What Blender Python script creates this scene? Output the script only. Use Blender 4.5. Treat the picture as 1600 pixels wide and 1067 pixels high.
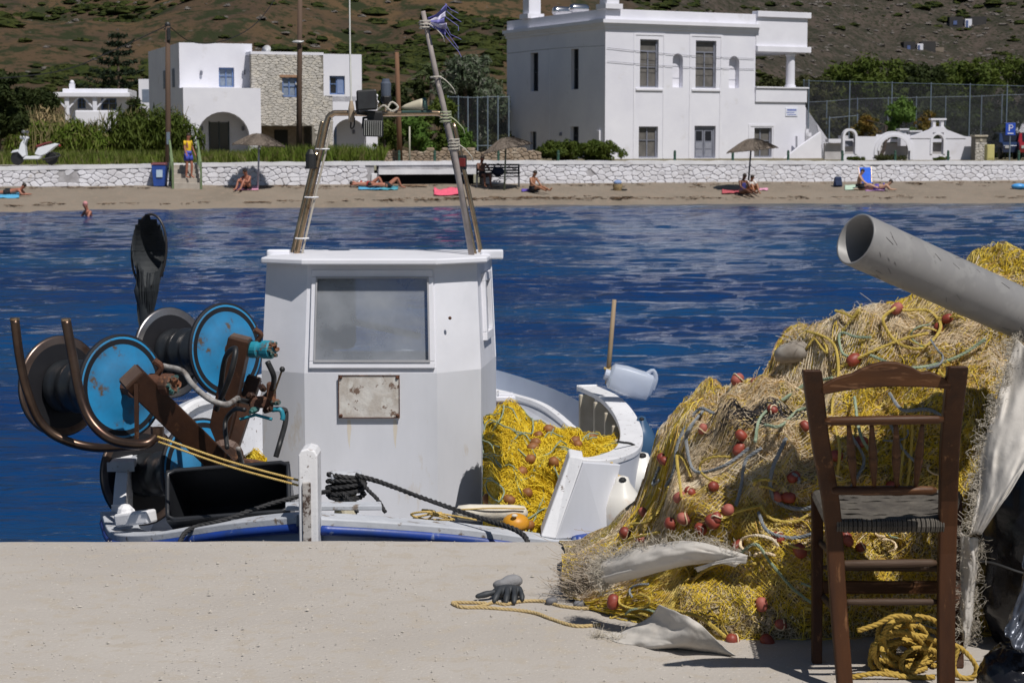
import bpy, math, random
import numpy as np
from mathutils import Vector
random.seed(7); rng = np.random.default_rng(7)
scene = bpy.context.scene
for o in list(bpy.data.objects): bpy.data.objects.remove(o)
COL = scene.collection
R = math.radians

# ------------------------------------------------------------------ camera, world, sun, exposure
FPX = 2900.0; CAMZ = 1.58; PITCH = math.atan((533.5-225)/FPX)
cam_d = bpy.data.cameras.new('camera'); cam = bpy.data.objects.new('camera', cam_d); COL.objects.link(cam)
cam.location = (0, 0, CAMZ); cam.rotation_euler = (math.pi/2-PITCH, 0, 0)
cam_d.sensor_width = 36; cam_d.lens = FPX/1600*36; cam_d.clip_start = .1; cam_d.clip_end = 5000
cam_d.dof.use_dof = True; cam_d.dof.focus_distance = 7.4; cam_d.dof.aperture_fstop = 13
scene.camera = cam
scene.render.resolution_x = 1024; scene.render.resolution_y = 682
SUN_EL, SUN_AZ = 57, 149          # azimuth clockwise from +Y
world = bpy.data.worlds.new('World'); scene.world = world; world.use_nodes = True
wn = world.node_tree.nodes; wl = world.node_tree.links
bg = wn['Background']; sky = wn.new('ShaderNodeTexSky'); sky.sky_type = 'NISHITA'; sky.sun_disc = False
sky.sun_elevation = R(SUN_EL); sky.sun_rotation = R(SUN_AZ); sky.air_density = 1.0; sky.dust_density = .3; sky.ozone_density = 2.0
wl.new(sky.outputs[0], bg.inputs[0]); bg.inputs[1].default_value = .05
sd = bpy.data.lights.new('sun', 'SUN'); sd.energy = 4.7; sd.angle = R(.5); sd.color = (1, .955, .90)
sun = bpy.data.objects.new('sun', sd); COL.objects.link(sun)
_s = Vector((math.sin(R(SUN_AZ))*math.cos(R(SUN_EL)), math.cos(R(SUN_AZ))*math.cos(R(SUN_EL)), math.sin(R(SUN_EL))))
sun.rotation_euler = _s.to_track_quat('Z', 'Y').to_euler(); sun.location = (30, -40, 60)
vs = scene.view_settings; vs.view_transform = 'Standard'; vs.look = 'None'; vs.gamma = 1; vs.use_curve_mapping = False; vs.exposure = -.16
scene.render.engine = 'CYCLES'
scene.cycles.transparent_max_bounces = 16

# ------------------------------------------------------------------ placing helpers
def ray(px, py):
    xc = (px-800)/FPX; yc = -(py-533.5)/FPX
    return Vector((xc, math.cos(PITCH)+yc*math.sin(PITCH), -math.sin(PITCH)+yc*math.cos(PITCH)))
def at(px, py, Y):
    d = ray(px, py); t = Y/d.y
    return Vector((d.x*t, Y, CAMZ+d.z*t))
def gnd(px, py, z=0.0):
    d = ray(px, py); t = (z-CAMZ)/d.z
    return Vector((d.x*t, d.y*t, z))
def Z(py, Y): return at(800, py, Y).z
def X(px, py, Y): return at(px, py, Y).x

# ------------------------------------------------------------------ noise
_perm = np.random.default_rng(3).random(65536).astype(np.float64)
def vnoise(x, y, z=0.0, seed=0):
    x = np.asarray(x, float); y = np.asarray(y, float)+0*x; z = np.asarray(z, float)+0*x
    xi = np.floor(x).astype(np.int64); yi = np.floor(y).astype(np.int64); zi = np.floor(z).astype(np.int64)
    fx = x-xi; fy = y-yi; fz = z-zi
    fx = fx*fx*(3-2*fx); fy = fy*fy*(3-2*fy); fz = fz*fz*(3-2*fz)
    def h(a, b, c): return _perm[((a*73856093) ^ (b*19349663) ^ (c*83492791) ^ (seed*2654435)) & 65535]
    def lerp(a, b, t): return a+(b-a)*t
    r = lerp(lerp(lerp(h(xi,yi,zi), h(xi+1,yi,zi), fx), lerp(h(xi,yi+1,zi), h(xi+1,yi+1,zi), fx), fy),
             lerp(lerp(h(xi,yi,zi+1), h(xi+1,yi,zi+1), fx), lerp(h(xi,yi+1,zi+1), h(xi+1,yi+1,zi+1), fx), fy), fz)
    return r*2-1
def fbm(x, y, z=0.0, octv=4, seed=0):
    s = 0; a = 1; f = 1; n = 0
    for i in range(octv):
        s = s+a*vnoise(np.asarray(x)*f, np.asarray(y)*f, np.asarray(z)*f, seed+i); n += a; a *= .5; f *= 2.03
    return s/n

# ------------------------------------------------------------------ objects
def tag(o, label=None, cat=None, group=None, kind=None):
    if label: o['label'] = label
    if cat: o['category'] = cat
    if group: o['group'] = group
    if kind: o['kind'] = kind
    return o
def thing(name, loc, label, cat, group=None):
    o = bpy.data.objects.new(name, None); COL.objects.link(o); o.location = loc; o.empty_display_size = .1
    tag(o, label, cat, group); return o
def wloc(parent):
    p = parent; v = Vector((0,0,0))
    while p is not None: v += p.location; p = p.parent
    return v
def np_obj(name, V, F, mat, parent=None, smooth=False, loc=None):
    """V (n,3) world coords, F (m,k) int"""
    V = np.asarray(V, np.float64).reshape(-1, 3); F = np.asarray(F, np.int64)
    off = wloc(parent) if parent else Vector(loc or (0,0,0))
    V = V-np.array(off)
    me = bpy.data.meshes.new(name); k = F.shape[1]
    me.vertices.add(len(V)); me.vertices.foreach_set('co', V.astype(np.float32).ravel())
    me.loops.add(F.size); me.loops.foreach_set('vertex_index', F.astype(np.int32).ravel())
    me.polygons.add(len(F)); me.polygons.foreach_set('loop_start', np.arange(0, F.size, k, dtype=np.int32))
    me.polygons.foreach_set('use_smooth', np.full(len(F), smooth, dtype=bool))
    me.update(calc_edges=True)
    if mat: me.materials.append(mat)
    o = bpy.data.objects.new(name, me); COL.objects.link(o)
    if parent: o.parent = parent
    else: o.location = off
    return o
def smooth_path(P, n=40):
    P = [Vector(p) for p in P]
    if len(P) == 2: return [P[0].lerp(P[1], i/(n-1)) for i in range(n)]
    Q = [P[0]*2-P[1]]+P+[P[-1]*2-P[-2]]; out = []
    segs = len(P)-1
    for i in range(n):
        t = i/(n-1)*segs; k = min(int(t), segs-1); t -= k
        a, b, c, d = Q[k], Q[k+1], Q[k+2], Q[k+3]
        out.append(.5*((2*b)+(c-a)*t+(2*a-5*b+4*c-d)*t*t+(3*b-3*c+d-a)*t*t*t))
    return out
def frame_of(d):
    d = Vector(d).normalized(); u = Vector((0,0,1)) if abs(d.z) < .9 else Vector((0,1,0))
    a = d.cross(u).normalized(); b = d.cross(a).normalized(); return d, a, b
class MB:
    def __init__(s): s.v = []; s.f = []
    def add(s, V, F):
        n = len(s.v); s.v += [Vector(p) for p in V]; s.f += [tuple(i+n for i in f) for f in F]; return s
    def hexa(s, P):   # 8 points: bottom 4, top 4
        return s.add(P, [(3,2,1,0),(4,5,6,7),(0,1,5,4),(1,2,6,5),(2,3,7,6),(3,0,4,7)])
    def box(s, c, size, rz=0, ax=None):
        c = Vector(c); hx, hy, hz = [a/2 for a in size]
        if ax: ex, ey, ez = [Vector(a).normalized() for a in ax]
        else: ex = Vector((math.cos(rz), math.sin(rz), 0)); ey = Vector((-math.sin(rz), math.cos(rz), 0)); ez = Vector((0,0,1))
        P = [c+ex*hx*a+ey*hy*b+ez*hz*d for d in (-1,1) for a, b in ((-1,-1),(1,-1),(1,1),(-1,1))]
        return s.hexa(P)
    def beam(s, p, q, w, h, up=(0,0,1)):
        p = Vector(p); q = Vector(q); d = (q-p); L = d.length; d.normalize()
        a = d.cross(Vector(up)).normalized(); b = a.cross(d).normalized()
        return s.box((p+q)/2, (L, w, h), ax=(d, a, b))
    def prism(s, poly, off):   # polygon of 3d points extruded by vector
        n = len(poly); off = Vector(off); P = [Vector(p) for p in poly]; Q = [p+off for p in P]
        return s.add(P+Q, [tuple(range(n-1,-1,-1)), tuple(range(n,2*n))]+[(i,(i+1)%n,n+(i+1)%n,n+i) for i in range(n)])
    def tube(s, path, r, n=8, caps=True, closed=False):
        P = [Vector(p) for p in path]; m = len(P); rs = r if hasattr(r, '__len__') else [r]*m
        V = []; F = []; a_prev = None
        for i in range(m):
            d = (P[(i+1)%m]-P[i-1]) if closed else (P[min(i+1,m-1)]-P[max(i-1,0)])
            if d.length < 1e-9: d = Vector((0,0,1))
            d.normalize()
            if a_prev is None: _, a, b = frame_of(d)
            else:
                a = (a_prev-d*a_prev.dot(d))
                if a.length < 1e-6: _, a, b = frame_of(d)
                a.normalize(); b = d.cross(a)
            a_prev = a; b = d.cross(a).normalized()
            V += [P[i]+(a*math.cos(2*math.pi*k/n)+b*math.sin(2*math.pi*k/n))*rs[i] for k in range(n)]
        for i in range(m if closed else m-1):
            j = (i+1)%m
            F += [(i*n+k, i*n+(k+1)%n, j*n+(k+1)%n, j*n+k) for k in range(n)]
        if caps and not closed: F += [tuple(range(n-1,-1,-1)), tuple((m-1)*n+k for k in range(n))]
        return s.add(V, F)
    def cyl(s, p, q, r, r2=None, n=16): return s.tube([p, q], [r, r if r2 is None else r2], n)
    def lathe(s, prof, o, axis=(0,0,1), n=20, sx=1.0):  # prof: (r,h)
        d, a, b = frame_of(axis); o = Vector(o); V = []; F = []
        for r, h in prof: V += [o+d*h+(a*math.cos(2*math.pi*k/n)*sx+b*math.sin(2*math.pi*k/n))*r for k in range(n)]
        for i in range(len(prof)-1): F += [(i*n+k, i*n+(k+1)%n, (i+1)*n+(k+1)%n, (i+1)*n+k) for k in range(n)]
        F += [tuple(range(n-1,-1,-1)), tuple((len(prof)-1)*n+k for k in range(n))]
        return s.add(V, F)
    def ball(s, c, r, n=10, sc=(1,1,1), ax=None, jit=0):
        c = Vector(c); V = []; F = []; m = max(5, n//2+1)
        if ax: ex, ey, ez = ax
        else: ex, ey, ez = Vector((1,0,0)), Vector((0,1,0)), Vector((0,0,1))
        for i in range(m+1):
            th = math.pi*i/m
            for k in range(n):
                ph = 2*math.pi*k/n; q = r*(1+jit*random.uniform(-1,1))
                V.append(c+ex*math.sin(th)*math.cos(ph)*q*sc[0]+ey*math.sin(th)*math.sin(ph)*q*sc[1]+ez*math.cos(th)*q*sc[2])
        for i in range(m): F += [(i*n+k, (i+1)*n+k, (i+1)*n+(k+1)%n, i*n+(k+1)%n) for k in range(n)]
        return s.add(V, F)
    def grid(s, fn, nu, nv):
        V = [fn(i/nu, j/nv) for j in range(nv+1) for i in range(nu+1)]
        return s.add(V, [(j*(nu+1)+i, j*(nu+1)+i+1, (j+1)*(nu+1)+i+1, (j+1)*(nu+1)+i) for j in range(nv) for i in range(nu)])
    def rope(s, path, r, n=None, pitch=6.0, sides=5):
        P = [Vector(p) for p in path]; L = sum((P[i+1]-P[i]).length for i in range(len(P)-1))
        n = n or max(8, int(L/(r*1.1))); n = min(n, 500)
        P = smooth_path(P, n); a_prev = None; S = [[], [], []]; dist = 0
        for i in range(n):
            d = (P[min(i+1,n-1)]-P[max(i-1,0)]); d = d.normalized() if d.length > 1e-9 else Vector((0,0,1))
            if a_prev is None: _, a, b = frame_of(d)
            else: a = (a_prev-d*a_prev.dot(d)).normalized()
            b = d.cross(a).normalized(); a_prev = a
            if i: dist += (P[i]-P[i-1]).length
            for k in range(3):
                w = dist/(r*pitch)*2*math.pi+k*2.0944
                S[k].append(P[i]+(a*math.cos(w)+b*math.sin(w))*r*.48)
        for k in range(3): s.tube(S[k], r*.56, sides)
        return s
    def build(s, name, mat, parent=None, smooth=False, bevel=0, seg=2, label=None, loc=None, kind=None, ang=None):
        off = wloc(parent) if parent else Vector(loc or (0,0,0))
        me = bpy.data.meshes.new(name); me.from_pydata([p-off for p in s.v], [], s.f); me.validate(); me.update()
        if mat: me.materials.append(mat)
        if smooth: me.polygons.foreach_set('use_smooth', [True]*len(me.polygons))
        o = bpy.data.objects.new(name, me); COL.objects.link(o)
        if parent: o.parent = parent
        else: o.location = off
        if bevel:
            b = o.modifiers.new('bevel', 'BEVEL'); b.width = bevel; b.segments = seg; b.limit_method = 'ANGLE'; b.angle_limit = R(ang or 35)
        if label: o['label'] = label
        if kind: o['kind'] = kind
        return o
def copy_tree(o, parent=None):
    c = o.copy(); COL.objects.link(c); c.parent = parent
    for ch in o.children: copy_tree(ch, c)
    return c

# ------------------------------------------------------------------ materials
MATS = {}
def M(name, c, c2=None, rough=.6, metal=0.0, scale=6, detail=5, bump=0.0, bscale=None, spot=None, spots=(.62,.66), sscale=4,
      stretch=(1,1,1), spec=.5, trans=0, coat=0, bdist=.02, c3=None, s3=40, alpha=None, rbump=0):
    if name in MATS: return MATS[name]
    m = bpy.data.materials.new(name); m.use_nodes = True; N = m.node_tree.nodes; L = m.node_tree.links; p = N['Principled BSDF']
    tc = N.new('ShaderNodeTexCoord'); mp = N.new('ShaderNodeMapping'); mp.inputs['Scale'].default_value = stretch; L.new(tc.outputs['Object'], mp.inputs[0])
    def noise(sc, dt, rgh=.6):
        n = N.new('ShaderNodeTexNoise'); n.inputs['Scale'].default_value = sc; n.inputs['Detail'].default_value = dt; n.inputs['Roughness'].default_value = rgh
        L.new(mp.outputs[0], n.inputs[0]); return n.outputs[0]
    def mix(f, a, b):
        x = N.new('ShaderNodeMix'); x.data_type = 'RGBA'; L.new(f, x.inputs[0])
        for s_, v in ((x.inputs[6], a), (x.inputs[7], b)):
            if isinstance(v, tuple): s_.default_value = (*v, 1)
            else: L.new(v, s_)
        return x.outputs[2]
    def ramp(f, a, b):
        r = N.new('ShaderNodeMapRange'); r.inputs[1].default_value = a; r.inputs[2].default_value = b; r.clamp = True; L.new(f, r.inputs[0]); return r.outputs[0]
    c2 = c2 or tuple(x*.8 for x in c)
    col = mix(ramp(noise(scale, detail), .35, .65), c, c2)
    if c3: col = mix(ramp(noise(s3, 3), .52, .62), col, c3)
    if spot: col = mix(ramp(noise(sscale, 7, .68), *spots), col, spot)
    L.new(col, p.inputs['Base Color'])
    p.inputs['Roughness'].default_value = rough; p.inputs['Metallic'].default_value = metal
    p.inputs['Specular IOR Level'].default_value = spec
    if rbump:
        r = N.new('ShaderNodeMapRange'); r.inputs[3].default_value = max(.02, rough-rbump); r.inputs[4].default_value = min(1, rough+rbump); L.new(noise(scale*2.3, 4), r.inputs[0]); L.new(r.outputs[0], p.inputs['Roughness'])
    if trans: p.inputs['Transmission Weight'].default_value = trans
    if coat: p.inputs['Coat Weight'].default_value = coat
    if bump:
        b = N.new('ShaderNodeBump'); b.inputs['Strength'].default_value = bump; b.inputs['Distance'].default_value = bdist
        L.new(noise(bscale or scale*4, 6), b.inputs['Height']); L.new(b.outputs[0], p.inputs['Normal'])
    MATS[name] = m; return m
white_plaster = M('white_plaster', (.74,.74,.80), (.67,.67,.74), .85, scale=.45, bump=.15, bscale=8, spot=(.58,.565,.58), spots=(.60,.78), sscale=.7)
white_paint = M('white_boat_paint', (.78,.785,.84), (.70,.705,.755), .45, scale=3, spot=(.55,.48,.38), spots=(.66,.78), sscale=9, bump=.12, bscale=30, bdist=.004)
black_rubber = M('black_rubber', (.012,.012,.013), (.02,.02,.02), .5, scale=20)
rust = M('rusty_steel', (.12,.045,.022), (.06,.028,.018), .85, scale=9, bump=.5, bscale=60, bdist=.004, spot=(.25,.11,.05), spots=(.56,.66), sscale=22)
# ================================================================== SETTING
# ---- quay: rough concrete slab, edge about 7.4 m away
m_quay = M('quay_concrete', (.44,.405,.365), (.385,.35,.312), .9, scale=.8, detail=8, bump=.55, bscale=70, bdist=.006, spot=(.60,.56,.50), spots=(.60,.68), sscale=75, c3=(.41,.365,.31), s3=11)
def quay():
    QY = gnd(800, 841).y
    nx, ny = 260, 150
    xs = np.linspace(-7, 8, nx); ys = np.concatenate([np.linspace(-3, 4.8, 20), np.linspace(4.85, QY, ny-20)])
    Xg, Yg = np.meshgrid(xs, ys)
    edge = .035*fbm(Xg*1.3, 0*Xg, 0, 4, 5)+.012*fbm(Xg*14, 0*Xg, 0, 3, 9)
    Yg = np.where(Yg > 4.9, Yg+edge*np.clip((Yg-6.5)/(QY-6.5), 0, 1), Yg)
    t = np.clip((Yg-(QY-.07))/.09, 0, 1)
    Zg = .006*fbm(Xg*1.1, Yg*1.1, 0, 3, 1)+.0022*fbm(Xg*12, Yg*12, 0, 3, 2)-.025*t*t
    V = np.stack([Xg, Yg, Zg], -1).reshape(-1, 3)
    i = np.arange(ny-1)[:, None]*nx+np.arange(nx-1)[None, :]
    F = np.stack([i, i+1, i+nx+1, i+nx], -1).reshape(-1, 4)
    n0 = len(V); top = V[(ny-1)*nx:]; low = top.copy(); low[:, 2] = -2.6; low2 = top.copy(); low2[:, 2] = -.12; low2[:, 1] += .01
    V = np.vstack([V, low2, low]); j = np.arange(nx-1)
    F = np.vstack([F, np.stack([(ny-1)*nx+j, (ny-1)*nx+j+1, n0+j+1, n0+j], -1), np.stack([n0+j, n0+j+1, n0+nx+j+1, n0+nx+j], -1)])
    tag(np_obj('quay', V, F, m_quay, smooth=True), 'pale rough concrete quay in the foreground', kind='structure')
    # loose grit on the slab
    n = 3200; px = rng.uniform(-3, 2.2, n); py = rng.uniform(4.9, 7.3, n); s = rng.uniform(.0015, .004, n)*np.where(rng.random(n) > .96, 2, 1)
    base = np.array([(1,0,0),(0,1,0),(-1,0,0),(0,-1,0),(0,0,.8)]); Fb = np.array([(0,1,4),(1,2,4),(2,3,4),(3,0,4)])
    V = (base[None]*s[:, None, None]*rng.uniform(.6, 1.4, (n, 5, 1))+np.stack([px, py, .004+0*px], -1)[:, None]).reshape(-1, 3)
    F = (Fb[None]+(np.arange(n)*5)[:, None, None]).reshape(-1, 3)
    tag(np_obj('grit', V, F, M('grit', (.5,.46,.4), (.3,.28,.25), .9, scale=3)), 'small grit and shell crumbs scattered on the concrete quay', 'grit', kind='stuff')
quay()

# ---- water
WZ = -.78
def water():
    m = bpy.data.materials.new('sea_water'); m.use_nodes = True; N = m.node_tree.nodes; L = m.node_tree.links; p = N['Principled BSDF']
    tc = N.new('ShaderNodeTexCoord'); mp = N.new('ShaderNodeMapping'); mp.inputs['Scale'].default_value = (.55, 1.5, 1); L.new(tc.outputs['Object'], mp.inputs[0])
    n1 = N.new('ShaderNodeTexNoise'); n1.inputs['Scale'].default_value = 4.5; n1.inputs['Detail'].default_value = 8; L.new(mp.outputs[0], n1.inputs[0])
    n2 = N.new('ShaderNodeTexNoise'); n2.inputs['Scale'].default_value = .12; n2.inputs['Detail'].default_value = 4; L.new(mp.outputs[0], n2.inputs[0])
    mx = N.new('ShaderNodeMix'); mx.data_type = 'RGBA'; r = N.new('ShaderNodeMapRange'); r.inputs[1].default_value = .4; r.inputs[2].default_value = .62
    L.new(n2.outputs[0], r.inputs[0]); L.new(r.outputs[0], mx.inputs[0]); mx.inputs[6].default_value = (.002,.030,.120,1); mx.inputs[7].default_value = (.004,.054,.155,1)
    # shallows over sand near the beach, sea grass patches near the quay
    sx = N.new('ShaderNodeSeparateXYZ'); L.new(tc.outputs['Object'], sx.inputs[0])
    sh = N.new('ShaderNodeMapRange'); sh.inputs[1].default_value = 67; sh.inputs[2].default_value = 76; L.new(sx.outputs[1], sh.inputs[0])
    mx2 = N.new('ShaderNodeMix'); mx2.data_type = 'RGBA'; L.new(sh.outputs[0], mx2.inputs[0]); L.new(mx.outputs[2], mx2.inputs[6]); mx2.inputs[7].default_value = (.05,.07,.075,1)
    L.new(mx2.outputs[2], p.inputs['Base Color'])
    p.inputs['Roughness'].default_value = .06; p.inputs['IOR'].default_value = 1.33
    b = N.new('ShaderNodeBump'); b.inputs['Strength'].default_value = 1.0; b.inputs['Distance'].default_value = .10; L.new(n1.outputs[0], b.inputs['Height']); L.new(b.outputs[0], p.inputs['Normal'])
    ys = np.concatenate([[-60, -20, 2], 7*np.exp(np.linspace(0, math.log(82/7.), 620))])
    u = np.concatenate([[-8, -2.5, -1], np.linspace(-.42, .42, 420), [1, 2.5, 8]])
    Yg, U = np.meshgrid(ys, u, indexing='ij'); Xg = U*(np.maximum(Yg, 7)+6)
    H = np.zeros_like(Xg); g = np.random.default_rng(11)
    cell = np.maximum(np.gradient(Yg, axis=0), .03)
    for k in range(46):
        lam = .2*1.075**k; th = R(90)+g.normal(0, .45); a = lam*.0102*g.uniform(.6, 1.3)*min(1, (1.2/lam))**.9
        fade = np.clip(lam/(cell*3.2)-.3, 0, 1)
        ph = g.uniform(0, 6.28); arg = (Xg*math.cos(th)+Yg*math.sin(th))*2*math.pi/lam+ph+.9*vnoise(Xg*.13/lam**.5, Yg*.2/lam**.5, k, 20+k)
        H += a*fade*(1-2*np.abs(np.sin(arg/2))**1.7)*.55
    gust = .55+.6*(fbm(Xg*.05, Yg*.12, 0, 3, 77)+.5)
    H *= gust*np.clip((84-Yg)/14, .25, 1)
    V = np.stack([Xg, Yg, WZ+H], -1).reshape(-1, 3); nx = len(u); ny = len(ys)
    i = np.arange(ny-1)[:, None]*nx+np.arange(nx-1)[None, :]
    F = np.stack([i, i+1, i+nx+1, i+nx], -1).reshape(-1, 4)
    tag(np_obj('water', V, F, m, smooth=True), 'deep blue rippled sea between quay and beach', kind='structure')
water()

# ---- sea wall line, beach and ground
WTOP = [(0,260.5),(250,256),(400,253.5),(800,251),(1600,252)]; WBOT = [(0,292),(400,289.5),(800,287),(1600,282)]
def interp(T, x):
    xs = [t[0] for t in T]; ys = [t[1] for t in T]
    if x <= xs[0]: return ys[0]+(x-xs[0])*(ys[1]-ys[0])/(xs[1]-xs[0])
    if x >= xs[-1]: return ys[-1]
    return float(np.interp(x, xs, ys))
def wallY(x): return 76.1+.26*x
def wall_pt(px, py, out=0.0):     # point on the sea wall's face; out = towards the sea
    d = ray(px, py); t = (76.1)/(d.y-.26*d.x); n = Vector((.2516, -.9678, 0))
    return Vector((d.x*t, d.y*t, CAMZ+d.z*t))+n*out
GZ = .74
def beach():
    m = M('beach_sand', (.235,.195,.152), (.19,.157,.12), .95, scale=.5, detail=8, bump=.5, bscale=9, bdist=.05, c3=(.24,.19,.145), s3=3.5, spot=(.36,.31,.25), spots=(.6,.7), sscale=14)
    nx, ny = 240, 60; V = []
    us = np.linspace(-40, 42, nx); vs_ = np.linspace(0, 1, ny)
    Xg, Vg = np.meshgrid(us, vs_)
    Yw = 76.1+.26*Xg; dep = np.array([3.6+0*0]*1)[0]
    # waterline from the photograph
    wl_x = [-40]; 
    pxs = np.linspace(-200, 1800, 21); P = [gnd(px, np.interp(px, [0,400,800,1600], [331,325,321,317]), WZ) for px in pxs]
    Yl = np.interp(Xg, [p.x for p in P], [p.y for p in P])
    Yg = Yl-5+(Yw+1.2-(Yl-5))*Vg
    zb = np.interp(Xg, [wall_pt(px, interp(WBOT, px)).x for px in range(-200, 1801, 100)], [wall_pt(px, interp(WBOT, px)).z for px in range(-200, 1801, 100)])
    t = (Yg-Yl)/(Yw-Yl)
    Zg = np.where(t < 0, WZ+t*1.2, WZ+(zb-WZ)*(1-(1-np.clip(t, 0, 1))**1.5))
    Zg = Zg+(.035*fbm(Xg*1.4, Yg*1.4, 0, 4, 3)+.02*fbm(Xg*5, Yg*5, 0, 2, 8))*np.clip(t*5+.4, 0, 1)
    V = np.stack([Xg, Yg, Zg], -1).reshape(-1, 3); i = np.arange(ny-1)[:, None]*nx+np.arange(nx-1)[None, :]
    tag(np_obj('beach', V, np.stack([i, i+1, i+nx+1, i+nx], -1).reshape(-1, 4), m, smooth=True), 'narrow beach of grey brown sand below the stone sea wall', kind='structure')
    global beach_z
    def beach_z(x, y):
        yl = float(np.interp(x, [p.x for p in P], [p.y for p in P])); yw = 76.1+.26*x; t = (y-yl)/(yw-yl)
        z0 = float(np.interp(x, [wall_pt(px, interp(WBOT, px)).x for px in range(0, 1601, 200)], [wall_pt(px, interp(WBOT, px)).z for px in range(0, 1601, 200)]))
        return WZ+(z0-WZ)*(1-(1-max(0, min(1, t)))**1.5)
    global beach_pt
    def beach_pt(px, py):
        d = ray(px, py); f = lambda y: CAMZ+d.z/d.y*y-beach_z(d.x/d.y*y, y); y = 58.0
        while f(y) > 0 and y < 88: y += .05
        x = d.x/d.y*y; y = min(y, wallY(x)-.15); return Vector((d.x/d.y*y, y, beach_z(d.x/d.y*y, y)))
    # strips of wet sand and washed-up sea grass
    wr = []
    g = np.random.default_rng(5)
    for k in range(420):
        px = g.uniform(0, 1600); band = g.choice([0, 1], p=[.75, .25]); q = g.random()
        if band == 0: py = np.interp(px, [0,800,1600], [322,311,309])+g.normal(0, 1.2)
        else: py = np.interp(px, [0,800,1600], [294,289,285])+abs(g.normal(0, 2))
        if band == 0 and not (600 < px < 1100) and g.random() < .8: continue
        q = beach_pt(px, py); wr.append(tuple(q))
    mb = MB()
    for x, y, z in wr:
        for j in range(6):
            a = random.uniform(0, 3.14); l = random.uniform(.05, .22); w = random.uniform(.01, .04)
            c = Vector((x+random.gauss(0, .18), y+random.gauss(0, .12), z+.03)); e = Vector((math.cos(a)*l, math.sin(a)*l*.5, random.uniform(-.01,.02))); f = Vector((-math.sin(a)*w, math.cos(a)*w, .012))
            mb.add([c-e, c+f, c+e, c-f], [(0,1,2,3)])
    mb.build('seaweed', M('seaweed', (.07,.04,.022), (.14,.085,.045), .9, scale=2), kind='stuff', label='dry brown sea grass washed up in strips along the beach')['category'] = 'seaweed'
beach()

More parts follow.
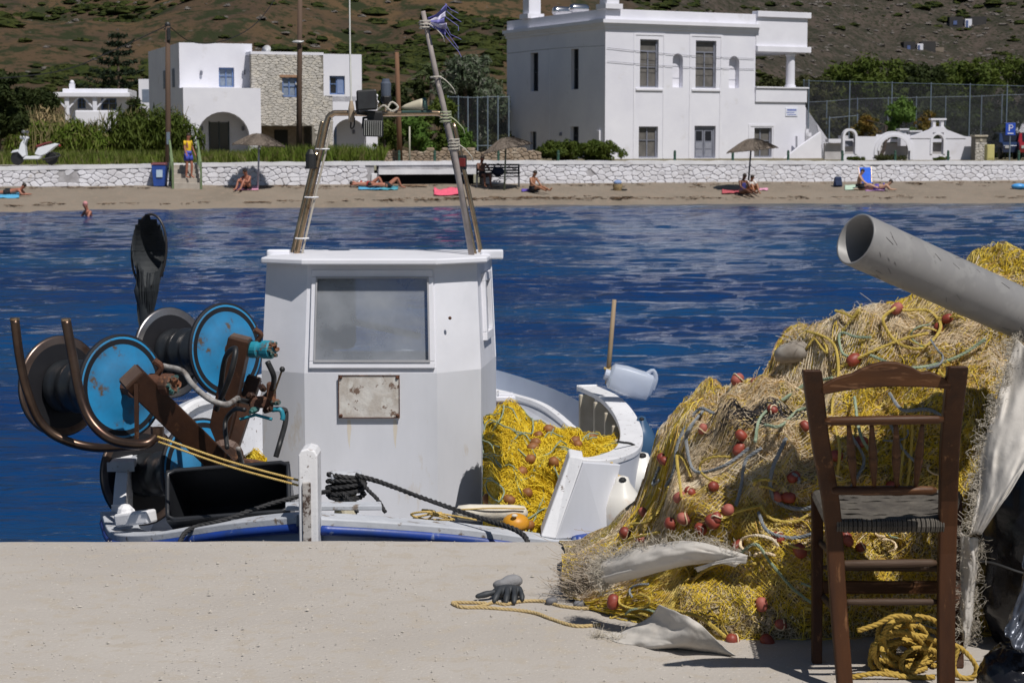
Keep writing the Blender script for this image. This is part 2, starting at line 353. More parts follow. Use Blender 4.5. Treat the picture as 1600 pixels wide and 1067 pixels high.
def hill_h(x, y):
    x = np.asarray(x, float); y = np.asarray(y, float)
    right = 1/(1+np.exp(-(x/np.maximum(y, 1)-.10)*22))
    y0 = 175+110*right
    d = np.maximum(y-y0, 0)
    h = d*(.20+.075*right)+d*d*.00012
    lump = fbm(x*.012, y*.012, 0, 4, 41)*11+fbm(x*.05, y*.05, 0, 4, 42)*3.2
    return GZ-.05+h+lump*np.clip(d/90, 0, 1)
def hills():
    m = bpy.data.materials.new('hillside'); m.use_nodes = True; N = m.node_tree.nodes; L = m.node_tree.links; p = N['Principled BSDF']; p.inputs['Roughness'].default_value = 1; p.inputs['Specular IOR Level'].default_value = .1
    tc = N.new('ShaderNodeTexCoord')
    def noise(sc, dt=6, stretch=(1,1,1)):
        mp = N.new('ShaderNodeMapping'); mp.inputs['Scale'].default_value = stretch; L.new(tc.outputs['Object'], mp.inputs[0])
        n = N.new('ShaderNodeTexNoise'); n.inputs['Scale'].default_value = sc; n.inputs['Detail'].default_value = dt; n.inputs['Roughness'].default_value = .65; L.new(mp.outputs[0], n.inputs[0]); return n.outputs[0]
    def mix(f, lo, hi, a, b):
        r = N.new('ShaderNodeMapRange'); r.inputs[1].default_value = lo; r.inputs[2].default_value = hi; L.new(f, r.inputs[0])
        x = N.new('ShaderNodeMix'); x.data_type = 'RGBA'; L.new(r.outputs[0], x.inputs[0])
        for s_, v in ((x.inputs[6], a), (x.inputs[7], b)):
            if isinstance(v, tuple): s_.default_value = (*v, 1)
            else: L.new(v, s_)
        return x.outputs[2]
    c = mix(noise(.035), .42, .6, (.072,.050,.033), (.102,.067,.036))
    c = mix(noise(.11, 8), .5, .66, c, (.045,.036,.030))
    c = mix(noise(.06, 7), .60, .68, c, (.125,.077,.04))
    c = mix(noise(.22, 9), .50, .58, c, (.028,.034,.016))
    c = mix(noise(.9, 6), .54, .62, c, (.030,.033,.016))
    c = mix(noise(.5, 7), .64, .7, c, (.12,.105,.09))
    # greyer, rockier slope towards the right
    sx = N.new('ShaderNodeSeparateXYZ'); L.new(tc.outputs['Object'], sx.inputs[0]); dv = N.new('ShaderNodeMath'); dv.operation = 'DIVIDE'; L.new(sx.outputs[0], dv.inputs[0]); L.new(sx.outputs[1], dv.inputs[1])
    g2 = mix(noise(.25, 9), .42, .62, (.078,.062,.052), (.036,.035,.026)); g2 = mix(noise(1.3, 7), .50, .60, g2, (.024,.028,.016)); g2 = mix(noise(.8, 6), .60, .68, g2, (.12,.108,.098))
    c = mix(dv.outputs[0], .02, .10, c, g2)
    L.new(c, p.inputs['Base Color'])
    b = N.new('ShaderNodeBump'); b.inputs['Strength'].default_value = .8; b.inputs['Distance'].default_value = .6; L.new(noise(.7, 8), b.inputs['Height']); L.new(b.outputs[0], p.inputs['Normal'])
    ys = np.concatenate([np.linspace(150, 520, 190), np.linspace(530, 1400, 40)]); xs = np.concatenate([np.linspace(-900, -170, 20), np.linspace(-160, 220, 230), np.linspace(230, 900, 20)])
    Yg, Xg = np.meshgrid(ys, xs, indexing='ij'); Zg = hill_h(Xg, Yg)
    V = np.stack([Xg, Yg, Zg], -1).reshape(-1, 3); nx = len(xs); i = np.arange(len(ys)-1)[:, None]*nx+np.arange(nx-1)[None, :]
    tag(np_obj('hills', V, np.stack([i, i+1, i+nx+1, i+nx], -1).reshape(-1, 4), m, smooth=True), 'dry brown hillside dotted with scrub behind the houses', kind='structure')
    # scrub: low dark cushions and pale rocks
    g = np.random.default_rng(23); mb_v = []; mb_f = []; rk_v = []; rk_f = []
    ico = []; 
    nlat, nlon = 4, 8
    base = [(math.sin(math.pi*.5*i/nlat)*math.cos(2*math.pi*k/nlon), math.sin(math.pi*.5*i/nlat)*math.sin(2*math.pi*k/nlon), math.cos(math.pi*.5*i/nlat)) for i in range(nlat+1) for k in range(nlon)]
    base = np.array(base); bf = np.array([(i*nlon+k, (i+1)*nlon+k, (i+1)*nlon+(k+1)%nlon, i*nlon+(k+1)%nlon) for i in range(nlat) for k in range(nlon)])
    cnt = 0; rc = 0
    for k in range(26000):
        y = g.uniform(178, 620); x = g.uniform(-.33, .36)*y
        pass
        if hill_h(x, y) < GZ+.4: continue
        dens = float(fbm(x*.02, y*.02, 0, 3, 91))
        rock = g.random() < (.04 if x/y < .1 else .42)
        if not rock and dens+g.normal(0, .25) < (.04 if x/y < .05 else -.02): continue
        if x/y > .05: pass
        s = (g.uniform(.35, 1.15)*(1 if g.random() < .85 else 1.8)) if not rock else g.uniform(.15, .7)
        n = base*(1+g.uniform(-.3, .3, (len(base), 1)))*np.array([s*g.uniform(.9, 1.7), s*g.uniform(.8, 1.3), s*(.55 if not rock else .6)])
        a = g.uniform(0, 3.14); n = np.stack([n[:,0]*math.cos(a)-n[:,1]*math.sin(a), n[:,0]*math.sin(a)+n[:,1]*math.cos(a), n[:,2]], -1)
        n = n+np.array([x, y, float(hill_h(x, y))-.15*s])
        if rock: rk_v.append(n); rk_f.append(bf+rc); rc += len(base)
        else: mb_v.append(n); mb_f.append(bf+cnt); cnt += len(base)
    tag(np_obj('scrub', np.vstack(mb_v), np.vstack(mb_f), M('scrub_green', (.028,.040,.010), (.050,.058,.016), 1, scale=.25, bump=1, bscale=3, bdist=.3, c3=(.012,.019,.008), s3=1.5, spec=.1)), 'low dark green scrub scattered over the brown hillside', 'scrub', kind='stuff')
    tag(np_obj('rocks', np.vstack(rk_v), np.vstack(rk_f), M('hill_rock', (.15,.135,.12), (.09,.078,.07), .95, scale=.6, bump=.6, bscale=3, bdist=.2)), 'pale rocks scattered over the dry hillside', 'rocks', kind='stuff')
hills()

def ground():
    mg = M('dirt_ground', (.21,.17,.11), (.13,.12,.06), .95, scale=.3, detail=7, bump=.4, bscale=5, bdist=.05)
    mb = MB()
    def yv(x): return wallY(x)+.55
    xs = [-900,-60,-30,-15,0,15,30,60,900]
    for a, b in zip(xs[:-1], xs[1:]):
        ya, yb = (max(20, min(140, yv(t))) for t in (a, b))
        mb.add([(a, ya, GZ-.012), (b, yb, GZ-.012), (b, 200, GZ-.012), (a, 200, GZ-.012)], [(0,1,2,3)])
    mb.build('ground', mg, kind='structure', label='dry earth ground behind the sea wall')
    mr = M('beach_road', (.34,.31,.27), (.28,.26,.23), .9, scale=1.2, bump=.3, bscale=12, bdist=.02)
    mb = MB()
    for a, b in ((-45, 0), (0, 48)): mb.add([(a, wallY(a)+.56, GZ+.01), (b, wallY(b)+.56, GZ+.01), (b, wallY(b)+4.6, GZ+.01), (a, wallY(a)+4.6, GZ+.01)], [(0,1,2,3)])
    mb.build('road', mr, kind='structure', label='narrow pale road on top of the sea wall')
ground()

# ---- stones: voronoi cells on a facade
def voronoi(pts, bounds, sx=1.0):
    out = []; pts = np.array(pts)*[1/sx, 1]
    x0, x1, y0, y1 = bounds; x0 /= sx; x1 /= sx
    for i, p in enumerate(pts):
        d = np.hypot(*(pts-p).T); idx = np.argsort(d)[1:15]
        poly = [(x0,y0),(x1,y0),(x1,y1),(x0,y1)]
        for j in idx:
            q = pts[j]; m = (p+q)/2; n = q-p; new = []
            for a in range(len(poly)):
                A = poly[a]; B = poly[(a+1)%len(poly)]
                da = (A[0]-m[0])*n[0]+(A[1]-m[1])*n[1]; db = (B[0]-m[0])*n[0]+(B[1]-m[1])*n[1]
                if da <= 0: new.append(A)
                if da*db < 0:
                    t = da/(da-db); new.append((A[0]+(B[0]-A[0])*t, A[1]+(B[1]-A[1])*t))
            poly = new
            if len(poly) < 3: break
        out.append([(a*sx, b) for a, b in poly])
    return out
def stone_mesh(poly, fn, joint, proud, back=.03):
    """poly in (s,z); fn(s,z,out)->world. returns V,F"""
    c = (sum(p[0] for p in poly)/len(poly), sum(p[1] for p in poly)/len(poly))
    # drop short edges, then cut corners
    P = [p for i, p in enumerate(poly) if math.dist(p, poly[i-1]) > joint*.8]
    if len(P) < 3: return None
    Q = []
    for i in range(len(P)):
        a, b, d = P[i-1], P[i], P[(i+1)%len(P)]
        k = .2
        Q += [(b[0]+(a[0]-b[0])*k, b[1]+(a[1]-b[1])*k), (b[0]+(d[0]-b[0])*k, b[1]+(d[1]-b[1])*k)] if len(P) < 7 else [b]
    def shrink(pt, amt):
        dx, dy = pt[0]-c[0], pt[1]-c[1]; l = math.hypot(dx, dy) or 1; f = max(.15, (l-amt)/l); return (c[0]+dx*f, c[1]+dy*f)
    o = proud*random.uniform(.5, 1.2); tl = (random.uniform(-.3,.3)*proud, random.uniform(-.3,.3)*proud)
    r0 = [shrink(q, joint*.5) for q in Q]; r1 = [shrink(q, joint*1.5+.12*math.dist(q, c)) for q in Q]
    V = [fn(a, b, -back) for a, b in r0]+[fn(a, b, o*.45) for a, b in r0]+[fn(a, b, o+tl[0]*(a-c[0])*8+tl[1]*(b-c[1])*8) for a, b in r1]
    n = len(Q); F = [(i, (i+1)%n, n+(i+1)%n, n+i) for i in range(n)]+[(n+i, n+(i+1)%n, 2*n+(i+1)%n, 2*n+i) for i in range(n)]+[tuple(range(2*n, 3*n))]
    return V, F
def area(poly): return abs(sum(poly[i-1][0]*p[1]-p[0]*poly[i-1][1] for i, p in enumerate(poly)))/2
def stone_face(root, fn, s0, s1, z0, z1, cw, ch, mat, joint, proud, limit=300, holes=None, vis=None, ztop=None, zbot=None, name='stone'):
    g = random.Random(int(s0*77+z0*31)+5); pts = []; row = 0; z = z0+ch*.5
    while z < z1:
        s = s0+g.uniform(0, cw)
        while s < s1:
            pts.append((s, z+g.uniform(-.36, .36)*ch)); s += cw*g.uniform(.45, 1.85)
        z += ch*g.uniform(.85, 1.15)
    cells = []
    for poly in voronoi(pts, (s0, s1, z0, z1), cw/ch*.8):
        if len(poly) < 3: continue
        cx = sum(p[0] for p in poly)/len(poly); cz = sum(p[1] for p in poly)/len(poly)
        if holes and any(a-.1 < cx < b+.1 and c-.05 < cz < d+.05 for a, b, c, d in holes): continue
        if ztop and cz > ztop(cx): continue
        cells.append((area(poly) if (vis is None or vis(cx)) else 0, poly))
    cells.sort(key=lambda t: -t[0]); rest = MB()
    for k, (ar, poly) in enumerate(cells):
        r = stone_mesh(poly, fn, joint, proud)
        if r is None: continue
        if k < limit: MB().add(*r).build(name, mat, root)
        else: rest.add(*r)
    if rest.v: rest.build('small_stones' if limit else 'stone_cladding', mat, root, kind='stuff')

def sea_wall():
    m_s = M('whitewashed_stone', (.70,.70,.75), (.60,.59,.62), .9, scale=1.5, bump=.5, bscale=14, bdist=.02, spot=(.45,.38,.3), spots=(.64,.74), sscale=1.6)
    m_core = M('wall_joints', (.46,.45,.47), (.28,.27,.28), .95, scale=2.5, bump=.5, bscale=12)
    m_cap = M('wall_capping', (.72,.72,.74), (.60,.60,.63), .9, scale=1.2, bump=.5, bscale=10, bdist=.02, spot=(.5,.47,.43), spots=(.62,.72), sscale=2)
    w = thing('stone_sea_wall', wall_pt(0, 292), 'long whitewashed dry stone sea wall running along the back of the beach', 'stone wall')
    u = Vector((.9678, .2516, 0)); o0 = wall_pt(-120, 290); o0 = Vector((o0.x, o0.y, 0)); n = Vector((.2516, -.9678, 0))
    fn = lambda s, z, out: o0+u*s+Vector((0, 0, z))+n*out
    S = lambda px: (wall_pt(px, 270)-o0).dot(u)
    PX = list(range(-120, 1761, 40)); ss = [S(p) for p in PX]; zt = [wall_pt(max(0,min(1600,p)), interp(WTOP, p)).z for p in PX]; zb = [wall_pt(p, interp(WBOT, p)).z for p in PX]
    top = lambda s: float(np.interp(s, ss, zt)); bot = lambda s: float(np.interp(s, ss, zb))
    def strip(name, f0, f1, o_a, o_b, mat, rng_=None, wob=0):
        mb = MB(); V = []; k = 0; P = rng_ or ss
        xs = np.arange(P[0], P[-1], .25)
        for s in xs:
            a, b = f0(s), f1(s)+wob*float(vnoise(s*3, 1, 0, 3)); q = o_a+wob*.6*float(vnoise(s*2, 5, 0, 4))
            V += [fn(s, a, q), fn(s, b, q), fn(s, b, o_b), fn(s, a, o_b)]
        mb.add(V, [(i*4+k, (i+1)*4+k, (i+1)*4+(k+1)%4, i*4+(k+1)%4) for i in range(len(xs)-1) for k in range(4)]+[(3,2,1,0), tuple((len(xs)-1)*4+k for k in range(4))])
        return mb.build(name, mat, w)
    h0, h1 = S(592), S(745)
    strip('wall_core', lambda s: bot(s)-.4, lambda s: top(s)-.06, 0, -.55, m_core, [ss[0], h0])
    strip('wall_core', lambda s: bot(s)-.4, lambda s: top(s)-.06, 0, -.55, m_core, [h1+.25, ss[-1]])
    strip('wall_core', lambda s: .42, lambda s: top(s)-.06, 0, -.55, m_core, [h0, h1+.25])
    strip('wall_capping', lambda s: top(s)-.16, lambda s: top(s), .05, -.56, m_cap, None, .018)
    # slab overhang with the dark opening below it
    strip('slab', lambda s: .36, lambda s: top(s)-.32, .28, .045, m_cap, [S(590), S(775)], .03)
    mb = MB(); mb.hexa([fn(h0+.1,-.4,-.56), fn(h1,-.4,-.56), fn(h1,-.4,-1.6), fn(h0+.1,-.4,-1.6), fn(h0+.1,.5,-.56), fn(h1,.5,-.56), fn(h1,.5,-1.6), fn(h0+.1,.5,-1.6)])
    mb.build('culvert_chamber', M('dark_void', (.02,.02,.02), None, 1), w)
    mb = MB(); mb.hexa([fn(S(578),-.4,.1), fn(S(593),-.4,.1), fn(S(593),-.4,-.4), fn(S(578),-.4,-.4), fn(S(580),.40,.1), fn(S(591),.40,.1), fn(S(591),.40,-.4), fn(S(580),.40,-.4)]); mb.build('pier', m_cap, w, bevel=.03)
    hs = (h0-.35, h1+.1, -1, .9)
    g = [(S(94)-.15, S(112), .05, .36), (S(500), S(508), .3, .42)]
    vis = lambda s: S(0) < s < S(1600)
    z_lo = min(zb)-.02
    stone_face(w, fn, S(-60), S(1660), z_lo, max(zt)-.12, .31, .165, m_s, .014, .04, 300, [hs, (S(94), S(112), .1, .42), (S(922), S(930), .2, .35)], vis, lambda s: top(s)-.14)
sea_wall()
# ================================================================== BUILDINGS
class Fac:
    """vertical plane through the ground point seen at px, depth Y, running along angle a (deg from +X)"""
    def __init__(s, px, Y, a):
        p = at(px, 250, Y); s.o = Vector((p.x, p.y, 0)); s.u = Vector((math.cos(R(a)), math.sin(R(a)), 0)); s.n = Vector((math.sin(R(a)), -math.cos(R(a)), 0))
    def sz(s, px, py, out=0):
        d = ray(px, py); o = s.o+s.n*out; c = Vector((0,0,CAMZ)); t = (o-c).dot(s.n)/d.dot(s.n); p = c+d*t
        return (p-o).dot(s.u), p.z
    def P(s, a, z, out=0): return s.o+s.u*a+s.n*out+Vector((0,0,z))
    def rect(s, x0, y0, x1, y1):
        xm = (x0+x1)/2; ym = (y0+y1)/2
        return s.sz(x0, ym)[0], s.sz(x1, ym)[0], s.sz(xm, y1)[1], s.sz(xm, y0)[1]
    def box(s, mb, s0, s1, z0, z1, o0, o1):
        return mb.hexa([s.P(s0,z0,o1), s.P(s1,z0,o1), s.P(s1,z0,o0), s.P(s0,z0,o0), s.P(s0,z1,o1), s.P(s1,z1,o1), s.P(s1,z1,o0), s.P(s0,z1,o0)])
    def sub(s, s0, a=90, out=0):   # plane leaving this one at s0, turned by a degrees
        f = Fac.__new__(Fac); f.o = s.P(s0, 0, out); c, k = math.cos(R(a)), math.sin(R(a)); f.u = Vector((s.u.x*c-s.u.y*k, s.u.x*k+s.u.y*c, 0)); f.n = Vector((f.u.y, -f.u.x, 0)); return f
    def wall(s, mb, s0, s1, z0, z1, holes, th=.3):
        xs = sorted({s0, s1, *[h[0] for h in holes], *[h[1] for h in holes]}); zs = sorted({z0, z1, *[h[2] for h in holes], *[h[3] for h in holes]})
        xs = [x for x in xs if s0 <= x <= s1]; zs = [z for z in zs if z0 <= z <= z1]
        solid = lambda i, j: 0 <= i < len(xs)-1 and 0 <= j < len(zs)-1 and not any(h[0] < (xs[i]+xs[i+1])/2 < h[1] and h[2] < (zs[j]+zs[j+1])/2 < h[3] for h in holes)
        for i in range(len(xs)-1):
            for j in range(len(zs)-1):
                if not solid(i, j): continue
                a, b, c, d = xs[i], xs[i+1], zs[j], zs[j+1]
                mb.add([s.P(a,c), s.P(b,c), s.P(b,d), s.P(a,d)], [(0,1,2,3)]); mb.add([s.P(a,c,-th), s.P(b,c,-th), s.P(b,d,-th), s.P(a,d,-th)], [(3,2,1,0)])
                for (di, dj, p, q) in ((-1,0,(a,c),(a,d)), (1,0,(b,d),(b,c)), (0,-1,(b,c),(a,c)), (0,1,(a,d),(b,d))):
                    if not solid(i+di, j+dj): mb.add([s.P(*p), s.P(*q), s.P(*q,-th), s.P(*p,-th)], [(0,1,2,3)])
    def arch(s, mb, s0, s1, zs, zt, th, ztop=None, n=14, o0=0.0):
        """fills the corners between a round arch (springing zs, crown zt) and the rectangle top"""
        ztop = ztop or zt+.003; c = (s0+s1)/2; r = (s1-s0)/2
        pts = [(c-r*math.cos(math.pi*i/n), zs+(zt-zs)*math.sin(math.pi*i/n)) for i in range(n+1)]
        for i in range(n):
            (a, za), (b, zb) = pts[i], pts[i+1]
            mb.add([s.P(a,za,o0), s.P(b,zb,o0), s.P(b,ztop,o0), s.P(a,ztop,o0), s.P(a,za,-th), s.P(b,zb,-th), s.P(b,ztop,-th), s.P(a,ztop,-th)], [(0,1,2,3),(7,6,5,4),(1,0,4,5)])
    def ring(s, mb, s0, s1, zs, zt, w, o0, o1, n=16, leg=None):
        c = (s0+s1)/2; r = (s1-s0)/2; pts = []
        if leg is not None: pts.append(((s0, leg), (s0-w, leg)))
        for i in range(n+1):
            t = math.pi*i/n; pts.append(((c-r*math.cos(t), zs+(zt-zs)*math.sin(t)), (c-(r+w)*math.cos(t), zs+(zt-zs+w)*math.sin(t))))
        if leg is not None: pts.append(((s1, leg), (s1+w, leg)))
        for (a, b), (c2, d) in zip(pts[:-1], pts[1:]): mb.hexa([s.P(*a,o1), s.P(*c2,o1), s.P(*c2,o0), s.P(*a,o0), s.P(*b,o1), s.P(*d,o1), s.P(*d,o0), s.P(*b,o0)])

m_dark = M('dark_glass', (.012,.014,.02), (.02,.022,.03), .12, scale=1)
m_greywood = M('grey_painted_wood', (.21,.22,.27), (.17,.18,.225), .6, scale=3)
m_blue = M('blue_painted_wood', (.13,.21,.42), (.10,.17,.36), .55, scale=3)
m_slate = M('slate_blue_wood', (.16,.20,.27), (.13,.16,.22), .6, scale=3)
m_curtain = M('window_curtain', (.15,.14,.13), (.09,.085,.08), .8, scale=2)
m_trim = M('trim_white', (.73,.73,.79), (.68,.68,.74), .8, scale=1)

def window(F, r, root, fr=m_greywood, kind='casement', depth=.16, fw=.09, glass=None):
    s0, s1, z0, z1 = r; e = .003
    mb = MB(); F.box(mb, s0+e, s0+fw, z0+e, z1-e, -depth, -depth-.07); F.box(mb, s1-fw, s1-e, z0+e, z1-e, -depth, -depth-.07)
    F.box(mb, s0+fw, s1-fw, z1-fw, z1-e, -depth, -depth-.07); F.box(mb, s0+fw, s1-fw, z0+e, z0+fw*.8, -depth, -depth-.07)
    w = mb.build('window', fr, root, bevel=.008)
    c = (s0+s1)/2
    mb = MB(); F.box(mb, c-.035, c+.035, z0+fw*.8, z1-fw if kind != 'transom' else z1-fw-(z1-z0)*.22, -depth-.012, -depth-.06)
    if kind == 'transom':
        zt = z1-fw-(z1-z0)*.22; F.box(mb, s0+fw, s1-fw, zt, zt+.07, -depth-.012, -depth-.06); h = zt-z0
        F.box(mb, s0+fw, c-.035, z0+h*.56, z0+h*.56+.04, -depth-.014, -depth-.05); F.box(mb, c+.035, s1-fw, z0+h*.56, z0+h*.56+.04, -depth-.014, -depth-.05)
    else: 
        zm = z0+(z1-z0)*.55; F.box(mb, s0+fw, c-.035, zm, zm+.04, -depth-.014, -depth-.05); F.box(mb, c+.035, s1-fw, zm, zm+.04, -depth-.014, -depth-.05)
    mb.build('glazing_bar', fr, w)
    mb = MB(); F.box(mb, s0+fw*.5, s1-fw*.5, z0+fw*.4, z1-fw*.5, -depth-.065, -depth-.075); mb.build('pane', glass or m_curtain, w)
    return w
def block(F, s0, s1, z0, z1, depth, mb, top=True):
    F.box(mb, s0, s1, z0, z1, 0, -depth)

def white_house():
    w = thing('white_house', gnd(1000, 250, GZ), 'large two-storey white house with a corner cornice, grey shutters and a columned porch', 'house')
    F = Fac(945, 105, 27); G = F.sub(0, 90); G.n = Vector((-F.u.x, -F.u.y, 0))   # side facade faces left
    zr = F.sz(947, 14)[1]; zc = F.sz(947, 35)[1]; D = 12.2; S1 = 10.1
    z0 = GZ-.4
    fr = {'u1': F.rect(1000,62,1029,137), 'u2': F.rect(1087,64,1119,138), 'd1': F.rect(998,198,1028,250), 'door': F.rect(1085,197,1118,252), 'd3': F.rect(1174,200,1206,252)}
    fr['d1'] = (*fr['d1'][:2], GZ+.05, fr['d1'][3]); fr['door'] = (*fr['door'][:2], GZ+.02, fr['door'][3]); fr['d3'] = (*fr['d3'][:2], GZ+.05, fr['d3'][3])
    n1 = F.rect(1051,84,1067,137); n2 = F.rect(1139,88,1155,138)
    mb = MB(); F.wall(mb, 0, S1, z0, zr, [fr['u1'], fr['u2'], fr['d1'], fr['door'], n1, n2], .35)
    for nn in (n1, n2):
        F.box(mb, nn[0]-.05, nn[1]+.05, nn[2]-.05, nn[3]+.05, -.36, -.5); F.arch(mb, nn[0], nn[1], nn[3]-(nn[1]-nn[0])/2, nn[3], .352, o0=-.001)
    # side wall: G.sub mapping, s measured away from the corner
    def gsz(px, py):
        d = ray(px, py); c = Vector((0,0,CAMZ)); t = (G.o-c).dot(G.n)/d.dot(G.n); p = c+d*t; return (p-G.o).dot(G.u), p.z
    G.sz = lambda px, py, out=0: gsz(px, py)
    def grect(x0, y0, x1, y1): 
        a = gsz(x1, (y0+y1)/2)[0]; b = gsz(x0, (y0+y1)/2)[0]; xm = (x0+x1)/2; return a, b, gsz(xm, y1)[1], gsz(xm, y0)[1]
    side = [grect(829,83,841,143), grect(892,77,904,140), grect(891,198,904,226), grect(828,206,838,250)]
    side[3] = (*side[3][:2], GZ, side[3][3])
    G.wall(mb, .35, D, z0, zr, side, .35)
    # back, right and roof
    mb.hexa([F.P(.4,z0,-D), F.P(S1,z0,-D), F.P(S1,z0,-D-.3), F.P(.4,z0,-D-.3), F.P(.4,zr,-D), F.P(S1,zr,-D), F.P(S1,zr,-D-.3), F.P(.4,zr,-D-.3)])
    F.box(mb, S1-.35, S1-.005, z0, zr, -.36, -D+.01)
    mb.build('wall', white_plaster, w)
    mb = MB(); F.box(mb, .36, S1-.36, zc+.1, zc+.3, -.36, -D+.01); mb.build('roof', white_plaster, w)
    # interior floor/back darkness boxes behind the side windows
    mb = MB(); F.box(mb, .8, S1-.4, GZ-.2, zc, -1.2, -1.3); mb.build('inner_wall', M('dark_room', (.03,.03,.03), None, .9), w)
    # cornice on both sides (stepped)
    for k, (h, o) in enumerate(((.16, .10), (.12, .2), (.2, .32))):
        za = zc-.33+sum((.16,.12,.2)[:k]); mb = MB(); m2 = o
        F.box(mb, -m2, S1+m2*.6, za+.002, za+h, m2, 0.002); 
        mb.hexa([F.P(-m2,za+.002,0), F.P(-.002,za+.002,0), F.P(-.002,za+.002,-D), F.P(-m2,za+.002,-D), F.P(-m2,za+h,0), F.P(-.002,za+h,0), F.P(-.002,za+h,-D), F.P(-m2,za+h,-D)])
        mb.build('cornice', m_trim, w)
    for key in ('u1', 'u2'):
        a, b, c, d = fr[key]; window(F, fr[key], w, kind='transom')
        mb = MB(); F.box(mb, a-.28, b+.28, c-.18, c-.06, .08, 0.001); mb.build('window_sill', m_trim, w, bevel=.01)
        mb = MB()
        for (p, q) in ((a-.42, a-.30), (b+.30, b+.42)): F.box(mb, p, q, GZ, d+.35, .03, .001)
        F.box(mb, a-.30, b+.30, d+.23, d+.35, .03, .001); mb.build('window_surround', m_trim, w)
    window(F, fr['d1'], w); 
    # right part: porch block
    S2 = 13.7; zt = F.sz(1215, 140)[1]; za = F.sz(1215, 82)[1]; zb = F.sz(1215, 73)[1]; zcap = F.sz(1215, 28)[1]; ztop = F.sz(1215, 19)[1]
    mb = MB(); F.wall(mb, S1+.002, S2, z0, zt, [fr['d3']], .35); F.box(mb, S1+.002, S2, z0, zt-.003, -5.0, -5.3)
    F.box(mb, S2-.35, S2-.004, z0, zt-.004, -.352, -4.99); mb.build('porch_wall', white_plaster, w)
    window(F, fr['d3'], w)
    a, b, c, d = fr['d3']; mb = MB()
    for (p, q) in ((a-.22, a-.08), (b+.08, b+.22)): F.box(mb, p, q, GZ, d+.2, .03, .001)
    F.box(mb, a-.08, b+.08, d+.08, d+.2, .03, .001); mb.build('window_surround', m_trim, w)
    zp = F.sz(1215, 160)[1]
    mb = MB(); F.box(mb, S1+.0, S2+.05, zp, zt+.05, .10, .001); F.box(mb, S1-.02, S2+.14, zt+.052, zt+.14, .18, -.25); mb.build('balcony_parapet', m_trim, w, bevel=.012)
    mb = MB(); F.box(mb, S1+.01, S2-.01, zt-.3, zt-.002, -.37, -4.98); mb.build('balcony_floor', white_plaster, w)
    mb = MB(); F.box(mb, S1+.006, S2+.22, za, zb, .22, -5.1); mb.build('roof_slab', m_trim, w, bevel=.015)
    mb = MB(); F.box(mb, S1+.005, S2+.05, zb+.002, zcap, .04, -.3); F.box(mb, S2-.25, S2+.045, zb+.002, zcap, -.302, -5); F.box(mb, S1+.004, S2+.2, zcap+.002, ztop, .2, -.4); F.box(mb, S2-.25, S2+.2, zcap+.002, ztop, -.402, -5.1); mb.build('roof_parapet', m_trim, w, bevel=.012)
    cs = F.sz(1240, 110)[0]
    mb = MB(); r = .27; p = F.P(cs, 0, -.32); mb.lathe([(r+.06, zt+.14), (r+.06, zt+.25), (r, zt+.27), (r*.93, za-.2), (r+.05, za-.16), (r+.05, za)], (p.x, p.y, 0), n=24); mb.build('column', m_trim, w, smooth=False)
    # back wall and lit return of the terrace
    mb = MB(); F.box(mb, S1+.01, S1+.85, zt+.14, za-.002, -2.6, -2.9); mb.build('terrace_wall', white_plaster, w)
    # door
    a, b, c, d = fr['door']; mb = MB()
    F.box(mb, a+.003, a+.1, c, d-.003, -.14, -.24); F.box(mb, b-.1, b-.003, c, d-.003, -.14, -.24); F.box(mb, a+.1, b-.1, d-.16, d-.003, -.14, -.24); fdo = mb.build('door_frame', m_greywood, w, bevel=.008)
    cc = (a+b)/2
    for (p, q) in ((a+.1, cc-.012), (cc+.012, b-.1)):
        mb = MB(); F.box(mb, p, q, c, d-.162, -.17, -.22); dr = mb.build('door', m_greywood, w, bevel=.005)
        mb = MB(); F.box(mb, p+.1, q-.1, c+1.0, d-.30, -.160, -.171); mb.build('pane', m_dark, dr)
        for (e0, e1) in ((.1, .45), (.53, .88)): mb = MB(); F.box(mb, p+.09, q-.09, c+e0, c+e1, -.155, -.171); mb.build('panel', M('door_panel', (.27,.28,.33), (.23,.24,.29), .6), dr, bevel=.012)
    for (p, q) in ((a-.36, a-.24), (b+.24, b+.36)):
        mb = MB(); F.box(mb, p, q, GZ, d+2.4, .025, .001); mb.build('pilaster_strip', m_trim, w)
    # side windows: dark glass and frame
    for k, (a, b, c, d) in enumerate(side):
        mb = MB(); G.box(mb, a+.003, b-.003, c+.003, d-.003, -.3, -.34); wi = mb.build('window' if k < 3 else 'side_door', m_dark if k < 3 else m_slate, w)
        mb = MB(); G.box(mb, a+.003, a+.07, c+.003, d-.003, -.22, -.30); G.box(mb, b-.07, b-.003, c+.003, d-.003, -.22, -.30); G.box(mb, a+.07, b-.07, (c+d)/2-.03, (c+d)/2+.03, -.22, -.30); mb.build('window_frame', M('shutter_charcoal', (.05,.06,.08), (.04,.05,.06), .6), wi)
    # faint pilaster on the side, box and lamp
    mb = MB(); sp = gsz(858, 120)[0]; G.box(mb, sp-.12, sp+.12, z0, zc-.34, .03, .001); mb.build('pilaster_strip', m_trim, w)
    mb = MB(); sp = gsz(937, 220)[0]; G.box(mb, sp-.15, sp+.15, GZ+.9, GZ+1.6, .12, .001); mb.build('meter_box', m_trim, w, bevel=.02)
    mb = MB(); sp = gsz(877, 210)[0]; zz = gsz(877, 210)[1]; G.box(mb, sp-.08, sp+.08, zz-.1, zz+.1, .12, .001); mb.build('wall_lamp', m_greywood, w, bevel=.02)
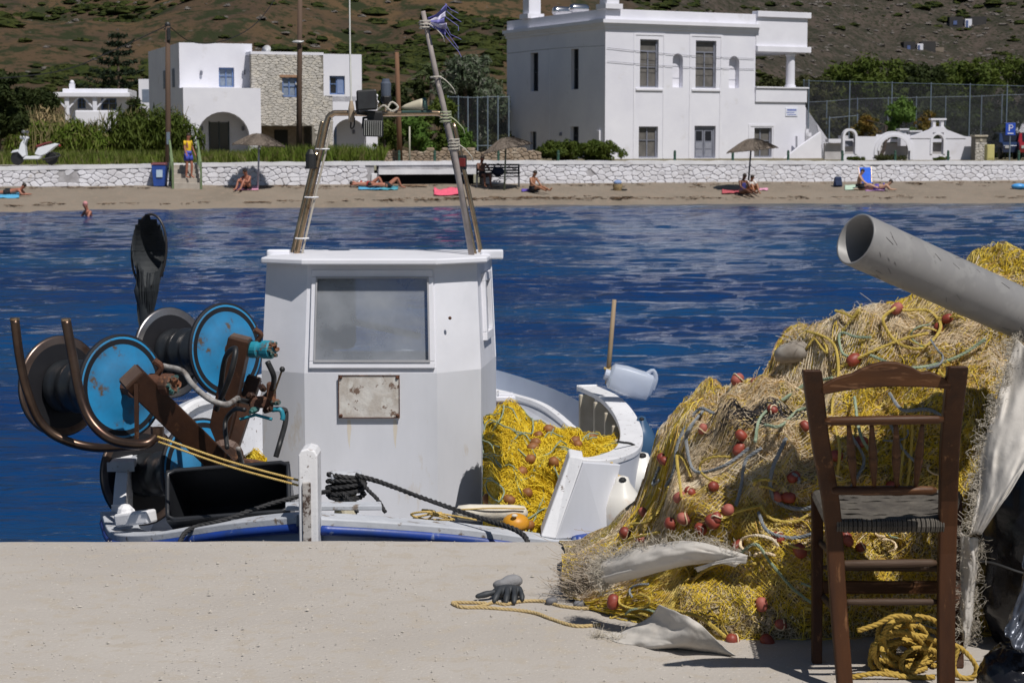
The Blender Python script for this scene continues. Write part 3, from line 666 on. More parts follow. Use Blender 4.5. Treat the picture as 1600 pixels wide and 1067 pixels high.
    # chimneys
    for (x0, x1, y1) in ((812, 835, -8), (946, 966, -10)):
        d_ = 4.5 if x0 < 900 else 2.2
        if x0 < 900: o = G.P(gsz(824, 40)[0], 0, -.3); 
        else: o = F.P(.42, 0, -.3)
        zt_ = at(820, y1, o.y).z; wd = .42
        mb = MB(); mb.box((o.x, o.y, (zr+zt_)/2), (.8, .8, zt_-zr), R(27)); mb.box((o.x, o.y, zt_+.06), (.95, .95, .12), R(27))
        ch = mb.build('chimney', m_trim, w, bevel=.015)
        mb = MB(); mb.box((o.x, o.y, zr+.14), (1.1, 1.1, .28), R(27)); mb.build('chimney_base', m_trim, ch)
    # solar tanks on the roof
    for px in (878, 905):
        p = at(px, 12, 112 if px < 890 else 110); c = Vector((p.x, p.y, zr+.35)); mb = MB(); ax = F.u
        mb.lathe([(.02,-.62),(.22,-.56),(.27,-.4),(.27,.4),(.22,.56),(.02,.62)], c, ax, n=16); mb.build('water_tank', M('tank_steel', (.6,.6,.62), (.5,.5,.52), .25, 1, scale=2), w, smooth=True)
        mb = MB(); mb.beam(c+Vector((0,0,-.25)), c+Vector((0,0,-.6)), .3, .5, (1,0,0)); mb.build('tank_stand', m_greywood, w)
    # name board, letters too small to read in the photograph: pale panel, blue emblem bars
    a, b, c, d = F.rect(1227,169,1246,182); mb = MB(); F.box(mb, a, b, c, d, .04, .002); sg = mb.build('wall_sign', M('sign_white', (.7,.72,.8), (.66,.69,.78), .5), w, bevel=.005)
    mb = MB(); F.box(mb, a+.1, b-.1, d-.17, d-.08, .045, .041)
    for k in range(6): F.box(mb, a+.07+k*.095, a+.13+k*.095, c+.18, c+.25, .045, .041)
    F.box(mb, a+.12, b-.12, c+.07, c+.11, .045, .041); mb.build('sign_print', M('sign_blue', (.12,.17,.5), None, .5), sg)
    # facade wires
    for (pa, pb) in (((948,75),(1178,92)), ((948,96),(1178,108))):
        (s0_, za_), (s1_, zb_) = F.sz(*pa), F.sz(*pb); mb = MB(); mb.tube([F.P(s0_+(s1_-s0_)*t, za_+(zb_-za_)*t-.1*math.sin(math.pi*t), .06) for t in [i/10 for i in range(11)]], .012, 5); mb.build('facade_wire', m_greywood, w)
    # outside stair on the right end
    E = F.sub(0, 0); st = MB(); q = lambda px, py, out=.0: F.P(*F.sz(px, py, out), out)
    def slab(pts, o0, o1, name, m=white_plaster, par=w): 
        mb = MB(); P = [F.P(*F.sz(px, py, o0), o0) for px, py in pts]; mb.prism(P[::-1], F.n*(o1-o0)); return mb.build(name, m, par)
    slab([(1253,160),(1295,220),(1318,221),(1318,256),(1253,256)], -1.2, -1.45, 'stair_parapet')
    slab([(1318,212),(1327,212),(1327,256),(1318,256)], -.95, -1.5, 'stair_pier', m_trim)
    slab([(1246,213),(1266,229),(1266,256),(1246,256)], .55, .35, 'stair_parapet')
    slab([(1224,250),(1250,229),(1283,206),(1284,256),(1224,256)], 1.1, .9, 'stair_parapet', m_trim)
    stp = MB()
    for k in range(9):
        pa = F.sz(1252+k*4.3, 197+k*6)[0]; F.box(stp, pa, pa+.6, GZ-.2, F.sz(1252+k*4, 196+k*5.8, -.5)[1], -.35, -1.15)
    stp.build('stair_steps', white_plaster, w)
white_house()

def stone_house():
    w = thing('arched_house', gnd(400, 250, GZ), 'white and bare stone two-storey house with a round arched entrance and blue shutters', 'house')
    A = 20; z0 = GZ-.4
    U = Fac(283, 106, A); Lw = Fac(288, 103.5, A)      # upper block, lower block planes
    zU = U.sz(340, 68)[1]; zL = Lw.sz(340, 137.5)[1]
    uw = U.rect(342,106,366,137); uw = (uw[0], uw[1], uw[2]+.02, uw[3])
    s1 = U.sz(394, 100)[0]
    mb = MB(); U.wall(mb, 0, s1, zL-.6, zU, [uw], .3); U.box(mb, .01, .3, z0, zU-.003, -.302, -11); U.box(mb, .3, s1, zL+1, zU-.25, -.31, -7); 
    U.box(mb, s1-.3, s1-.01, zL, zU-.004, -.302, -7)
    sl = Lw.sz(408, 200)[0]; ar = Lw.rect(308,175,390,236); ar = (ar[0], ar[1], GZ, ar[3])
    Lw.wall(mb, 0, sl, z0, zL, [ar], .35); Lw.arch(mb, ar[0], ar[1], ar[3]-(ar[1]-ar[0])*.48, ar[3], .352, o0=-.001)
    Lw.box(mb, .005, .35, z0, zL-.002, -.352, -2.9); Lw.box(mb, sl-.35, sl-.003, z0, zL-.002, -.352, -3)
    Lw.box(mb, .36, sl-.36, z0, zL-.2, -1.9, -2.1)       # back of the arcade
    Lw.box(mb, .36, sl-.36, zL-.19, zL-.003, -.353, -2.8)
    mb.build('wall', white_plaster, w)
    # shadowed left flank windows
    Gs = U.sub(0, 90); Gs.n = -U.u
    for px in (257, 271):
        d = ray(px, 115); c = Vector((0,0,CAMZ)); t = (Gs.o-c).dot(Gs.n)/d.dot(Gs.n); p = c+d*t; s = (p-Gs.o).dot(Gs.u)
        mb = MB(); Gs.box(mb, s-.35, s+.35, Z(137, 108), Z(108, 108), .03, .0); mb.build('side_shutter', m_slate, w, bevel=.01)
    window(U, uw, w, m_blue, glass=M('pale_glass', (.25,.3,.38), (.18,.22,.3), .2))
    dr = Lw.rect(338,191,367,236); mb = MB(); Lw.box(mb, dr[0], dr[1], GZ, dr[3], -1.86, -1.895); d0 = mb.build('door', m_dark, w)
    mb = MB(); 
    for a in (dr[0]-.06, (dr[0]+dr[1])/2-.03, dr[1]): Lw.box(mb, a, a+.06, GZ, dr[3]+.06, -1.83, -1.885)
    mb.build('door_frame', M('door_green_black', (.03,.045,.05), None, .6), d0)
    for px, F_, py, o in ((314,U,114,.0), (380,U,114,.0), (315,Lw,201,-1.9), (379,Lw,201,-1.9)):
        a, zz = F_.sz(px, py, o); p = F_.P(a, zz, o+.1); mb = MB(); mb.lathe([(.05,-.13),(.08,-.1),(.08,.08),(.03,.13)], p, n=8); mb.build('wall_lamp', m_greywood, w)
    # stone part
    T = Fac(394, 106, A); a0 = 0; b0 = T.sz(505, 100)[0]; zt = T.sz(450, 86)[1]; zm = T.sz(512, 150)[1]; b1 = T.sz(520, 200)[0]
    sw = T.rect(441,122,464,152); rec = T.rect(408,197,488,250); rec = (rec[0], rec[1], GZ, rec[3])
    m_sc = M('stone_core', (.24,.22,.19), (.17,.155,.13), .95, scale=3)
    mb = MB(); T.wall(mb, a0+.002, b0, zm, zt, [sw], .3); T.wall(mb, a0+.002, b1, z0, zm-.002, [rec, sw], .3)
    T.box(mb, a0+.05, b1-.01, z0, zt-.3, -3.2, -3.4); T.box(mb, rec[0]-.2, rec[1]+.2, rec[3]+.01, rec[3]+.2, -.31, -3.1)
    mb.build('stone_wall', m_sc, w)
    mb = MB(); T.box(mb, a0-.0, b0+.02, zt+.002, zt+.16, .03, -3.5); mb.build('roof_edge', m_trim, w)
    m_cl = M('house_stone', (.54,.51,.47), (.38,.36,.33), .9, scale=4, bump=.4, bscale=20, bdist=.01, c3=(.56,.52,.46), s3=2.6)
    fn = lambda s, z, out: T.P(s, z, out)
    stone_face(w, fn, a0+.01, b1, GZ-.1, zt, .31, .125, m_cl, .017, .03, 0, [rec, sw, (b0, b1+1, zm, 99)], name='stone')
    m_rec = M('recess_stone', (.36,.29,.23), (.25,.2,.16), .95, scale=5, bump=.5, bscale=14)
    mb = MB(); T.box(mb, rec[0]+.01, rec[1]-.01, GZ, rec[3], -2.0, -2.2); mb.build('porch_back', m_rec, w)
    dd = T.rect(441,203,462,250); mb = MB(); T.box(mb, dd[0], dd[1], GZ, dd[3], -1.93, -1.995); mb.build('porch_door', M('dark_room', (.03,.03,.03), None, .9), w)
    window(T, sw, w, m_blue, glass=M('pale_glass', (.25,.3,.38), None, .2), depth=.1)
    mb = MB(); T.box(mb, sw[0]-.15, sw[1]+.15, sw[3]+.02, sw[3]+.16, .05, .0); mb.build('lintel', M('lintel_wood', (.35,.2,.12), None, .8), w, bevel=.01)
    # white right part
    zr = T.sz(530, 85)[1]; b2 = T.sz(565, 100)[0]; W = T
    ww = T.rect(515,119,539,148); ar2 = T.rect(521,186,572,236); ar2 = (ar2[0], ar2[1], GZ, ar2[3]); b3 = T.sz(590, 200)[0]; zl = T.sz(530, 151)[1]
    mb = MB(); T.wall(mb, b0+.004, b2, zl-.3, zr, [ww], .3); T.box(mb, b2-.3, b2-.01, zl, zr-.003, -.302, -6); T.box(mb, b0+.01, b2-.31, zr-.5, zr-.2, -.31, -6)
    T.box(mb, b0+.02, b2-.31, zl-.3, zr-.51, -3.6, -3.8)
    T.wall(mb, b1+.004, b3, z0, zl, [ar2], .3); T.arch(mb, ar2[0], ar2[1], ar2[3]-(ar2[1]-ar2[0])*.46, ar2[3], .302, o0=-.001)
    T.box(mb, b1+.01, b3-.01, z0, zl-.2, -1.8, -2.0); T.box(mb, b1+.01, b3-.005, zl-.19, zl-.003, -.303, -2.5)
    mb.build('white_wing', white_plaster, w)
    wi = window(T, ww, w, m_blue, glass=m_dark)
    mb = MB(); c = (ww[0]+ww[1])/2; T.box(mb, c+.03, ww[1]-.08, ww[2]+.08, ww[3]-.09, -.13, -.158); mb.build('shutter', M('shutter_blue', (.2,.27,.45), (.17,.23,.4), .6), wi)
    dd = T.rect(521,198,538,250); mb = MB(); T.box(mb, dd[0], dd[1], GZ, dd[3], -1.74, -1.795); db = mb.build('blue_door', m_blue, w)
    mb = MB()
    for k in range(4): zz = GZ+.3+k*.45; T.box(mb, dd[0]+.08, dd[1]-.08, zz, zz+.34, -1.72, -1.741)
    mb.build('door_panel', M('pale_glass', (.25,.3,.38), None, .2), db)
    a, zz = T.sz(552, 206, -1.8); mb = MB(); mb.lathe([(.05,-.13),(.08,-.1),(.08,.08),(.03,.13)], T.P(a, zz, -1.72), n=8); mb.build('wall_lamp', m_greywood, w)
    # dish on the roof
    p = at(417, 80, 109); mb = MB(); mb.lathe([(.32,.09),(.27,.05),(.15,.012),(.02,0)], p, (-.4,-.85,.35), n=18); dish = thing('satellite_dish', (p.x, p.y, zt), 'grey satellite dish on the flat roof of the stone house', 'dish')
    mb.build('reflector', M('dish_grey', (.55,.56,.58), None, .5), dish, smooth=True); mb = MB(); mb.cyl((p.x, p.y, zt+.1), p, .03, n=6); mb.build('mast', m_greywood, dish)
    mb = MB(); mb.cyl(p, p+Vector((-.2,-.42,.16)), .015, n=5); mb.build('feed_arm', m_greywood, dish)
stone_house()

def small_white():
    w = thing('low_house', gnd(140, 248, GZ), 'small low white house with pergola posts far behind the reeds', 'house')
    F = Fac(78, 140, 6); sz = lambda px, py: F.sz(px, py)
    zt = F.sz(140,139)[1]; zb = F.sz(140,153)[1]; s0 = sz(80,150)[0]; s1 = sz(200,150)[0]; z0 = GZ-.3
    wd = [F.rect(121,153.5,134,170), F.rect(158,154,182,172)]
    mb = MB(); F.wall(mb, sz(100,160)[0], sz(197,160)[0], z0, zb, wd, .3); 
    q = F; mb2 = MB(); q.box(mb2, sz(98,160)[0], s1, zb+.003, zt, .0, -7); q.box(mb2, s0, s1+.3, zb+.003, zb+.35, 1.8, .002); mb2.build('roof', m_trim, w, bevel=.05)
    mb.build('wall', white_plaster, w); mb = MB(); F.box(mb, sz(100,160)[0]+.01, sz(197,160)[0]-.01, z0, zb, -6, -6.3); mb.build('back_wall', white_plaster, w)
    for r in wd: window(F, r, w, m_blue, glass=m_dark)
    for px in (109, 152):
        a = sz(px,160)[0]; mb = MB(); F.box(mb, a-.15, a+.15, z0, zb, 1.6, 1.3)
        for sgn in (-1, 1): mb.beam(F.P(a, zb-.9, 1.45), F.P(a+sgn*.8, zb-.05, 1.45), .12, .12, F.n)
        mb.build('porch_post', m_trim, w)
    p = F.P(sz(110,135)[0], zt, -1); mb = MB(); mb.box(p+Vector((0,0,.2)), (.36,.36,.4)); mb.ball(p+Vector((0,0,.5)), .17, 10); mb.build('chimney', m_trim, w)
    mb = MB(); F.box(mb, sz(125,178)[0], sz(190,178)[0], GZ-.3, F.sz(150,174)[1], 3, 2.7); mb.build('yard_wall', m_trim, w, bevel=.08)
    c = thing('white_annex', gnd(221, 248, GZ), 'narrow white annex half hidden beside the left wall of the arched house', 'house')
    F = Fac(219, 125, 10); a = F.sz(239,150)[0]; zt = F.sz(228,124)[1]; mb = MB(); F.box(mb, 0, a, GZ-.3, zt, 0, -6); mb.build('wall', white_plaster, c)
    mb = MB(); r = F.rect(222,140,236,160); F.box(mb, *r, .02, .001); mb.build('door', m_slate, c)
small_white()

def arch_wall():
    w = thing('garden_wall', gnd(1420, 250, GZ), 'low white garden wall pierced by a big round arch and small arched openings', 'garden wall')
    F = Fac(1318, 98, 5); z0 = GZ-.3; zt = F.sz(1420,213.5)[1]; L = F.sz(1520,230)[0]
    a1 = F.rect(1320,205,1336,241); a2 = F.rect(1371,211,1422,252); a3 = F.rect(1457,211,1474,241); a2 = (a2[0], a2[1], GZ, a2[3])
    mb = MB(); F.wall(mb, 0, L, z0, zt, [(a1[0],a1[1],a1[2],zt+1), (a2[0],a2[1],GZ,zt+1), (a3[0],a3[1],a3[2],zt+1)], .3)
    mb.build('wall', white_plaster, w)
    mb = MB(); r = (a2[1]-a2[0])/2; F.arch(mb, a2[0]+.002, a2[1]-.002, a2[3]-r*.95, a2[3], .3, a2[3]+.02); mb.build('arch', white_plaster, w)
    mb = MB(); F.ring(mb, a2[0], a2[1], a2[3]-r*.95, a2[3]+.02, .17, .05, -.34, leg=GZ); F.ring(mb, a2[0]+.12, a2[1]-.12, a2[3]-r*.95-.0, a2[3]-.1, .13, .09, .03, leg=None); mb.build('arch_moulding', m_trim, w)
    for a in (a1, a3):
        r = (a[1]-a[0])/2; mb = MB(); F.arch(mb, a[0]+.002, a[1]-.002, a[3]-r, a[3], .3, a[3]+.01); F.ring(mb, a[0], a[1], a[3]-r, a[3]+.01, .12, .04, -.32, leg=a[2]); mb.build('arch_moulding', m_trim, w)
    # peaked gable over the right opening with chimney
    c = (a3[0]+a3[1])/2; mb = MB(); P = [F.P(c-1.5, zt-.02, .03), F.P(c+1.5, zt-.02, .03), F.P(c+.5, zt+.5, .03), F.P(c, zt+.68, .03), F.P(c-.5, zt+.5, .03)]
    mb = MB(); 
    mb = MB(); F.box(mb, c-.3, c-.14, zt+.52, zt+.85, .0, -.3); F.box(mb, c+.14, c+.3, zt+.52, zt+.85, .0, -.3); F.box(mb, c-.42, c+.42, zt+.853, zt+.95, .06, -.36); mb.build('chimney', m_trim, w)
    mb = MB()
    for (p, q) in (((c-1.5,zt-.02),(c-.45,zt+.36)), ((c-.45,zt+.36),(c-.3,zt+.52)), ((c+.45,zt+.36),(c+1.5,zt-.02)), ((c+.3,zt+.52),(c+.45,zt+.36))):
        (pa, pz), (qa, qz) = (p, q) if p[0] < q[0] else (q, p); mb.hexa([F.P(pa,zt-.1,.03), F.P(qa,zt-.1,.03), F.P(qa,zt-.1,-.3), F.P(pa,zt-.1,-.3), F.P(pa,pz,.03), F.P(qa,qz,.03), F.P(qa,qz,-.3), F.P(pa,pz,-.3)])
    F.box(mb, c-.3, c+.3, zt+.2, zt+.52, .031, -.301); mb.build('gable', white_plaster, w)
    for (x0, x1, y0) in ((1427,1436,203), (1443,1457,206)):
        s0, s1, _, zz = F.rect(x0, y0, x1, 214); mb = MB(); F.box(mb, s0, s1, zt-.5, zz, -2.2, -2.8); F.box(mb, s0-.1, s1+.1, zz, zz+.08, -2.1, -2.9); mb.build('oven_chimney', m_trim, w)
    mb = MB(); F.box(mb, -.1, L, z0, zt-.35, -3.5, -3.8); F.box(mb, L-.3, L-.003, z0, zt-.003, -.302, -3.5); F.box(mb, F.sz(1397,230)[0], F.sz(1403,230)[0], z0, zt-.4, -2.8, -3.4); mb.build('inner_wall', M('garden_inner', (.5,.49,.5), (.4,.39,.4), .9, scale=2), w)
    mb = MB(); F.box(mb, .02, L-.4, zt-.3, zt-.12, -3.2, -3.9); mb.build('back_ledge', m_trim, w)
    mb = MB(); F.box(mb, a1[0]+.02, a1[1]-.02, a1[2]+.4, a1[2]+.7, -.35, -.5); mb.build('shelf', m_greywood, w)
    # climbing vine in the arch
    t = thing('bare_vine', F.P((a2[0]+a2[1])/2-.2, GZ, -1.2), 'dark twisted vine trunk inside the big white arch', 'vine'); mb = MB()
    c = F.P((a2[0]+a2[1])/2-.2, GZ, -1.2); pts = [c+Vector((random.uniform(-.12,.12), 0, .3*k)) for k in range(7)]
    mb.tube(smooth_path(pts, 20), [.11-.003*k for k in range(20)], 7)
    for k in range(7): q = pts[2+k%4]; mb.tube(smooth_path([q, q+Vector((random.uniform(-.5,.5),0,.3)), q+Vector((random.uniform(-1,1),.1,.6))], 8), [.04-.004*i for i in range(8)], 5)
    mb.build('trunk', M('bark_dark', (.05,.035,.03), (.09,.07,.06), .9), t)
    # stone gate pillar, yellow box, white building
    t = thing('stone_pillar', gnd(1533, 250, GZ), 'square stone letterbox pillar at the right end of the white garden wall', 'pillar')
    F2 = Fac(1523, 97.5, 5); s1 = F2.sz(1542, 230)[0]; ztp = F2.sz(1533, 214)[1]; mb = MB(); F2.box(mb, .02, s1-.02, GZ-.2, ztp, -.02, -.7); mb.build('core', M('stone_core', (.3,.2,.1)), t)
    stone_face(t, lambda s, z, o: F2.P(s, z, o), .01, s1-.01, GZ-.1, ztp-.3, .2, .13, M('house_stone', (.5,.5,.5)), .012, .03, 40)
    mb = MB(); F2.box(mb, -.04, s1+.04, ztp, ztp+.09, .05, -.75); F2.box(mb, s1*.4, s1*.6, ztp-.25, ztp-.12, .02, -.03); mb.build('cap', M('pillar_plaster', (.5,.45,.36), None, .9), t, bevel=.01)
    t = thing('yellow_cabinet', gnd(1549, 250, GZ), 'pale yellow utility cabinet beside the stone pillar', 'cabinet')
    a, b, c, d = Fac(1523, 96.5, 5).rect(1542,226,1554,250); F3 = Fac(1523, 96.5, 5); mb = MB(); F3.box(mb, a, b, GZ, d, 0, -.4); mb.build('body', M('pale_yellow', (.55,.5,.2), (.5,.45,.18), .6), t, bevel=.02)
    mb = MB(); F3.box(mb, a+.03, b-.03, GZ+.1, d-.05, .02, .002); mb.build('door', M('pale_yellow', (1,1,1)), t)
    t = thing('white_kiosk', gnd(1580, 250, GZ), 'plain white cube building at the right edge behind the ball court fence', 'building')
    F4 = Fac(1558, 120, 10); a = 4.5; zt = F4.sz(1580, 192)[1]; mb = MB(); F4.box(mb, 0, a, GZ-.3, zt, 0, -4.2); mb.build('wall', white_plaster, t); mb = MB(); F4.box(mb, 1.2, 2.0, GZ, zt-1, .02, .001); mb.build('door', m_dark, t)
    mb = MB(); F4.box(mb, -.05, a+.05, zt+.002, zt+.12, .05, -4.25); mb.build('roof_edge', m_trim, t)
arch_wall()

def far_houses():
    for k, (px, py, w_, lab) in enumerate(((1433,70,38,'dark stone villa with a white middle low on the far right hillside'), (1508,32,44,'dark stone villa with a white middle high on the far right hillside'))):
        y = 320
        for it in range(60):
            p = at(px, py+5, y); h = float(hill_h(p.x, y))
            if p.z <= h: break
            y += 4
        s = y/FPX; t = thing('hillside_villa', (p.x, y, p.z-.5), lab, 'house', 'dark stone villas on the far hillside')
        W = w_*s*1.3; H = 15*s; md = M('villa_stone', (.025,.025,.03), (.04,.038,.038), .9, scale=.5); base = p.z-1.2
        MB().box((p.x-W*.32, y, base+H*.6), (W*.36, 5, H*1.2)).build('wall', md, t); MB().box((p.x+W*.3, y+.6, base+H*.62), (W*.42, 5, H*1.24)).build('wall', md, t)
        mb = MB(); mb.box((p.x+.02*W, y-.2, base+H*.55), (W*.18, 4, H*.9)); mb.build('white_wall', white_plaster, t)
        MB().box((p.x-W*.02, y-2.25, base+H*.5), (W*.06, .1, H*.7)).build('window', M('villa_window', (.1,.14,.3), None, .3), t); mb = MB(); mb.box((p.x-W*.35, y-2.55, base+H*.6), (W*.1, .1, H*.4)); mb.build('window', M('villa_window', (.1,.14,.3), None, .3), t)
        MB().box((p.x-W*.65, y+1, base+H*.1), (W*.4, 3, H*.3)).build('terrace_wall', M('villa_terrace', (.24,.19,.15), (.18,.15,.12), .9), t)
        mb = MB(); mb.box((p.x+W*.6, y+1, base+H*.4), (W*.45, 3, H*.55)); mb.build('terrace_wall', M('villa_terrace', (.24,.19,.15), (.18,.15,.12), .9), t)
far_houses()

def low_stone_wall():
    w = thing('rubble_wall', gnd(720, 250, GZ), 'low brown rubble stone wall below the trees, left of the white house', 'stone wall')
    F = Fac(520, 92, 8); a = F.sz(846, 240)[0]; zt = F.sz(700, 234)[1]
    top = lambda s: zt+.12*float(vnoise(s*.8, 0, 0, 4))-.0
    mb = MB(); F.box(mb, 0, a-.05, GZ-.2, zt-.15, -.02, -.5); mb.build('core', M('stone_core', (.3,.2,.1)), w)
    stone_face(w, lambda s, z, o: F.P(s, z, o), 0, a, GZ-.05, zt+.1, .3, .14, M('rubble_stone', (.33,.25,.18), (.22,.17,.13), .9, scale=4, c3=(.4,.33,.26), s3=2), .02, .05, 150, None, None, top)
low_stone_wall()
# ================================================================== PLANTS, FENCES, POLES
def leafcloud(centers, radii, n, size, aspect=1.6, up=0.0, surf=.55, g=None, squash=1):
    """n leaf quads spread through ellipsoids; returns V,F"""
    g = g or rng; C = np.array(centers, float); Rr = np.array(radii, float)
    if Rr.ndim == 1: Rr = np.repeat(Rr[:, None], 3, 1)
    w = np.prod(Rr, 1)**(2/3); idx = g.choice(len(C), n, p=w/w.sum())
    d = g.normal(size=(n, 3)); d /= np.linalg.norm(d, axis=1)[:, None]
    r = surf+(1-surf)*g.random(n)**.5; r *= 1+g.normal(0, .07, n)
    P = C[idx]+d*Rr[idx]*r[:, None]
    nrm = d+g.normal(0, .7, (n, 3)); nrm[:, 2] += .3; nrm /= np.linalg.norm(nrm, axis=1)[:, None]
    t = np.cross(nrm, g.normal(size=(n, 3))+np.array([0,0,up*3])); 
    t2 = np.cross(nrm, t); t /= np.linalg.norm(t, axis=1)[:, None]+1e-9; t2 /= np.linalg.norm(t2, axis=1)[:, None]+1e-9
    if up: t, t2 = t2, t
    s = size*g.uniform(.6, 1.4, n)[:, None]
    a = t*s*aspect; b = t2*s
    V = np.stack([P-a, P-b*.5+a*.1, P+a, P+b*.5+a*.1], 1).reshape(-1, 3)
    F = np.arange(n*4).reshape(-1, 4)
    return V, F
def foliage_mat(name, c, c2, c3=None, tr=.0):
    m = M(name, c, c2, .75, scale=1.2, detail=3, c3=c3, s3=3.5, spec=.25); 
    if not m.get('done'):
        m['done'] = 1; N = m.node_tree.nodes; L = m.node_tree.links; p = N['Principled BSDF']; out = N['Material Output']
        t = N.new('ShaderNodeBsdfTranslucent'); mx = N.new('ShaderNodeMixShader'); mx.inputs[0].default_value = .25
        src = p.inputs['Base Color'].links[0].from_socket; L.new(src, t.inputs[0]); L.new(p.outputs[0], mx.inputs[1]); L.new(t.outputs[0], mx.inputs[2]); L.new(mx.outputs[0], out.inputs[0])
    return m
m_bark = M('bark', (.13,.095,.07), (.08,.06,.045), .95, scale=4, bump=.6, bscale=18, bdist=.03)
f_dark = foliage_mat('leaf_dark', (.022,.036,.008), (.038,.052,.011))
f_mid = foliage_mat('leaf_mid', (.052,.082,.010), (.08,.105,.014))
f_bright = foliage_mat('leaf_bright', (.075,.15,.022), (.11,.18,.035))
f_grey = foliage_mat('leaf_grey', (.10,.13,.08), (.07,.10,.05), (.2,.2,.17))
f_reed = foliage_mat('leaf_reed', (.085,.135,.013), (.12,.16,.02), (.15,.14,.05))
f_grass = foliage_mat('grass_green', (.09,.14,.016), (.14,.17,.028), (.2,.18,.08))
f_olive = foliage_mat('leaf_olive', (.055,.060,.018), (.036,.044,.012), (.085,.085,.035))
f_pine = foliage_mat('leaf_pine', (.012,.024,.012), (.022,.036,.016))

def tree(name, px, Y, top_py, width_px, label, mat=f_dark, n=2600, size=.14, cat='tree', trunk_h=.35, group=None, blobs=9, base=None, seed=0, aspect=1.6, squash=1.0):
    g = np.random.default_rng(seed+int(px)+int(Y)); b = at(px, 250, Y); zt = Z(top_py, Y); z0 = base if base is not None else GZ
    H = zt-z0; W = width_px*Y/FPX/2; root = thing(name, (b.x, Y, z0-.05), label, cat, group)
    cz = z0+H*(trunk_h+(1-trunk_h)/2); rz = H*(1-trunk_h)/2*squash
    C = []; Rr = []; L = []
    for k in range(blobs):
        a = g.uniform(0, 6.28); rr = math.sqrt(g.random())*.68; zz = g.uniform(-.75, .62)
        c = (b.x+math.cos(a)*W*rr*(1-.3*abs(zz)), Y+math.sin(a)*W*rr*.8, cz+rz*zz); C.append(c)
        q = g.uniform(.3, .46); Rr.append((W*q, W*q, min(W*q, rz*q*1.5)))
    C.append((b.x, Y, zt-rz*.4)); Rr.append((W*.42, W*.42, rz*.4))
    # dips: smaller tufts around the edge make an uneven outline
    for k in range(blobs*2):
        a = g.uniform(0, 6.28); e = g.uniform(-.5, 1.2); C.append((b.x+math.cos(a)*W*.92*math.cos(e), Y+math.sin(a)*W*.9*math.cos(e), cz+rz*.95*math.sin(e))); q = g.uniform(.08, .2)*W; Rr.append((q, q, q*.8))
    V, F = leafcloud(C, Rr, int(n*1.7), size*.72, aspect, g=g); np_obj('crown', V, F, mat, root)
    mb = MB(); tr = max(.05, W*.06)
    mb.tube(smooth_path([(b.x, Y, z0-.1), (b.x+W*.04, Y, z0+H*.25), (b.x, Y, cz)], 10), [tr*(1.3-.08*i) for i in range(10)], 8)
    for c in C[:blobs]: mb.tube(smooth_path([(b.x, Y, z0+H*trunk_h*.8), ((b.x+c[0])/2, (Y+c[1])/2, (z0+H*trunk_h+c[2])/2-.1), c], 7), [tr*.6*(1-.12*i) for i in range(7)], 5)
    mb.build('trunk', m_bark, root, smooth=True)
    return root
def blades(name, gen, n, h, w, mat, label, cat, root=None, seed=1, lean=.25, kind=None):
    g = np.random.default_rng(seed); B = gen(g, n); H = h*g.uniform(.5, 1.25, n); a = g.uniform(0, 6.28, n); ln = g.normal(0, lean, (n, 2))*H[:, None]
    d = np.stack([np.cos(a), np.sin(a), 0*a], -1)*w*g.uniform(.6, 1.4, n)[:, None]
    mid = B+np.stack([ln[:,0]*.4, ln[:,1]*.4, H*.55], -1); tip = B+np.stack([ln[:,0], ln[:,1], H], -1)
    V = np.stack([B-d, B+d, mid+d*.8, mid-d*.8, tip, tip], 1); V = V[:, :5].reshape(-1, 3)
    i = np.arange(n)*5; Fq = np.stack([i, i+1, i+2, i+3], -1); F2 = np.stack([i+3, i+2, i+4, i+4], -1)
    F2 = np.stack([i+3, i+2, i+4], -1)
    # use two objects' worth of faces as triangles
    T = np.vstack([np.stack([i, i+1, i+2], -1), np.stack([i, i+2, i+3], -1), F2])
    o = np_obj(name, V, T, mat, root)
    if root is None: tag(o, label, cat, kind=kind or 'stuff')
    elif kind: o['kind'] = kind
    return o
# grass verge along the road left and centre
def verge(g, n):
    px = g.uniform(-60, 600, n); t = g.random(n)**.8; x = px*0; Y = 77+g.random(n)*9
    X_ = (px-800)/FPX*Y; Yw = wallY(X_)+4.0+t*5.0; X_ = (px-800)/FPX*Yw; k = np.clip(.35+.65*(Yw-wallY(X_)-4)/5, 0, 1)
    return np.stack([X_, Yw, np.full(n, GZ-.03)], -1)
blades('grass', verge, 15000, .55, .022, f_grass, 'rough green grass verge between the road and the reeds', 'grass', seed=3)
def verge2(g, n):
    px = g.uniform(395, 600, n); Y = wallY((px-800)/FPX*78)+1.3+g.random(n)*5; return np.stack([(px-800)/FPX*Y, Y, np.full(n, GZ-.03)], -1)
blades('weeds', verge2, 3500, .75, .028, f_reed, 'tall green weeds in front of the stone house porch', 'weeds', seed=9)
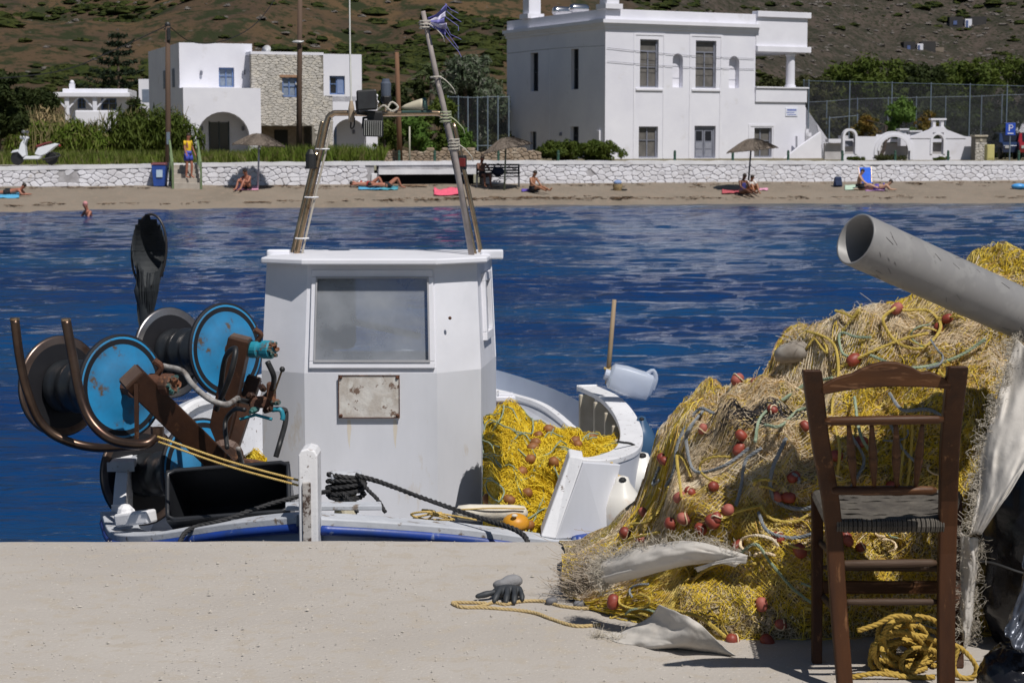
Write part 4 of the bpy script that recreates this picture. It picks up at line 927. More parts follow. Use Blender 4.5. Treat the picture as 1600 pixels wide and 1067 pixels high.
# reed hedge
def reeds(px0, px1, Y, top, label, n, seed, m=f_reed, name='reed_hedge'):
    c = (px0+px1)/2; b = at(c, 250, Y); root = thing(name, (b.x, Y, GZ), label, 'hedge'); W = (px1-px0)/2*Y/FPX; H = Z(top, Y)-GZ
    g = np.random.default_rng(seed); C = []; Rr = []
    for k in range(int((px1-px0)/9)):
        x = b.x+g.uniform(-1, 1)*W*.95; e = 1-.35*abs((x-b.x)/W)**4; h = H*g.uniform(.78, 1.0)*e; C.append((x, Y+g.uniform(-.8, 1.4), GZ+h*.5)); Rr.append((.75, .7, h*.52))
    V, F = leafcloud(C, Rr, int(n*1.6), .07, 2.6, up=1, surf=.45, g=g); np_obj('foliage', V, F, m, root)
    mb = MB()
    for k in range(60):
        x = b.x+g.uniform(-1, 1)*W*.9; h = H*g.uniform(.8, 1.02); mb.tube([(x, Y, GZ), (x+g.normal(0, .1), Y, GZ+h*.6), (x+g.normal(0, .25), Y, GZ+h)], [.03,.022,.008], 5)
    mb.build('stems', M('reed_stem', (.25,.2,.09), (.16,.14,.06), .8), root, kind='stuff')
    return root
reeds(8, 165, 88, 184, 'long dense green reed hedge behind the parked scooter', 6500, 3)
reeds(150, 303, 89, 164, 'taller green oleander and reed hedge against the white house corner', 7500, 5, f_mid)
t = reeds(45, 110, 93, 164, 'dry straw coloured reed plumes rising behind the hedge', 500, 8, M('dry_reed', (.3,.22,.11), (.24,.18,.09), .9), 'dry_reeds')
tree('olive_tree', -2, 84, 108, 95, 'big dark bushy tree cut by the left edge behind the scooter', f_dark, 4200, .15, trunk_h=.25)
tree('dark_tree', 62, 112, 138, 80, 'dark round tree behind the reeds left of the low white house', f_dark, 2200, .16, trunk_h=.1)
tree('dark_bush', 212, 118, 150, 42, 'dark bush between low white house and annex', f_dark, 900, .15, trunk_h=.05, cat='bush')

def araucaria():
    Y = 165; b = at(187, 250, Y); H = Z(44, Y)-GZ; root = thing('norfolk_pine', (b.x, Y, GZ), 'tall dark tiered pine with level branches standing before the hillside', 'tree')
    mb = MB(); mb.tube([(b.x, Y, GZ), (b.x+.1, Y, GZ+H)], [.28, .03], 8); mb.build('trunk', m_bark, root)
    g = np.random.default_rng(4); Vs = []; Fs = []; c = 0; br = MB(); z = .2
    tier = 0
    while z < .97:
        L = 4.6*(1-z)**.8*g.uniform(.85, 1.1)+.25; nb = 7
        for k in range(nb):
            a = 6.28*k/nb+g.uniform(0, .6)+tier; l = L*g.uniform(.75, 1.1); p0 = Vector((b.x, Y, GZ+H*z)); tip = p0+Vector((math.cos(a)*l, math.sin(a)*l, l*.16*g.uniform(.4, 1.6)-.1)); mid = p0.lerp(tip, .5)-Vector((0,0,l*.1))
            P = smooth_path([p0, mid, tip], 8); br.tube(P, [.05*(1-i/9) for i in range(8)], 4)
            n = int(l*30)+8; ts = g.random(n)**.7; pp = np.array([P[min(7, int(t*7.99))] for t in ts])+g.normal(0, .1, (n, 3))*[1,1,.6]
            V, F = leafcloud([(0,0,0)], [.01], n, .13, 1.9, g=g); V = V.reshape(n, 4, 3)-V.reshape(n, 4, 3).mean(1, keepdims=True)+pp[:, None]
            Vs.append(V.reshape(-1, 3)); Fs.append(F+c); c += n*4
        z += .062+.045*(1-z); tier += .5
    np_obj('foliage', np.vstack(Vs), np.vstack(Fs), f_pine, root); br.build('branches', m_bark, root, kind='stuff')
araucaria()

# centre trees between the two houses
tree('grey_green_tree', 735, 108, 84, 125, 'large grey green flowering tree beside the white house', f_grey, 6000, .13, trunk_h=.12, blobs=14)
tree('green_tree', 620, 112, 130, 75, 'dark green tree right behind the floodlight gantry', f_dark, 2600, .15, trunk_h=.1)
tree('leafy_tree', 650, 99, 168, 62, 'bright green leafy tree behind the leaning wooden pole', f_bright, 2600, .13, trunk_h=.1)
tree('leafy_bush', 722, 97, 198, 42, 'fresh green round bush in front of the court fence', f_bright, 1500, .11, trunk_h=.03, cat='bush')
tree('shady_bush', 602, 97, 188, 40, 'dark leafy bush beside the right arch of the white and stone house', f_mid, 1500, .13, trunk_h=.03, cat='bush')
tree('mid_tree', 690, 101, 150, 60, 'olive green tree between the bright tree and the court fence', f_mid, 2200, .14, trunk_h=.05)
tree('scrub_tree', 770, 116, 160, 120, 'brownish green scrub behind the left court fence', f_olive, 3500, .15, trunk_h=.02)
tree('side_tree', 655, 116, 118, 40, 'dark pointed tree left of the grey green tree', f_dark, 1000, .15, trunk_h=.2)
def palm(px, Y, top, label):
    b = at(px, 250, Y); zt = Z(top, Y); root = thing('palm_tree', (b.x, Y, GZ), label, 'palm', None); mb = MB(); mb.tube([(b.x, Y, GZ), (b.x, Y, zt)], [.22, .16], 8); mb.build('trunk', m_bark, root)
    g = np.random.default_rng(int(px)); fr = MB()
    for k in range(26):
        a = g.uniform(0, 6.28); e = g.uniform(-.3, 1.1); L = g.uniform(1.2, 1.7); o = Vector((b.x, Y, zt)); d = Vector((math.cos(a)*math.cos(e), math.sin(a)*math.cos(e), math.sin(e)))
        P = smooth_path([o, o+d*L*.5+Vector((0,0,.1)), o+d*L-Vector((0,0,.35))], 8)
        for i in range(1, 8):
            s = P[i]-P[i-1]; side = s.cross(Vector((0,0,1))).normalized()*.34*(1.1-i/8)
            for q in (-1, 1): fr.add([P[i-1], P[i], P[i]+side*q+s*.8-Vector((0,0,.12))], [(0,1,2)])
    fr.build('fronds', foliage_mat('palm_leaf', (.05,.075,.025), (.08,.1,.04)), root)
palm(676, 112, 122, 'small fan palm above the dark trees at centre'); palm(528, 118, 130, 'small palm peeping over the arched house roof')

# tree belt on the right
belt = [(1205,118,118,90,f_olive),(1262,122,116,110,f_olive),(1310,125,100,120,f_mid),(1352,122,82,130,f_mid),(1400,128,92,120,f_mid),(1440,124,98,110,f_dark),(1485,128,92,120,f_mid),(1530,126,88,120,f_mid),(1578,130,84,110,f_mid),(1625,126,86,100,f_dark)]
kinds = ['low olive coloured tree seen through the porch of the big white house','olive brown tree just right of the porch column','rounded green tree in the belt behind the court fence, third from the porch','tallest green crown of the belt, below the lower hillside villa','broad green crown in the belt, right of the tallest one','darker crown in the belt above the chimney of the garden wall','green crown in the belt above the end of the white garden wall','green crown in the belt above the stone pillar','green crown in the belt above the blue parking sign','dark crown at the right edge of the tree belt']
for (px, Y, top, w_, m_), lab in zip(belt, kinds): tree('belt_tree', px, Y, top, w_, lab, m_, 3600, .17, trunk_h=.02, blobs=12, group='tree belt behind the ball court')
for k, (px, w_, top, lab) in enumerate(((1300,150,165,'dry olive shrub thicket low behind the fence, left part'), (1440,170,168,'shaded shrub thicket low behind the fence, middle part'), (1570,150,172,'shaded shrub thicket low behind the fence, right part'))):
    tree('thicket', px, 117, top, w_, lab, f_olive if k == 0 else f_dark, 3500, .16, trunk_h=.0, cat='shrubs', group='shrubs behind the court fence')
tree('orange_bush', 1352, 104, 178, 50, 'orange flowering bush behind the left of the white arches', foliage_mat('leaf_orange', (.20,.11,.02), (.08,.09,.02)), 1500, .09, trunk_h=.02, cat='bush')
tree('garden_tree', 1408, 104, 152, 55, 'slim bright green garden tree above the big white arch', f_bright, 2200, .11, trunk_h=.02)
tree('orange_bush', 1447, 105, 172, 44, 'orange flowering bush right of the garden tree', foliage_mat('leaf_orange', (.20,.11,.02), (.08,.09,.02)), 1300, .09, trunk_h=.02, cat='bush')
tree('low_hedge', 880, 95, 222, 82, 'clipped dark green hedge at the foot of the white house, left half', f_mid, 3800, .085, trunk_h=.0, cat='hedge', squash=1.1, blobs=14)
tree('low_hedge', 938, 93, 223, 78, 'clipped dark green hedge at the foot of the white house, right half', f_mid, 3600, .085, trunk_h=.0, cat='hedge', squash=1.1, blobs=14)
tree('garden_shrub', 1390, 95.5, 243, 52, 'low reddish green shrub in front of the big white arch', f_olive, 900, .06, trunk_h=.0, cat='shrub')
tree('garden_shrub', 1337, 95.5, 246, 28, 'low shrub at the foot of the small left arch', f_mid, 400, .06, trunk_h=.0, cat='shrub')
tree('garden_shrub', 1472, 95.5, 246, 30, 'tiny green shrub under the arched niche at the right', f_mid, 350, .05, trunk_h=.0, cat='shrub')

# ---- fences
m_fpost = M('fence_post', (.15,.19,.24), (.12,.16,.2), .6, 0, scale=3)
m_wire = M('fence_wire', (.03,.035,.045), None, .6, .3)
def fence(name, pts, top_off, label, gap=.11, mesh_top=0.0, rail2=None):
    root = thing(name, (pts[0][0], pts[0][1], GZ), label, 'fence')
    for i, (x, y, z) in enumerate(pts):
        mb = MB(); mb.cyl((x, y, GZ-.2), (x, y, z), .036, n=8); mb.ball((x, y, z), .045, 8); mb.build('post', m_fpost, root)
    mb = MB(); wires = []
    for (x0,y0,z0),(x1,y1,z1) in zip(pts[:-1], pts[1:]):
        mb.cyl((x0,y0,z0-.03), (x1,y1,z1-.03), .022, n=6)
        if rail2: mb.cyl((x0,y0,rail2), (x1,y1,rail2), .025, n=6)
        L = math.hypot(x1-x0, y1-y0); zt = min(z0, z1)-.05-mesh_top; h = zt-GZ; n = int((L+h)/gap); u = Vector(((x1-x0)/L, (y1-y0)/L, 0)); o = Vector((x0, y0, 0))
        for k in range(1, n):
            d = k*gap
            for sgn in (1, -1):
                a = max(0, d-h); b = min(L, d)   # line from (a, top?) 
                za = GZ+(h if d > h else d); zb = GZ+(0 if d <= L else d-L)
                if sgn == -1: a2, b2 = L-a, L-b
                else: a2, b2 = a, b
                p = o+u*a2; q = o+u*b2; wires.append(((p.x, p.y, za), (q.x, q.y, zb)))
    mb.build('rail', m_fpost, root)
    W = np.array(wires); d = W[:,1]-W[:,0]; d /= np.linalg.norm(d, axis=1)[:,None]+1e-9
    up = np.cross(d, np.array([.1,1,.05])); up /= np.linalg.norm(up, axis=1)[:,None]+1e-9; s2 = np.cross(d, up); r = .006
    V = np.stack([W[:,0]+up*r, W[:,0]-up*r*.5+s2*r*.86, W[:,0]-up*r*.5-s2*r*.86, W[:,1]+up*r, W[:,1]-up*r*.5+s2*r*.86, W[:,1]-up*r*.5-s2*r*.86], 1).reshape(-1,3)
    i = (np.arange(len(W))*6)[:,None]; F = np.vstack([i+np.array([[0,1,4,3]]), i+np.array([[1,2,5,4]]), i+np.array([[2,0,3,5]])])
    np_obj('chain_link', V, F, m_wire, root)['kind'] = 'stuff'
    return root
def fpts(L, Y0, Y1):
    out = []
    for i, (px, py) in enumerate(L):
        Y = Y0+(Y1-Y0)*i/(len(L)-1); p = at(px, py, Y); out.append((p.x, p.y, p.z))
    return out
fence('court_fence', fpts([(1256,125.8),(1264,126),(1328,127.5),(1394,129),(1455,130.5),(1516,132),(1574,133.5),(1640,135)], 114, 104), 0, 'tall chain link ball court fence on the right, nearer row with pale posts')
fence('court_fence', fpts([(1245,160),(1292,158),(1340,154),(1388,153),(1432,152),(1478,151),(1534,150),(1566,148),(1630,147)], 116, 115), 0, 'chain link ball court fence on the right, farther and lower row')
fence('court_fence', fpts([(700,151),(716,151),(731,152),(746,152),(762,151),(778,151),(795,151)], 102, 104), 0, 'tall chain link fence with close posts left of the white house', rail2=Z(228, 103))
fence('goal_frame', fpts([(1296,184),(1340,180)], 105, 105), 0, 'low rail section of fence behind the house stair', gap=.5)

# ---- poles, wires
m_pole = M('pole_wood', (.12,.075,.05), (.08,.05,.035), .85, scale=2, stretch=(3,3,.3), bump=.5, bscale=14, bdist=.01)
def pole(name, bpx, bpy, tpx, tpy, Y, r, label, mat=m_pole, extra=None, z0=None):
    b = at(bpx, bpy, Y); t = at(tpx, tpy, Y); z0 = b.z if z0 is None else z0; k = (z0-t.z)/(b.z-t.z); b = t+(b-t)*k
    root = thing(name, b, label, 'pole'); mb = MB(); mb.tube([b-Vector((0,0,.2)), b.lerp(t,.5), t], [r*1.15, r, r*.85], 12); mb.build('shaft', mat, root, smooth=True)
    return root, b, t
p1, b1, t1 = pole('utility_pole', 263, 286, 262, 40, 76, .11, 'wooden utility pole beside the beach steps with wires at its top')
mb = MB(); mb.cyl(t1-Vector((.15,0,.15)), t1+Vector((.12,0,-.1)), .04, n=6); mb.ball(t1+Vector((0,0,.02)), .12, 8); mb.box(t1+Vector((.06,-.1,-.35)), (.12,.1,.5)); mb.build('insulator', M('insulator_black', (.03,.03,.03), None, .5), p1)
mb = MB(); q = b1.lerp(t1, .3); mb.box(q+Vector((.03,-.14,-.1)), (.14,.06,.5)); mb.build('meter_plate', m_fpost, p1, bevel=.01)
p2, b2, t2 = pole('utility_pole', 467, 248, 469, -30, 82, .115, 'tall dark utility pole in front of the bare stone wall', z0=GZ)
mb = MB(); q = at(465, 66, 81.8); mb.ball(q, .14, 10, (1.8,.8,.5)); mb.cyl(q, q+Vector((.25,.2,.05)), .03, n=6); mb.build('street_lamp', M('lamp_grey', (.5,.5,.5), None, .4), p2)
p3, b3, t3 = pole('utility_pole', 625, 248, 620, 82, 92, .12, 'short leaning wooden pole in front of the bright green trees', M('pole_brown', (.2,.1,.055), (.13,.07,.04), .9, scale=3, stretch=(3,3,.3)), z0=GZ)
pole('slim_post', 640, 240, 640, 198, 90, .04, 'slim pale post beside the bright green bush', M('pale_post', (.5,.48,.4), None, .8), z0=GZ)
pole('slim_post', 280, 252, 266, 226, 84, .03, 'pale leaning stake in the grass before the round arch', M('pale_post', (.5,.48,.4), None, .8)) if False else None
def wire(P, r, label):
    a = Vector(P[0]); mb = MB(); mb.tube(smooth_path(P, 40), r, 5); o = mb.build('overhead_wire', M('wire_black', (.01,.01,.01), None, .6), None, loc=a); tag(o, label, 'wire', 'overhead wires')
wire([t1, at(180, 78, 74), at(90, 112, 72), at(-60, 128, 70)], .022, 'black overhead wire sagging from the pole top to the left edge')
wire([t1, at(300, 66, 80), at(350, 64, 84), at(400, 37, 90), at(440, -15, 95)], .022, 'black overhead wire dipping from the pole past the roof of the arched house')
wire([at(793, 84, 103), at(870, 76, 100), at(944, 72, 103.5)], .012, 'thin pale wire across the shaded side of the white house')
# ================================================================== FISHING BOAT
m_paint_low = M('boat_paint_grey_spots', (.68,.69,.74), (.58,.59,.63), .5, scale=2.4, spot=(.50,.43,.34), spots=(.62,.76), sscale=7, bump=.15, bscale=25, bdist=.004, stretch=(1,1,.35))  # greyer base than the upper cabin's white, with brown dirt spots
m_worn = M('worn_cap_paint', (.52,.54,.58), (.40,.42,.46), .6, scale=6, spot=(.2,.16,.13), spots=(.58,.64), sscale=16, bump=.35, bscale=40, bdist=.004)
m_blue_p = M('blue_boat_paint', (.012,.05,.30), (.02,.05,.2), .4, scale=8, spot=(.25,.3,.4), spots=(.62,.70), sscale=18, bump=.2, bscale=40, bdist=.003)
m_hull = M('hull_paint', (.50,.56,.68), (.42,.48,.6), .45, scale=2, spot=(.2,.2,.22), spots=(.66,.75), sscale=5)
m_chip = M('chipped_white', (.78,.78,.80), (.7,.7,.72), .5, scale=5, spot=(.2,.16,.14), spots=(.61,.65), sscale=26, bump=.4, bscale=60, bdist=.003)
m_steel = M('steel_tube', (.50,.38,.26), (.32,.22,.14), .25, .9, scale=8, spot=(.2,.09,.04), spots=(.62,.72), sscale=9, rbump=.12)
m_rusttube = M('bronze_tube', (.13,.085,.06), (.07,.045,.035), .32, .8, scale=7, spot=(.09,.04,.03), spots=(.55,.7), sscale=10)
m_brown = M('brown_beam', (.065,.026,.012), (.035,.015,.008), .5, .25, scale=6, spot=(.22,.10,.045), spots=(.60,.70), sscale=14, bump=.35, bscale=45, bdist=.004)
m_reelblue = M('reel_blue', (.02,.25,.52), (.035,.17,.33), .45, scale=5, spot=(.10,.07,.045), spots=(.60,.67), sscale=10, bump=.15, bscale=20, bdist=.003)
m_reelbrown = M('reel_brown', (.22,.16,.13), (.15,.10,.08), .32, .8, scale=5, spot=(.1,.05,.03), spots=(.6,.7), sscale=6)
m_reelsteel = M('reel_steel', (.50,.48,.47), (.38,.35,.33), .3, .9, scale=6, spot=(.25,.15,.1), spots=(.62,.72), sscale=8)
m_line = M('wound_line', (.012,.014,.016), (.02,.024,.03), .38, scale=3, stretch=(1,1,1), bump=.4, bscale=120, bdist=.002)
m_yrope = M('yellow_line', (.62,.45,.16), (.5,.34,.1), .8, scale=30)
m_black_rope = M('black_rope', (.012,.012,.013), (.03,.03,.032), .75, scale=60)

boat = thing('fishing_boat', Vector((-.68, 10.2, -.9)), 'small white fishing boat with blue rubbing strake moored bow to the quay', 'boat')
stem = Vector((-.86, 7.74, .0))
def rz_(x, y):   # height of the cap rail
    return 0
# plan outline of the cap rail: fore part
fore_r = [at(497,806,7.74), at(600,812,7.82), at(720,822,7.93), at(845,838,8.02), at(905,842,8.12), at(942,834,8.3)]
fore_l = [at(474,803,7.74), at(380,812,7.86), at(300,824,8.0), at(232,833,8.16), at(190,829,8.4), at(176,800,8.75)]
def rail(path, name, w=.13, h=.035, mat=m_worn, out=1, dz=0):
    P = smooth_path(path, 40); V = []; F = []
    for i, p in enumerate(P):
        d = (P[min(i+1,39)]-P[max(i-1,0)]); d.z = 0; d.normalize(); n = Vector((-d.y, d.x, 0))*out; p = p+Vector((0,0,dz))
        wob = .002*math.sin(i*1.7)
        V += [p+n*(-w*.35), p+n*(w*.65+wob), p+n*(w*.65+wob)-Vector((0,0,h)), p+n*(-w*.35)-Vector((0,0,h))]
    F = [(i*4+k, (i+1)*4+k, (i+1)*4+(k+1)%4, i*4+(k+1)%4) for i in range(39) for k in range(4)]+[(3,2,1,0), tuple(39*4+k for k in range(4))]
    return MB().add(V, F).build(name, mat, boat, bevel=.006)
rail(fore_r, 'cap_rail', .15, out=1); rail(fore_l, 'cap_rail', .15, out=-1)
def strake(path, r=.026, dz=-.05, off=.0, out=1, name='rubbing_strake', mat=m_blue_p):
    P = smooth_path(path, 40); Q = []
    for i, p in enumerate(P):
        d = (P[min(i+1,39)]-P[max(i-1,0)]); d.z = 0; d.normalize(); n = Vector((d.y, -d.x, 0))*out; Q.append(p+n*off+Vector((0,0,dz)))
    return MB().tube(Q, r, 8).build(name, mat, boat, smooth=True)
strake(fore_r, .024, -.05, .04, 1); strake(fore_l, .024, -.05, .04, -1)
strake([at(900,846,8.05), at(945,838,8.28), at(968,830,8.6), at(985,820,9.1)], .03, -.0, .0, 1)
# hull skin from rail to waterline
sheer = [*(fore_l[::-1]), stem+Vector((0,0,.02)), *fore_r]
full_l = [Vector((-1.97, 9.2, .02)), Vector((-2.02, 10.2, -.02)), Vector((-1.9, 11.4, .0)), Vector((-1.45, 12.5, .05)), Vector((-.75, 13.1, .12))]
full_r = [Vector((.60, 8.9, -.1)), Vector((.66, 9.6, -.08)), Vector((.62, 10.5, -.05)), Vector((.40, 11.7, .0)), Vector((-.10, 12.7, .06)), Vector((-.75, 13.1, .12))]
outl = smooth_path(full_l[::-1]+fore_l[::-1]+[stem+Vector((0,0,.0))]+fore_r+full_r, 110)
mb = MB(); cx = Vector((-.68, 10.3, 0)); V = []
lev = [(-.03, 1.0), (-.25, .97), (-.5, .90), (-.8, .78), (-1.1, .55)]
for dz, k in lev:
    for p in outl:
        q = Vector((cx.x+(p.x-cx.x)*k, cx.y+(p.y-cx.y)*(1-(1-k)*.5), p.z+dz if dz > -.9 else -1.15)); V.append(q)
n = len(outl); mb.add(V, [(j*n+i, j*n+i+1, (j+1)*n+i+1, (j+1)*n+i) for j in range(len(lev)-1) for i in range(n-1)]); mb.build('hull', m_hull, boat, smooth=True)
# after rails left side: white bulwark seen past the reels
def wallstrip(path, h0, h1, th, name, mat, par=boat, inward=1):
    P = smooth_path(path, 30); V = []
    for i, p in enumerate(P):
        d = (P[min(i+1,29)]-P[max(i-1,0)]); d.z = 0; d.normalize(); nn = Vector((-d.y, d.x, 0))*inward*th
        a, b = (h0, h1) if not callable(h1) else (h0, h1(i/29)); V += [p+Vector((0,0,a)), p+Vector((0,0,b)), p+nn+Vector((0,0,b)), p+nn+Vector((0,0,a))]
    return MB().add(V, [(i*4+k, (i+1)*4+k, (i+1)*4+(k+1)%4, i*4+(k+1)%4) for i in range(29) for k in range(4)]+[(3,2,1,0), tuple(29*4+k for k in range(4))]).build(name, mat, par, bevel=.006)
wallstrip([at(176,800,8.75), Vector((-1.95,9.1,-.0)), Vector((-2.0,9.9,0)), Vector((-1.97,10.8,0)), Vector((-1.6,12.1,.05)), Vector((-.75,13.05,.1))], -.5, .03, .06, 'bulwark', m_chip, inward=-1)
rail([Vector((-1.93,8.95,.03)), Vector((-2.0,9.9,.035)), Vector((-1.97,10.8,.035)), Vector((-1.6,12.1,.08)), Vector((-.75,13.05,.13))], 'cap_rail', .12, out=-1)
# deck
deck = MB(); pts = [p for p in outl]; cz = -.42
ring_ = [Vector((cx.x+(p.x-cx.x)*.97, cx.y+(p.y-cx.y)*.985, cz)) for p in pts]; deck.add([Vector((cx.x, cx.y, cz))]+ring_, [(0, i+1, i+2) for i in range(len(ring_)-1)])
deck.build('deck', M('deck_grey', (.42,.44,.47), (.34,.35,.38), .7, scale=4, spot=(.2,.13,.09), spots=(.6,.7), sscale=8), boat)
foredeck = MB(); fd = [p for p in smooth_path(fore_l[::-1], 20)[6:]]+[p for p in smooth_path(fore_r, 20)[:13]]
foredeck.prism([Vector((p.x, p.y+.05, p.z-.045)) for p in fd], (0,0,-.02)); foredeck.build('foredeck', m_worn, boat)
# stem post
a0 = at(484,850,7.66); mb = MB(); zt = Z(697,7.66); x0, x1 = X(469,770,7.66), X(499,770,7.66)
prof = [(x0,-.6),(x0,zt-.03),(x0+.012,zt-.008),((x0+x1)/2,zt),(x1-.012,zt-.008),(x1,zt-.03),(x1,-.6)]
mb.prism([Vector((a,7.60,b)) for a,b in prof], (0,.15,0)); o = mb.build('stem_post', m_chip, boat, bevel=.008, seg=3)
mb = MB(); mb.box(((x0+x1)/2-.006,7.594,(zt-.6)/2-.05), (x1-x0-.045,.012,zt+.42)); mb.build('stem_band', M('rusted_band', (.5,.48,.46), (.3,.27,.25), .6, scale=20, spot=(.07,.045,.035), spots=(.50,.55), sscale=30, bump=.5, bscale=70, bdist=.003), o, bevel=.004)

# ---- wheelhouse
WH = [at(412,800,9.55), at(478,800,9.42), at(684,800,9.42), at(752,800,9.60), Vector((-.088,10.2,0)), Vector((-1.24,10.2,0))]
zk = Z(583,9.42); zt_ = Z(412,9.5)
ctr = Vector((-.65, 9.9, 0))
def ring_at(z, k, ky=None):
    return [Vector((ctr.x+(p.x-ctr.x)*k, (ctr.y+(p.y-ctr.y)*(ky or k)) if p.y < 10.0 else p.y, z)) for p in WH]
kt = .955; rings = [ring_at(-.45, 1.0), ring_at(zk, 1.0), ring_at(zt_, kt, .89)]
# front upper panel with window hole; other panels plain
TH = .03
def inset(r): return [Vector((ctr.x+(p.x-ctr.x)*.955, ctr.y+(p.y-ctr.y)*.955, p.z)) for p in r]
low = MB(); n6 = 6
R0, R1 = rings[0], rings[1]; I0, I1 = inset(R0), inset(R1)
low.add(R0+R1+I0+I1, [(i, (i+1)%6, 6+(i+1)%6, 6+i) for i in range(6)]+[(12+(i+1)%6, 12+i, 18+i, 18+(i+1)%6) for i in range(6)])
low.build('cabin_lower', m_paint_low, boat)
R2 = rings[2]; I2 = inset(R2)
def panel_hole(mb, A, B, C, D, a0, a1, b0, b1, nrm):
    """quad A(bottom left) B(bottom right) C(top right) D(top left) with a hole in fractions"""
    f = lambda u, v: (A.lerp(B, u)).lerp(D.lerp(C, u), v); us = [0,a0,a1,1]; vv = [0,b0,b1,1]
    for i in range(3):
        for j in range(3):
            if i == 1 and j == 1: continue
            q = [f(us[i],vv[j]), f(us[i+1],vv[j]), f(us[i+1],vv[j+1]), f(us[i],vv[j+1])]; mb.add(q, [(0,1,2,3)]); mb.add([p+nrm for p in q], [(3,2,1,0)])
    q = [f(a0,b0), f(a1,b0), f(a1,b1), f(a0,b1)]; mb.add(q+[p+nrm for p in q], [(1,0,4,5),(2,1,5,6),(3,2,6,7),(0,3,7,4)])
    return f
up = MB(); nrm = (R1[2]-R1[1]).cross(R2[1]-R1[1]).normalized(); nin = -nrm*.03 if nrm.y < 0 else nrm*.03
f_front = panel_hole(up, R1[1], R1[2], R2[2], R2[1], .055, .965, .085, .9, nin)
up.add([R1[0], R1[1], R2[1], R2[0]], [(0,1,2,3)]); up.add([R1[2], R1[3], R2[3], R2[2]], [(0,1,2,3)])
sn = (R1[4]-R1[3]).cross(R2[3]-R1[3]).normalized(); sn = sn if sn.x < 0 else -sn
f_side = panel_hole(up, R1[3], R1[4], R2[4], R2[3], .28, .62, .32, .8, sn*.03)
f_back = panel_hole(up, R1[4], R1[5], R2[5], R2[4], .3, .78, .05, .85, Vector((0,-.03,0)))
up.add([R1[5], R1[0], R2[0], R2[5]], [(0,1,2,3)])
up.add([I1[0], I1[1], I2[1], I2[0], I1[2], I1[3], I2[3], I2[2], I1[5], I2[5]], [(3,2,1,0),(7,6,5,4),(0,8,9,3)])
up.build('cabin_upper', white_paint, boat)
# roof with slight camber
ro = [Vector((ctr.x+(p.x-ctr.x)*1.055, ctr.y+(p.y-ctr.y)*(1.2 if p.y < 10.0 else 1.1), zt_)) for p in R2]
ro[0].x += .012; ro[3].x += .03
mb = MB(); th = .03; top = [p+Vector((0,0,th)) for p in ro]; cen = ctr+Vector((0,0,zt_+th+.012)); mid = [cen.lerp(p, .6)+Vector((0,0,.004)) for p in top]
mb.add([p for p in ro]+top+mid+[cen], [(5,4,3,2,1,0)]+[(i,(i+1)%6,6+(i+1)%6,6+i) for i in range(6)]+[(6+i,6+(i+1)%6,12+(i+1)%6,12+i) for i in range(6)]+[(12+i,12+(i+1)%6,18) for i in range(6)])
mb.build('cabin_roof', white_paint, boat, bevel=.007)
# window frame (proud), glass
def quadf(f, u0, u1, v0, v1, out0, out1, nn):
    q = [f(u0,v0), f(u1,v0), f(u1,v1), f(u0,v1)]; return [p+nn*out0 for p in q]+[p+nn*out1 for p in q]
nout = -nin.normalized()
mb = MB()
for (a,b,c,d) in ((.035,.985,.045,.105),(.035,.985,.88,.945),(.035,.075,.106,.879),(.945,.985,.106,.879)): mb.hexa(quadf(f_front,a,b,c,d,-.004,.016,nout))
wf = mb.build('window_frame', M('window_frame_white', (.78,.78,.83), (.73,.73,.78), .4, scale=8), boat, bevel=.004, kind='stuff') if False else mb.build('window_frame', M('window_frame_white', (.78,.78,.83), (.73,.73,.78), .4, scale=8), boat, bevel=.004)
mb = MB()
for (a,b,c,d) in ((.070,.082,.10,.885),(.938,.950,.10,.885),(.0821,.9379,.10,.122),(.0821,.9379,.864,.885)): mb.hexa(quadf(f_front,a,b,c,d,.0162,.022,nout))
mb.build('window_bead', M('bead_dark', (.4,.4,.42), None, .5), wf)
gm = bpy.data.materials.new('dusty_window'); gm.use_nodes = True; N = gm.node_tree.nodes; L = gm.node_tree.links; p = N['Principled BSDF']; out = N['Material Output']
p.inputs['Base Color'].default_value = (.42,.44,.47,1); p.inputs['Roughness'].default_value = .12
tr = N.new('ShaderNodeBsdfTransparent'); tr.inputs[0].default_value = (.75,.8,.88,1); mx = N.new('ShaderNodeMixShader'); no = N.new('ShaderNodeTexNoise'); no.inputs['Scale'].default_value = 5; no.inputs['Detail'].default_value = 8; tcc = N.new('ShaderNodeTexCoord'); L.new(tcc.outputs['Object'], no.inputs[0])
mr = N.new('ShaderNodeMapRange'); mr.inputs[1].default_value = .35; mr.inputs[2].default_value = .75; mr.inputs[3].default_value = .30; mr.inputs[4].default_value = .62; L.new(no.outputs[0], mr.inputs[0]); L.new(mr.outputs[0], mx.inputs[0]); L.new(tr.outputs[0], mx.inputs[1]); L.new(p.outputs[0], mx.inputs[2]); L.new(mx.outputs[0], out.inputs[0])
mb = MB(); mb.hexa(quadf(f_front,.06,.96,.09,.895,-.014,-.008,nout)); mb.build('window_glass', gm, wf)
mb = MB(); so = -sn
for (a,b,c,d) in ((.22,.68,.24,.32),(.22,.68,.8,.88),(.22,.30,.321,.799),(.60,.68,.321,.799)): mb.hexa(quadf(f_side,a,b,c,d,-.003,.022,so))
sw = mb.build('side_window_frame', MATS['window_frame_white'], boat, bevel=.003)
mb = MB(); mb.hexa(quadf(f_side,.29,.61,.31,.81,-.012,-.006,so)); mb.build('side_glass', gm, sw)
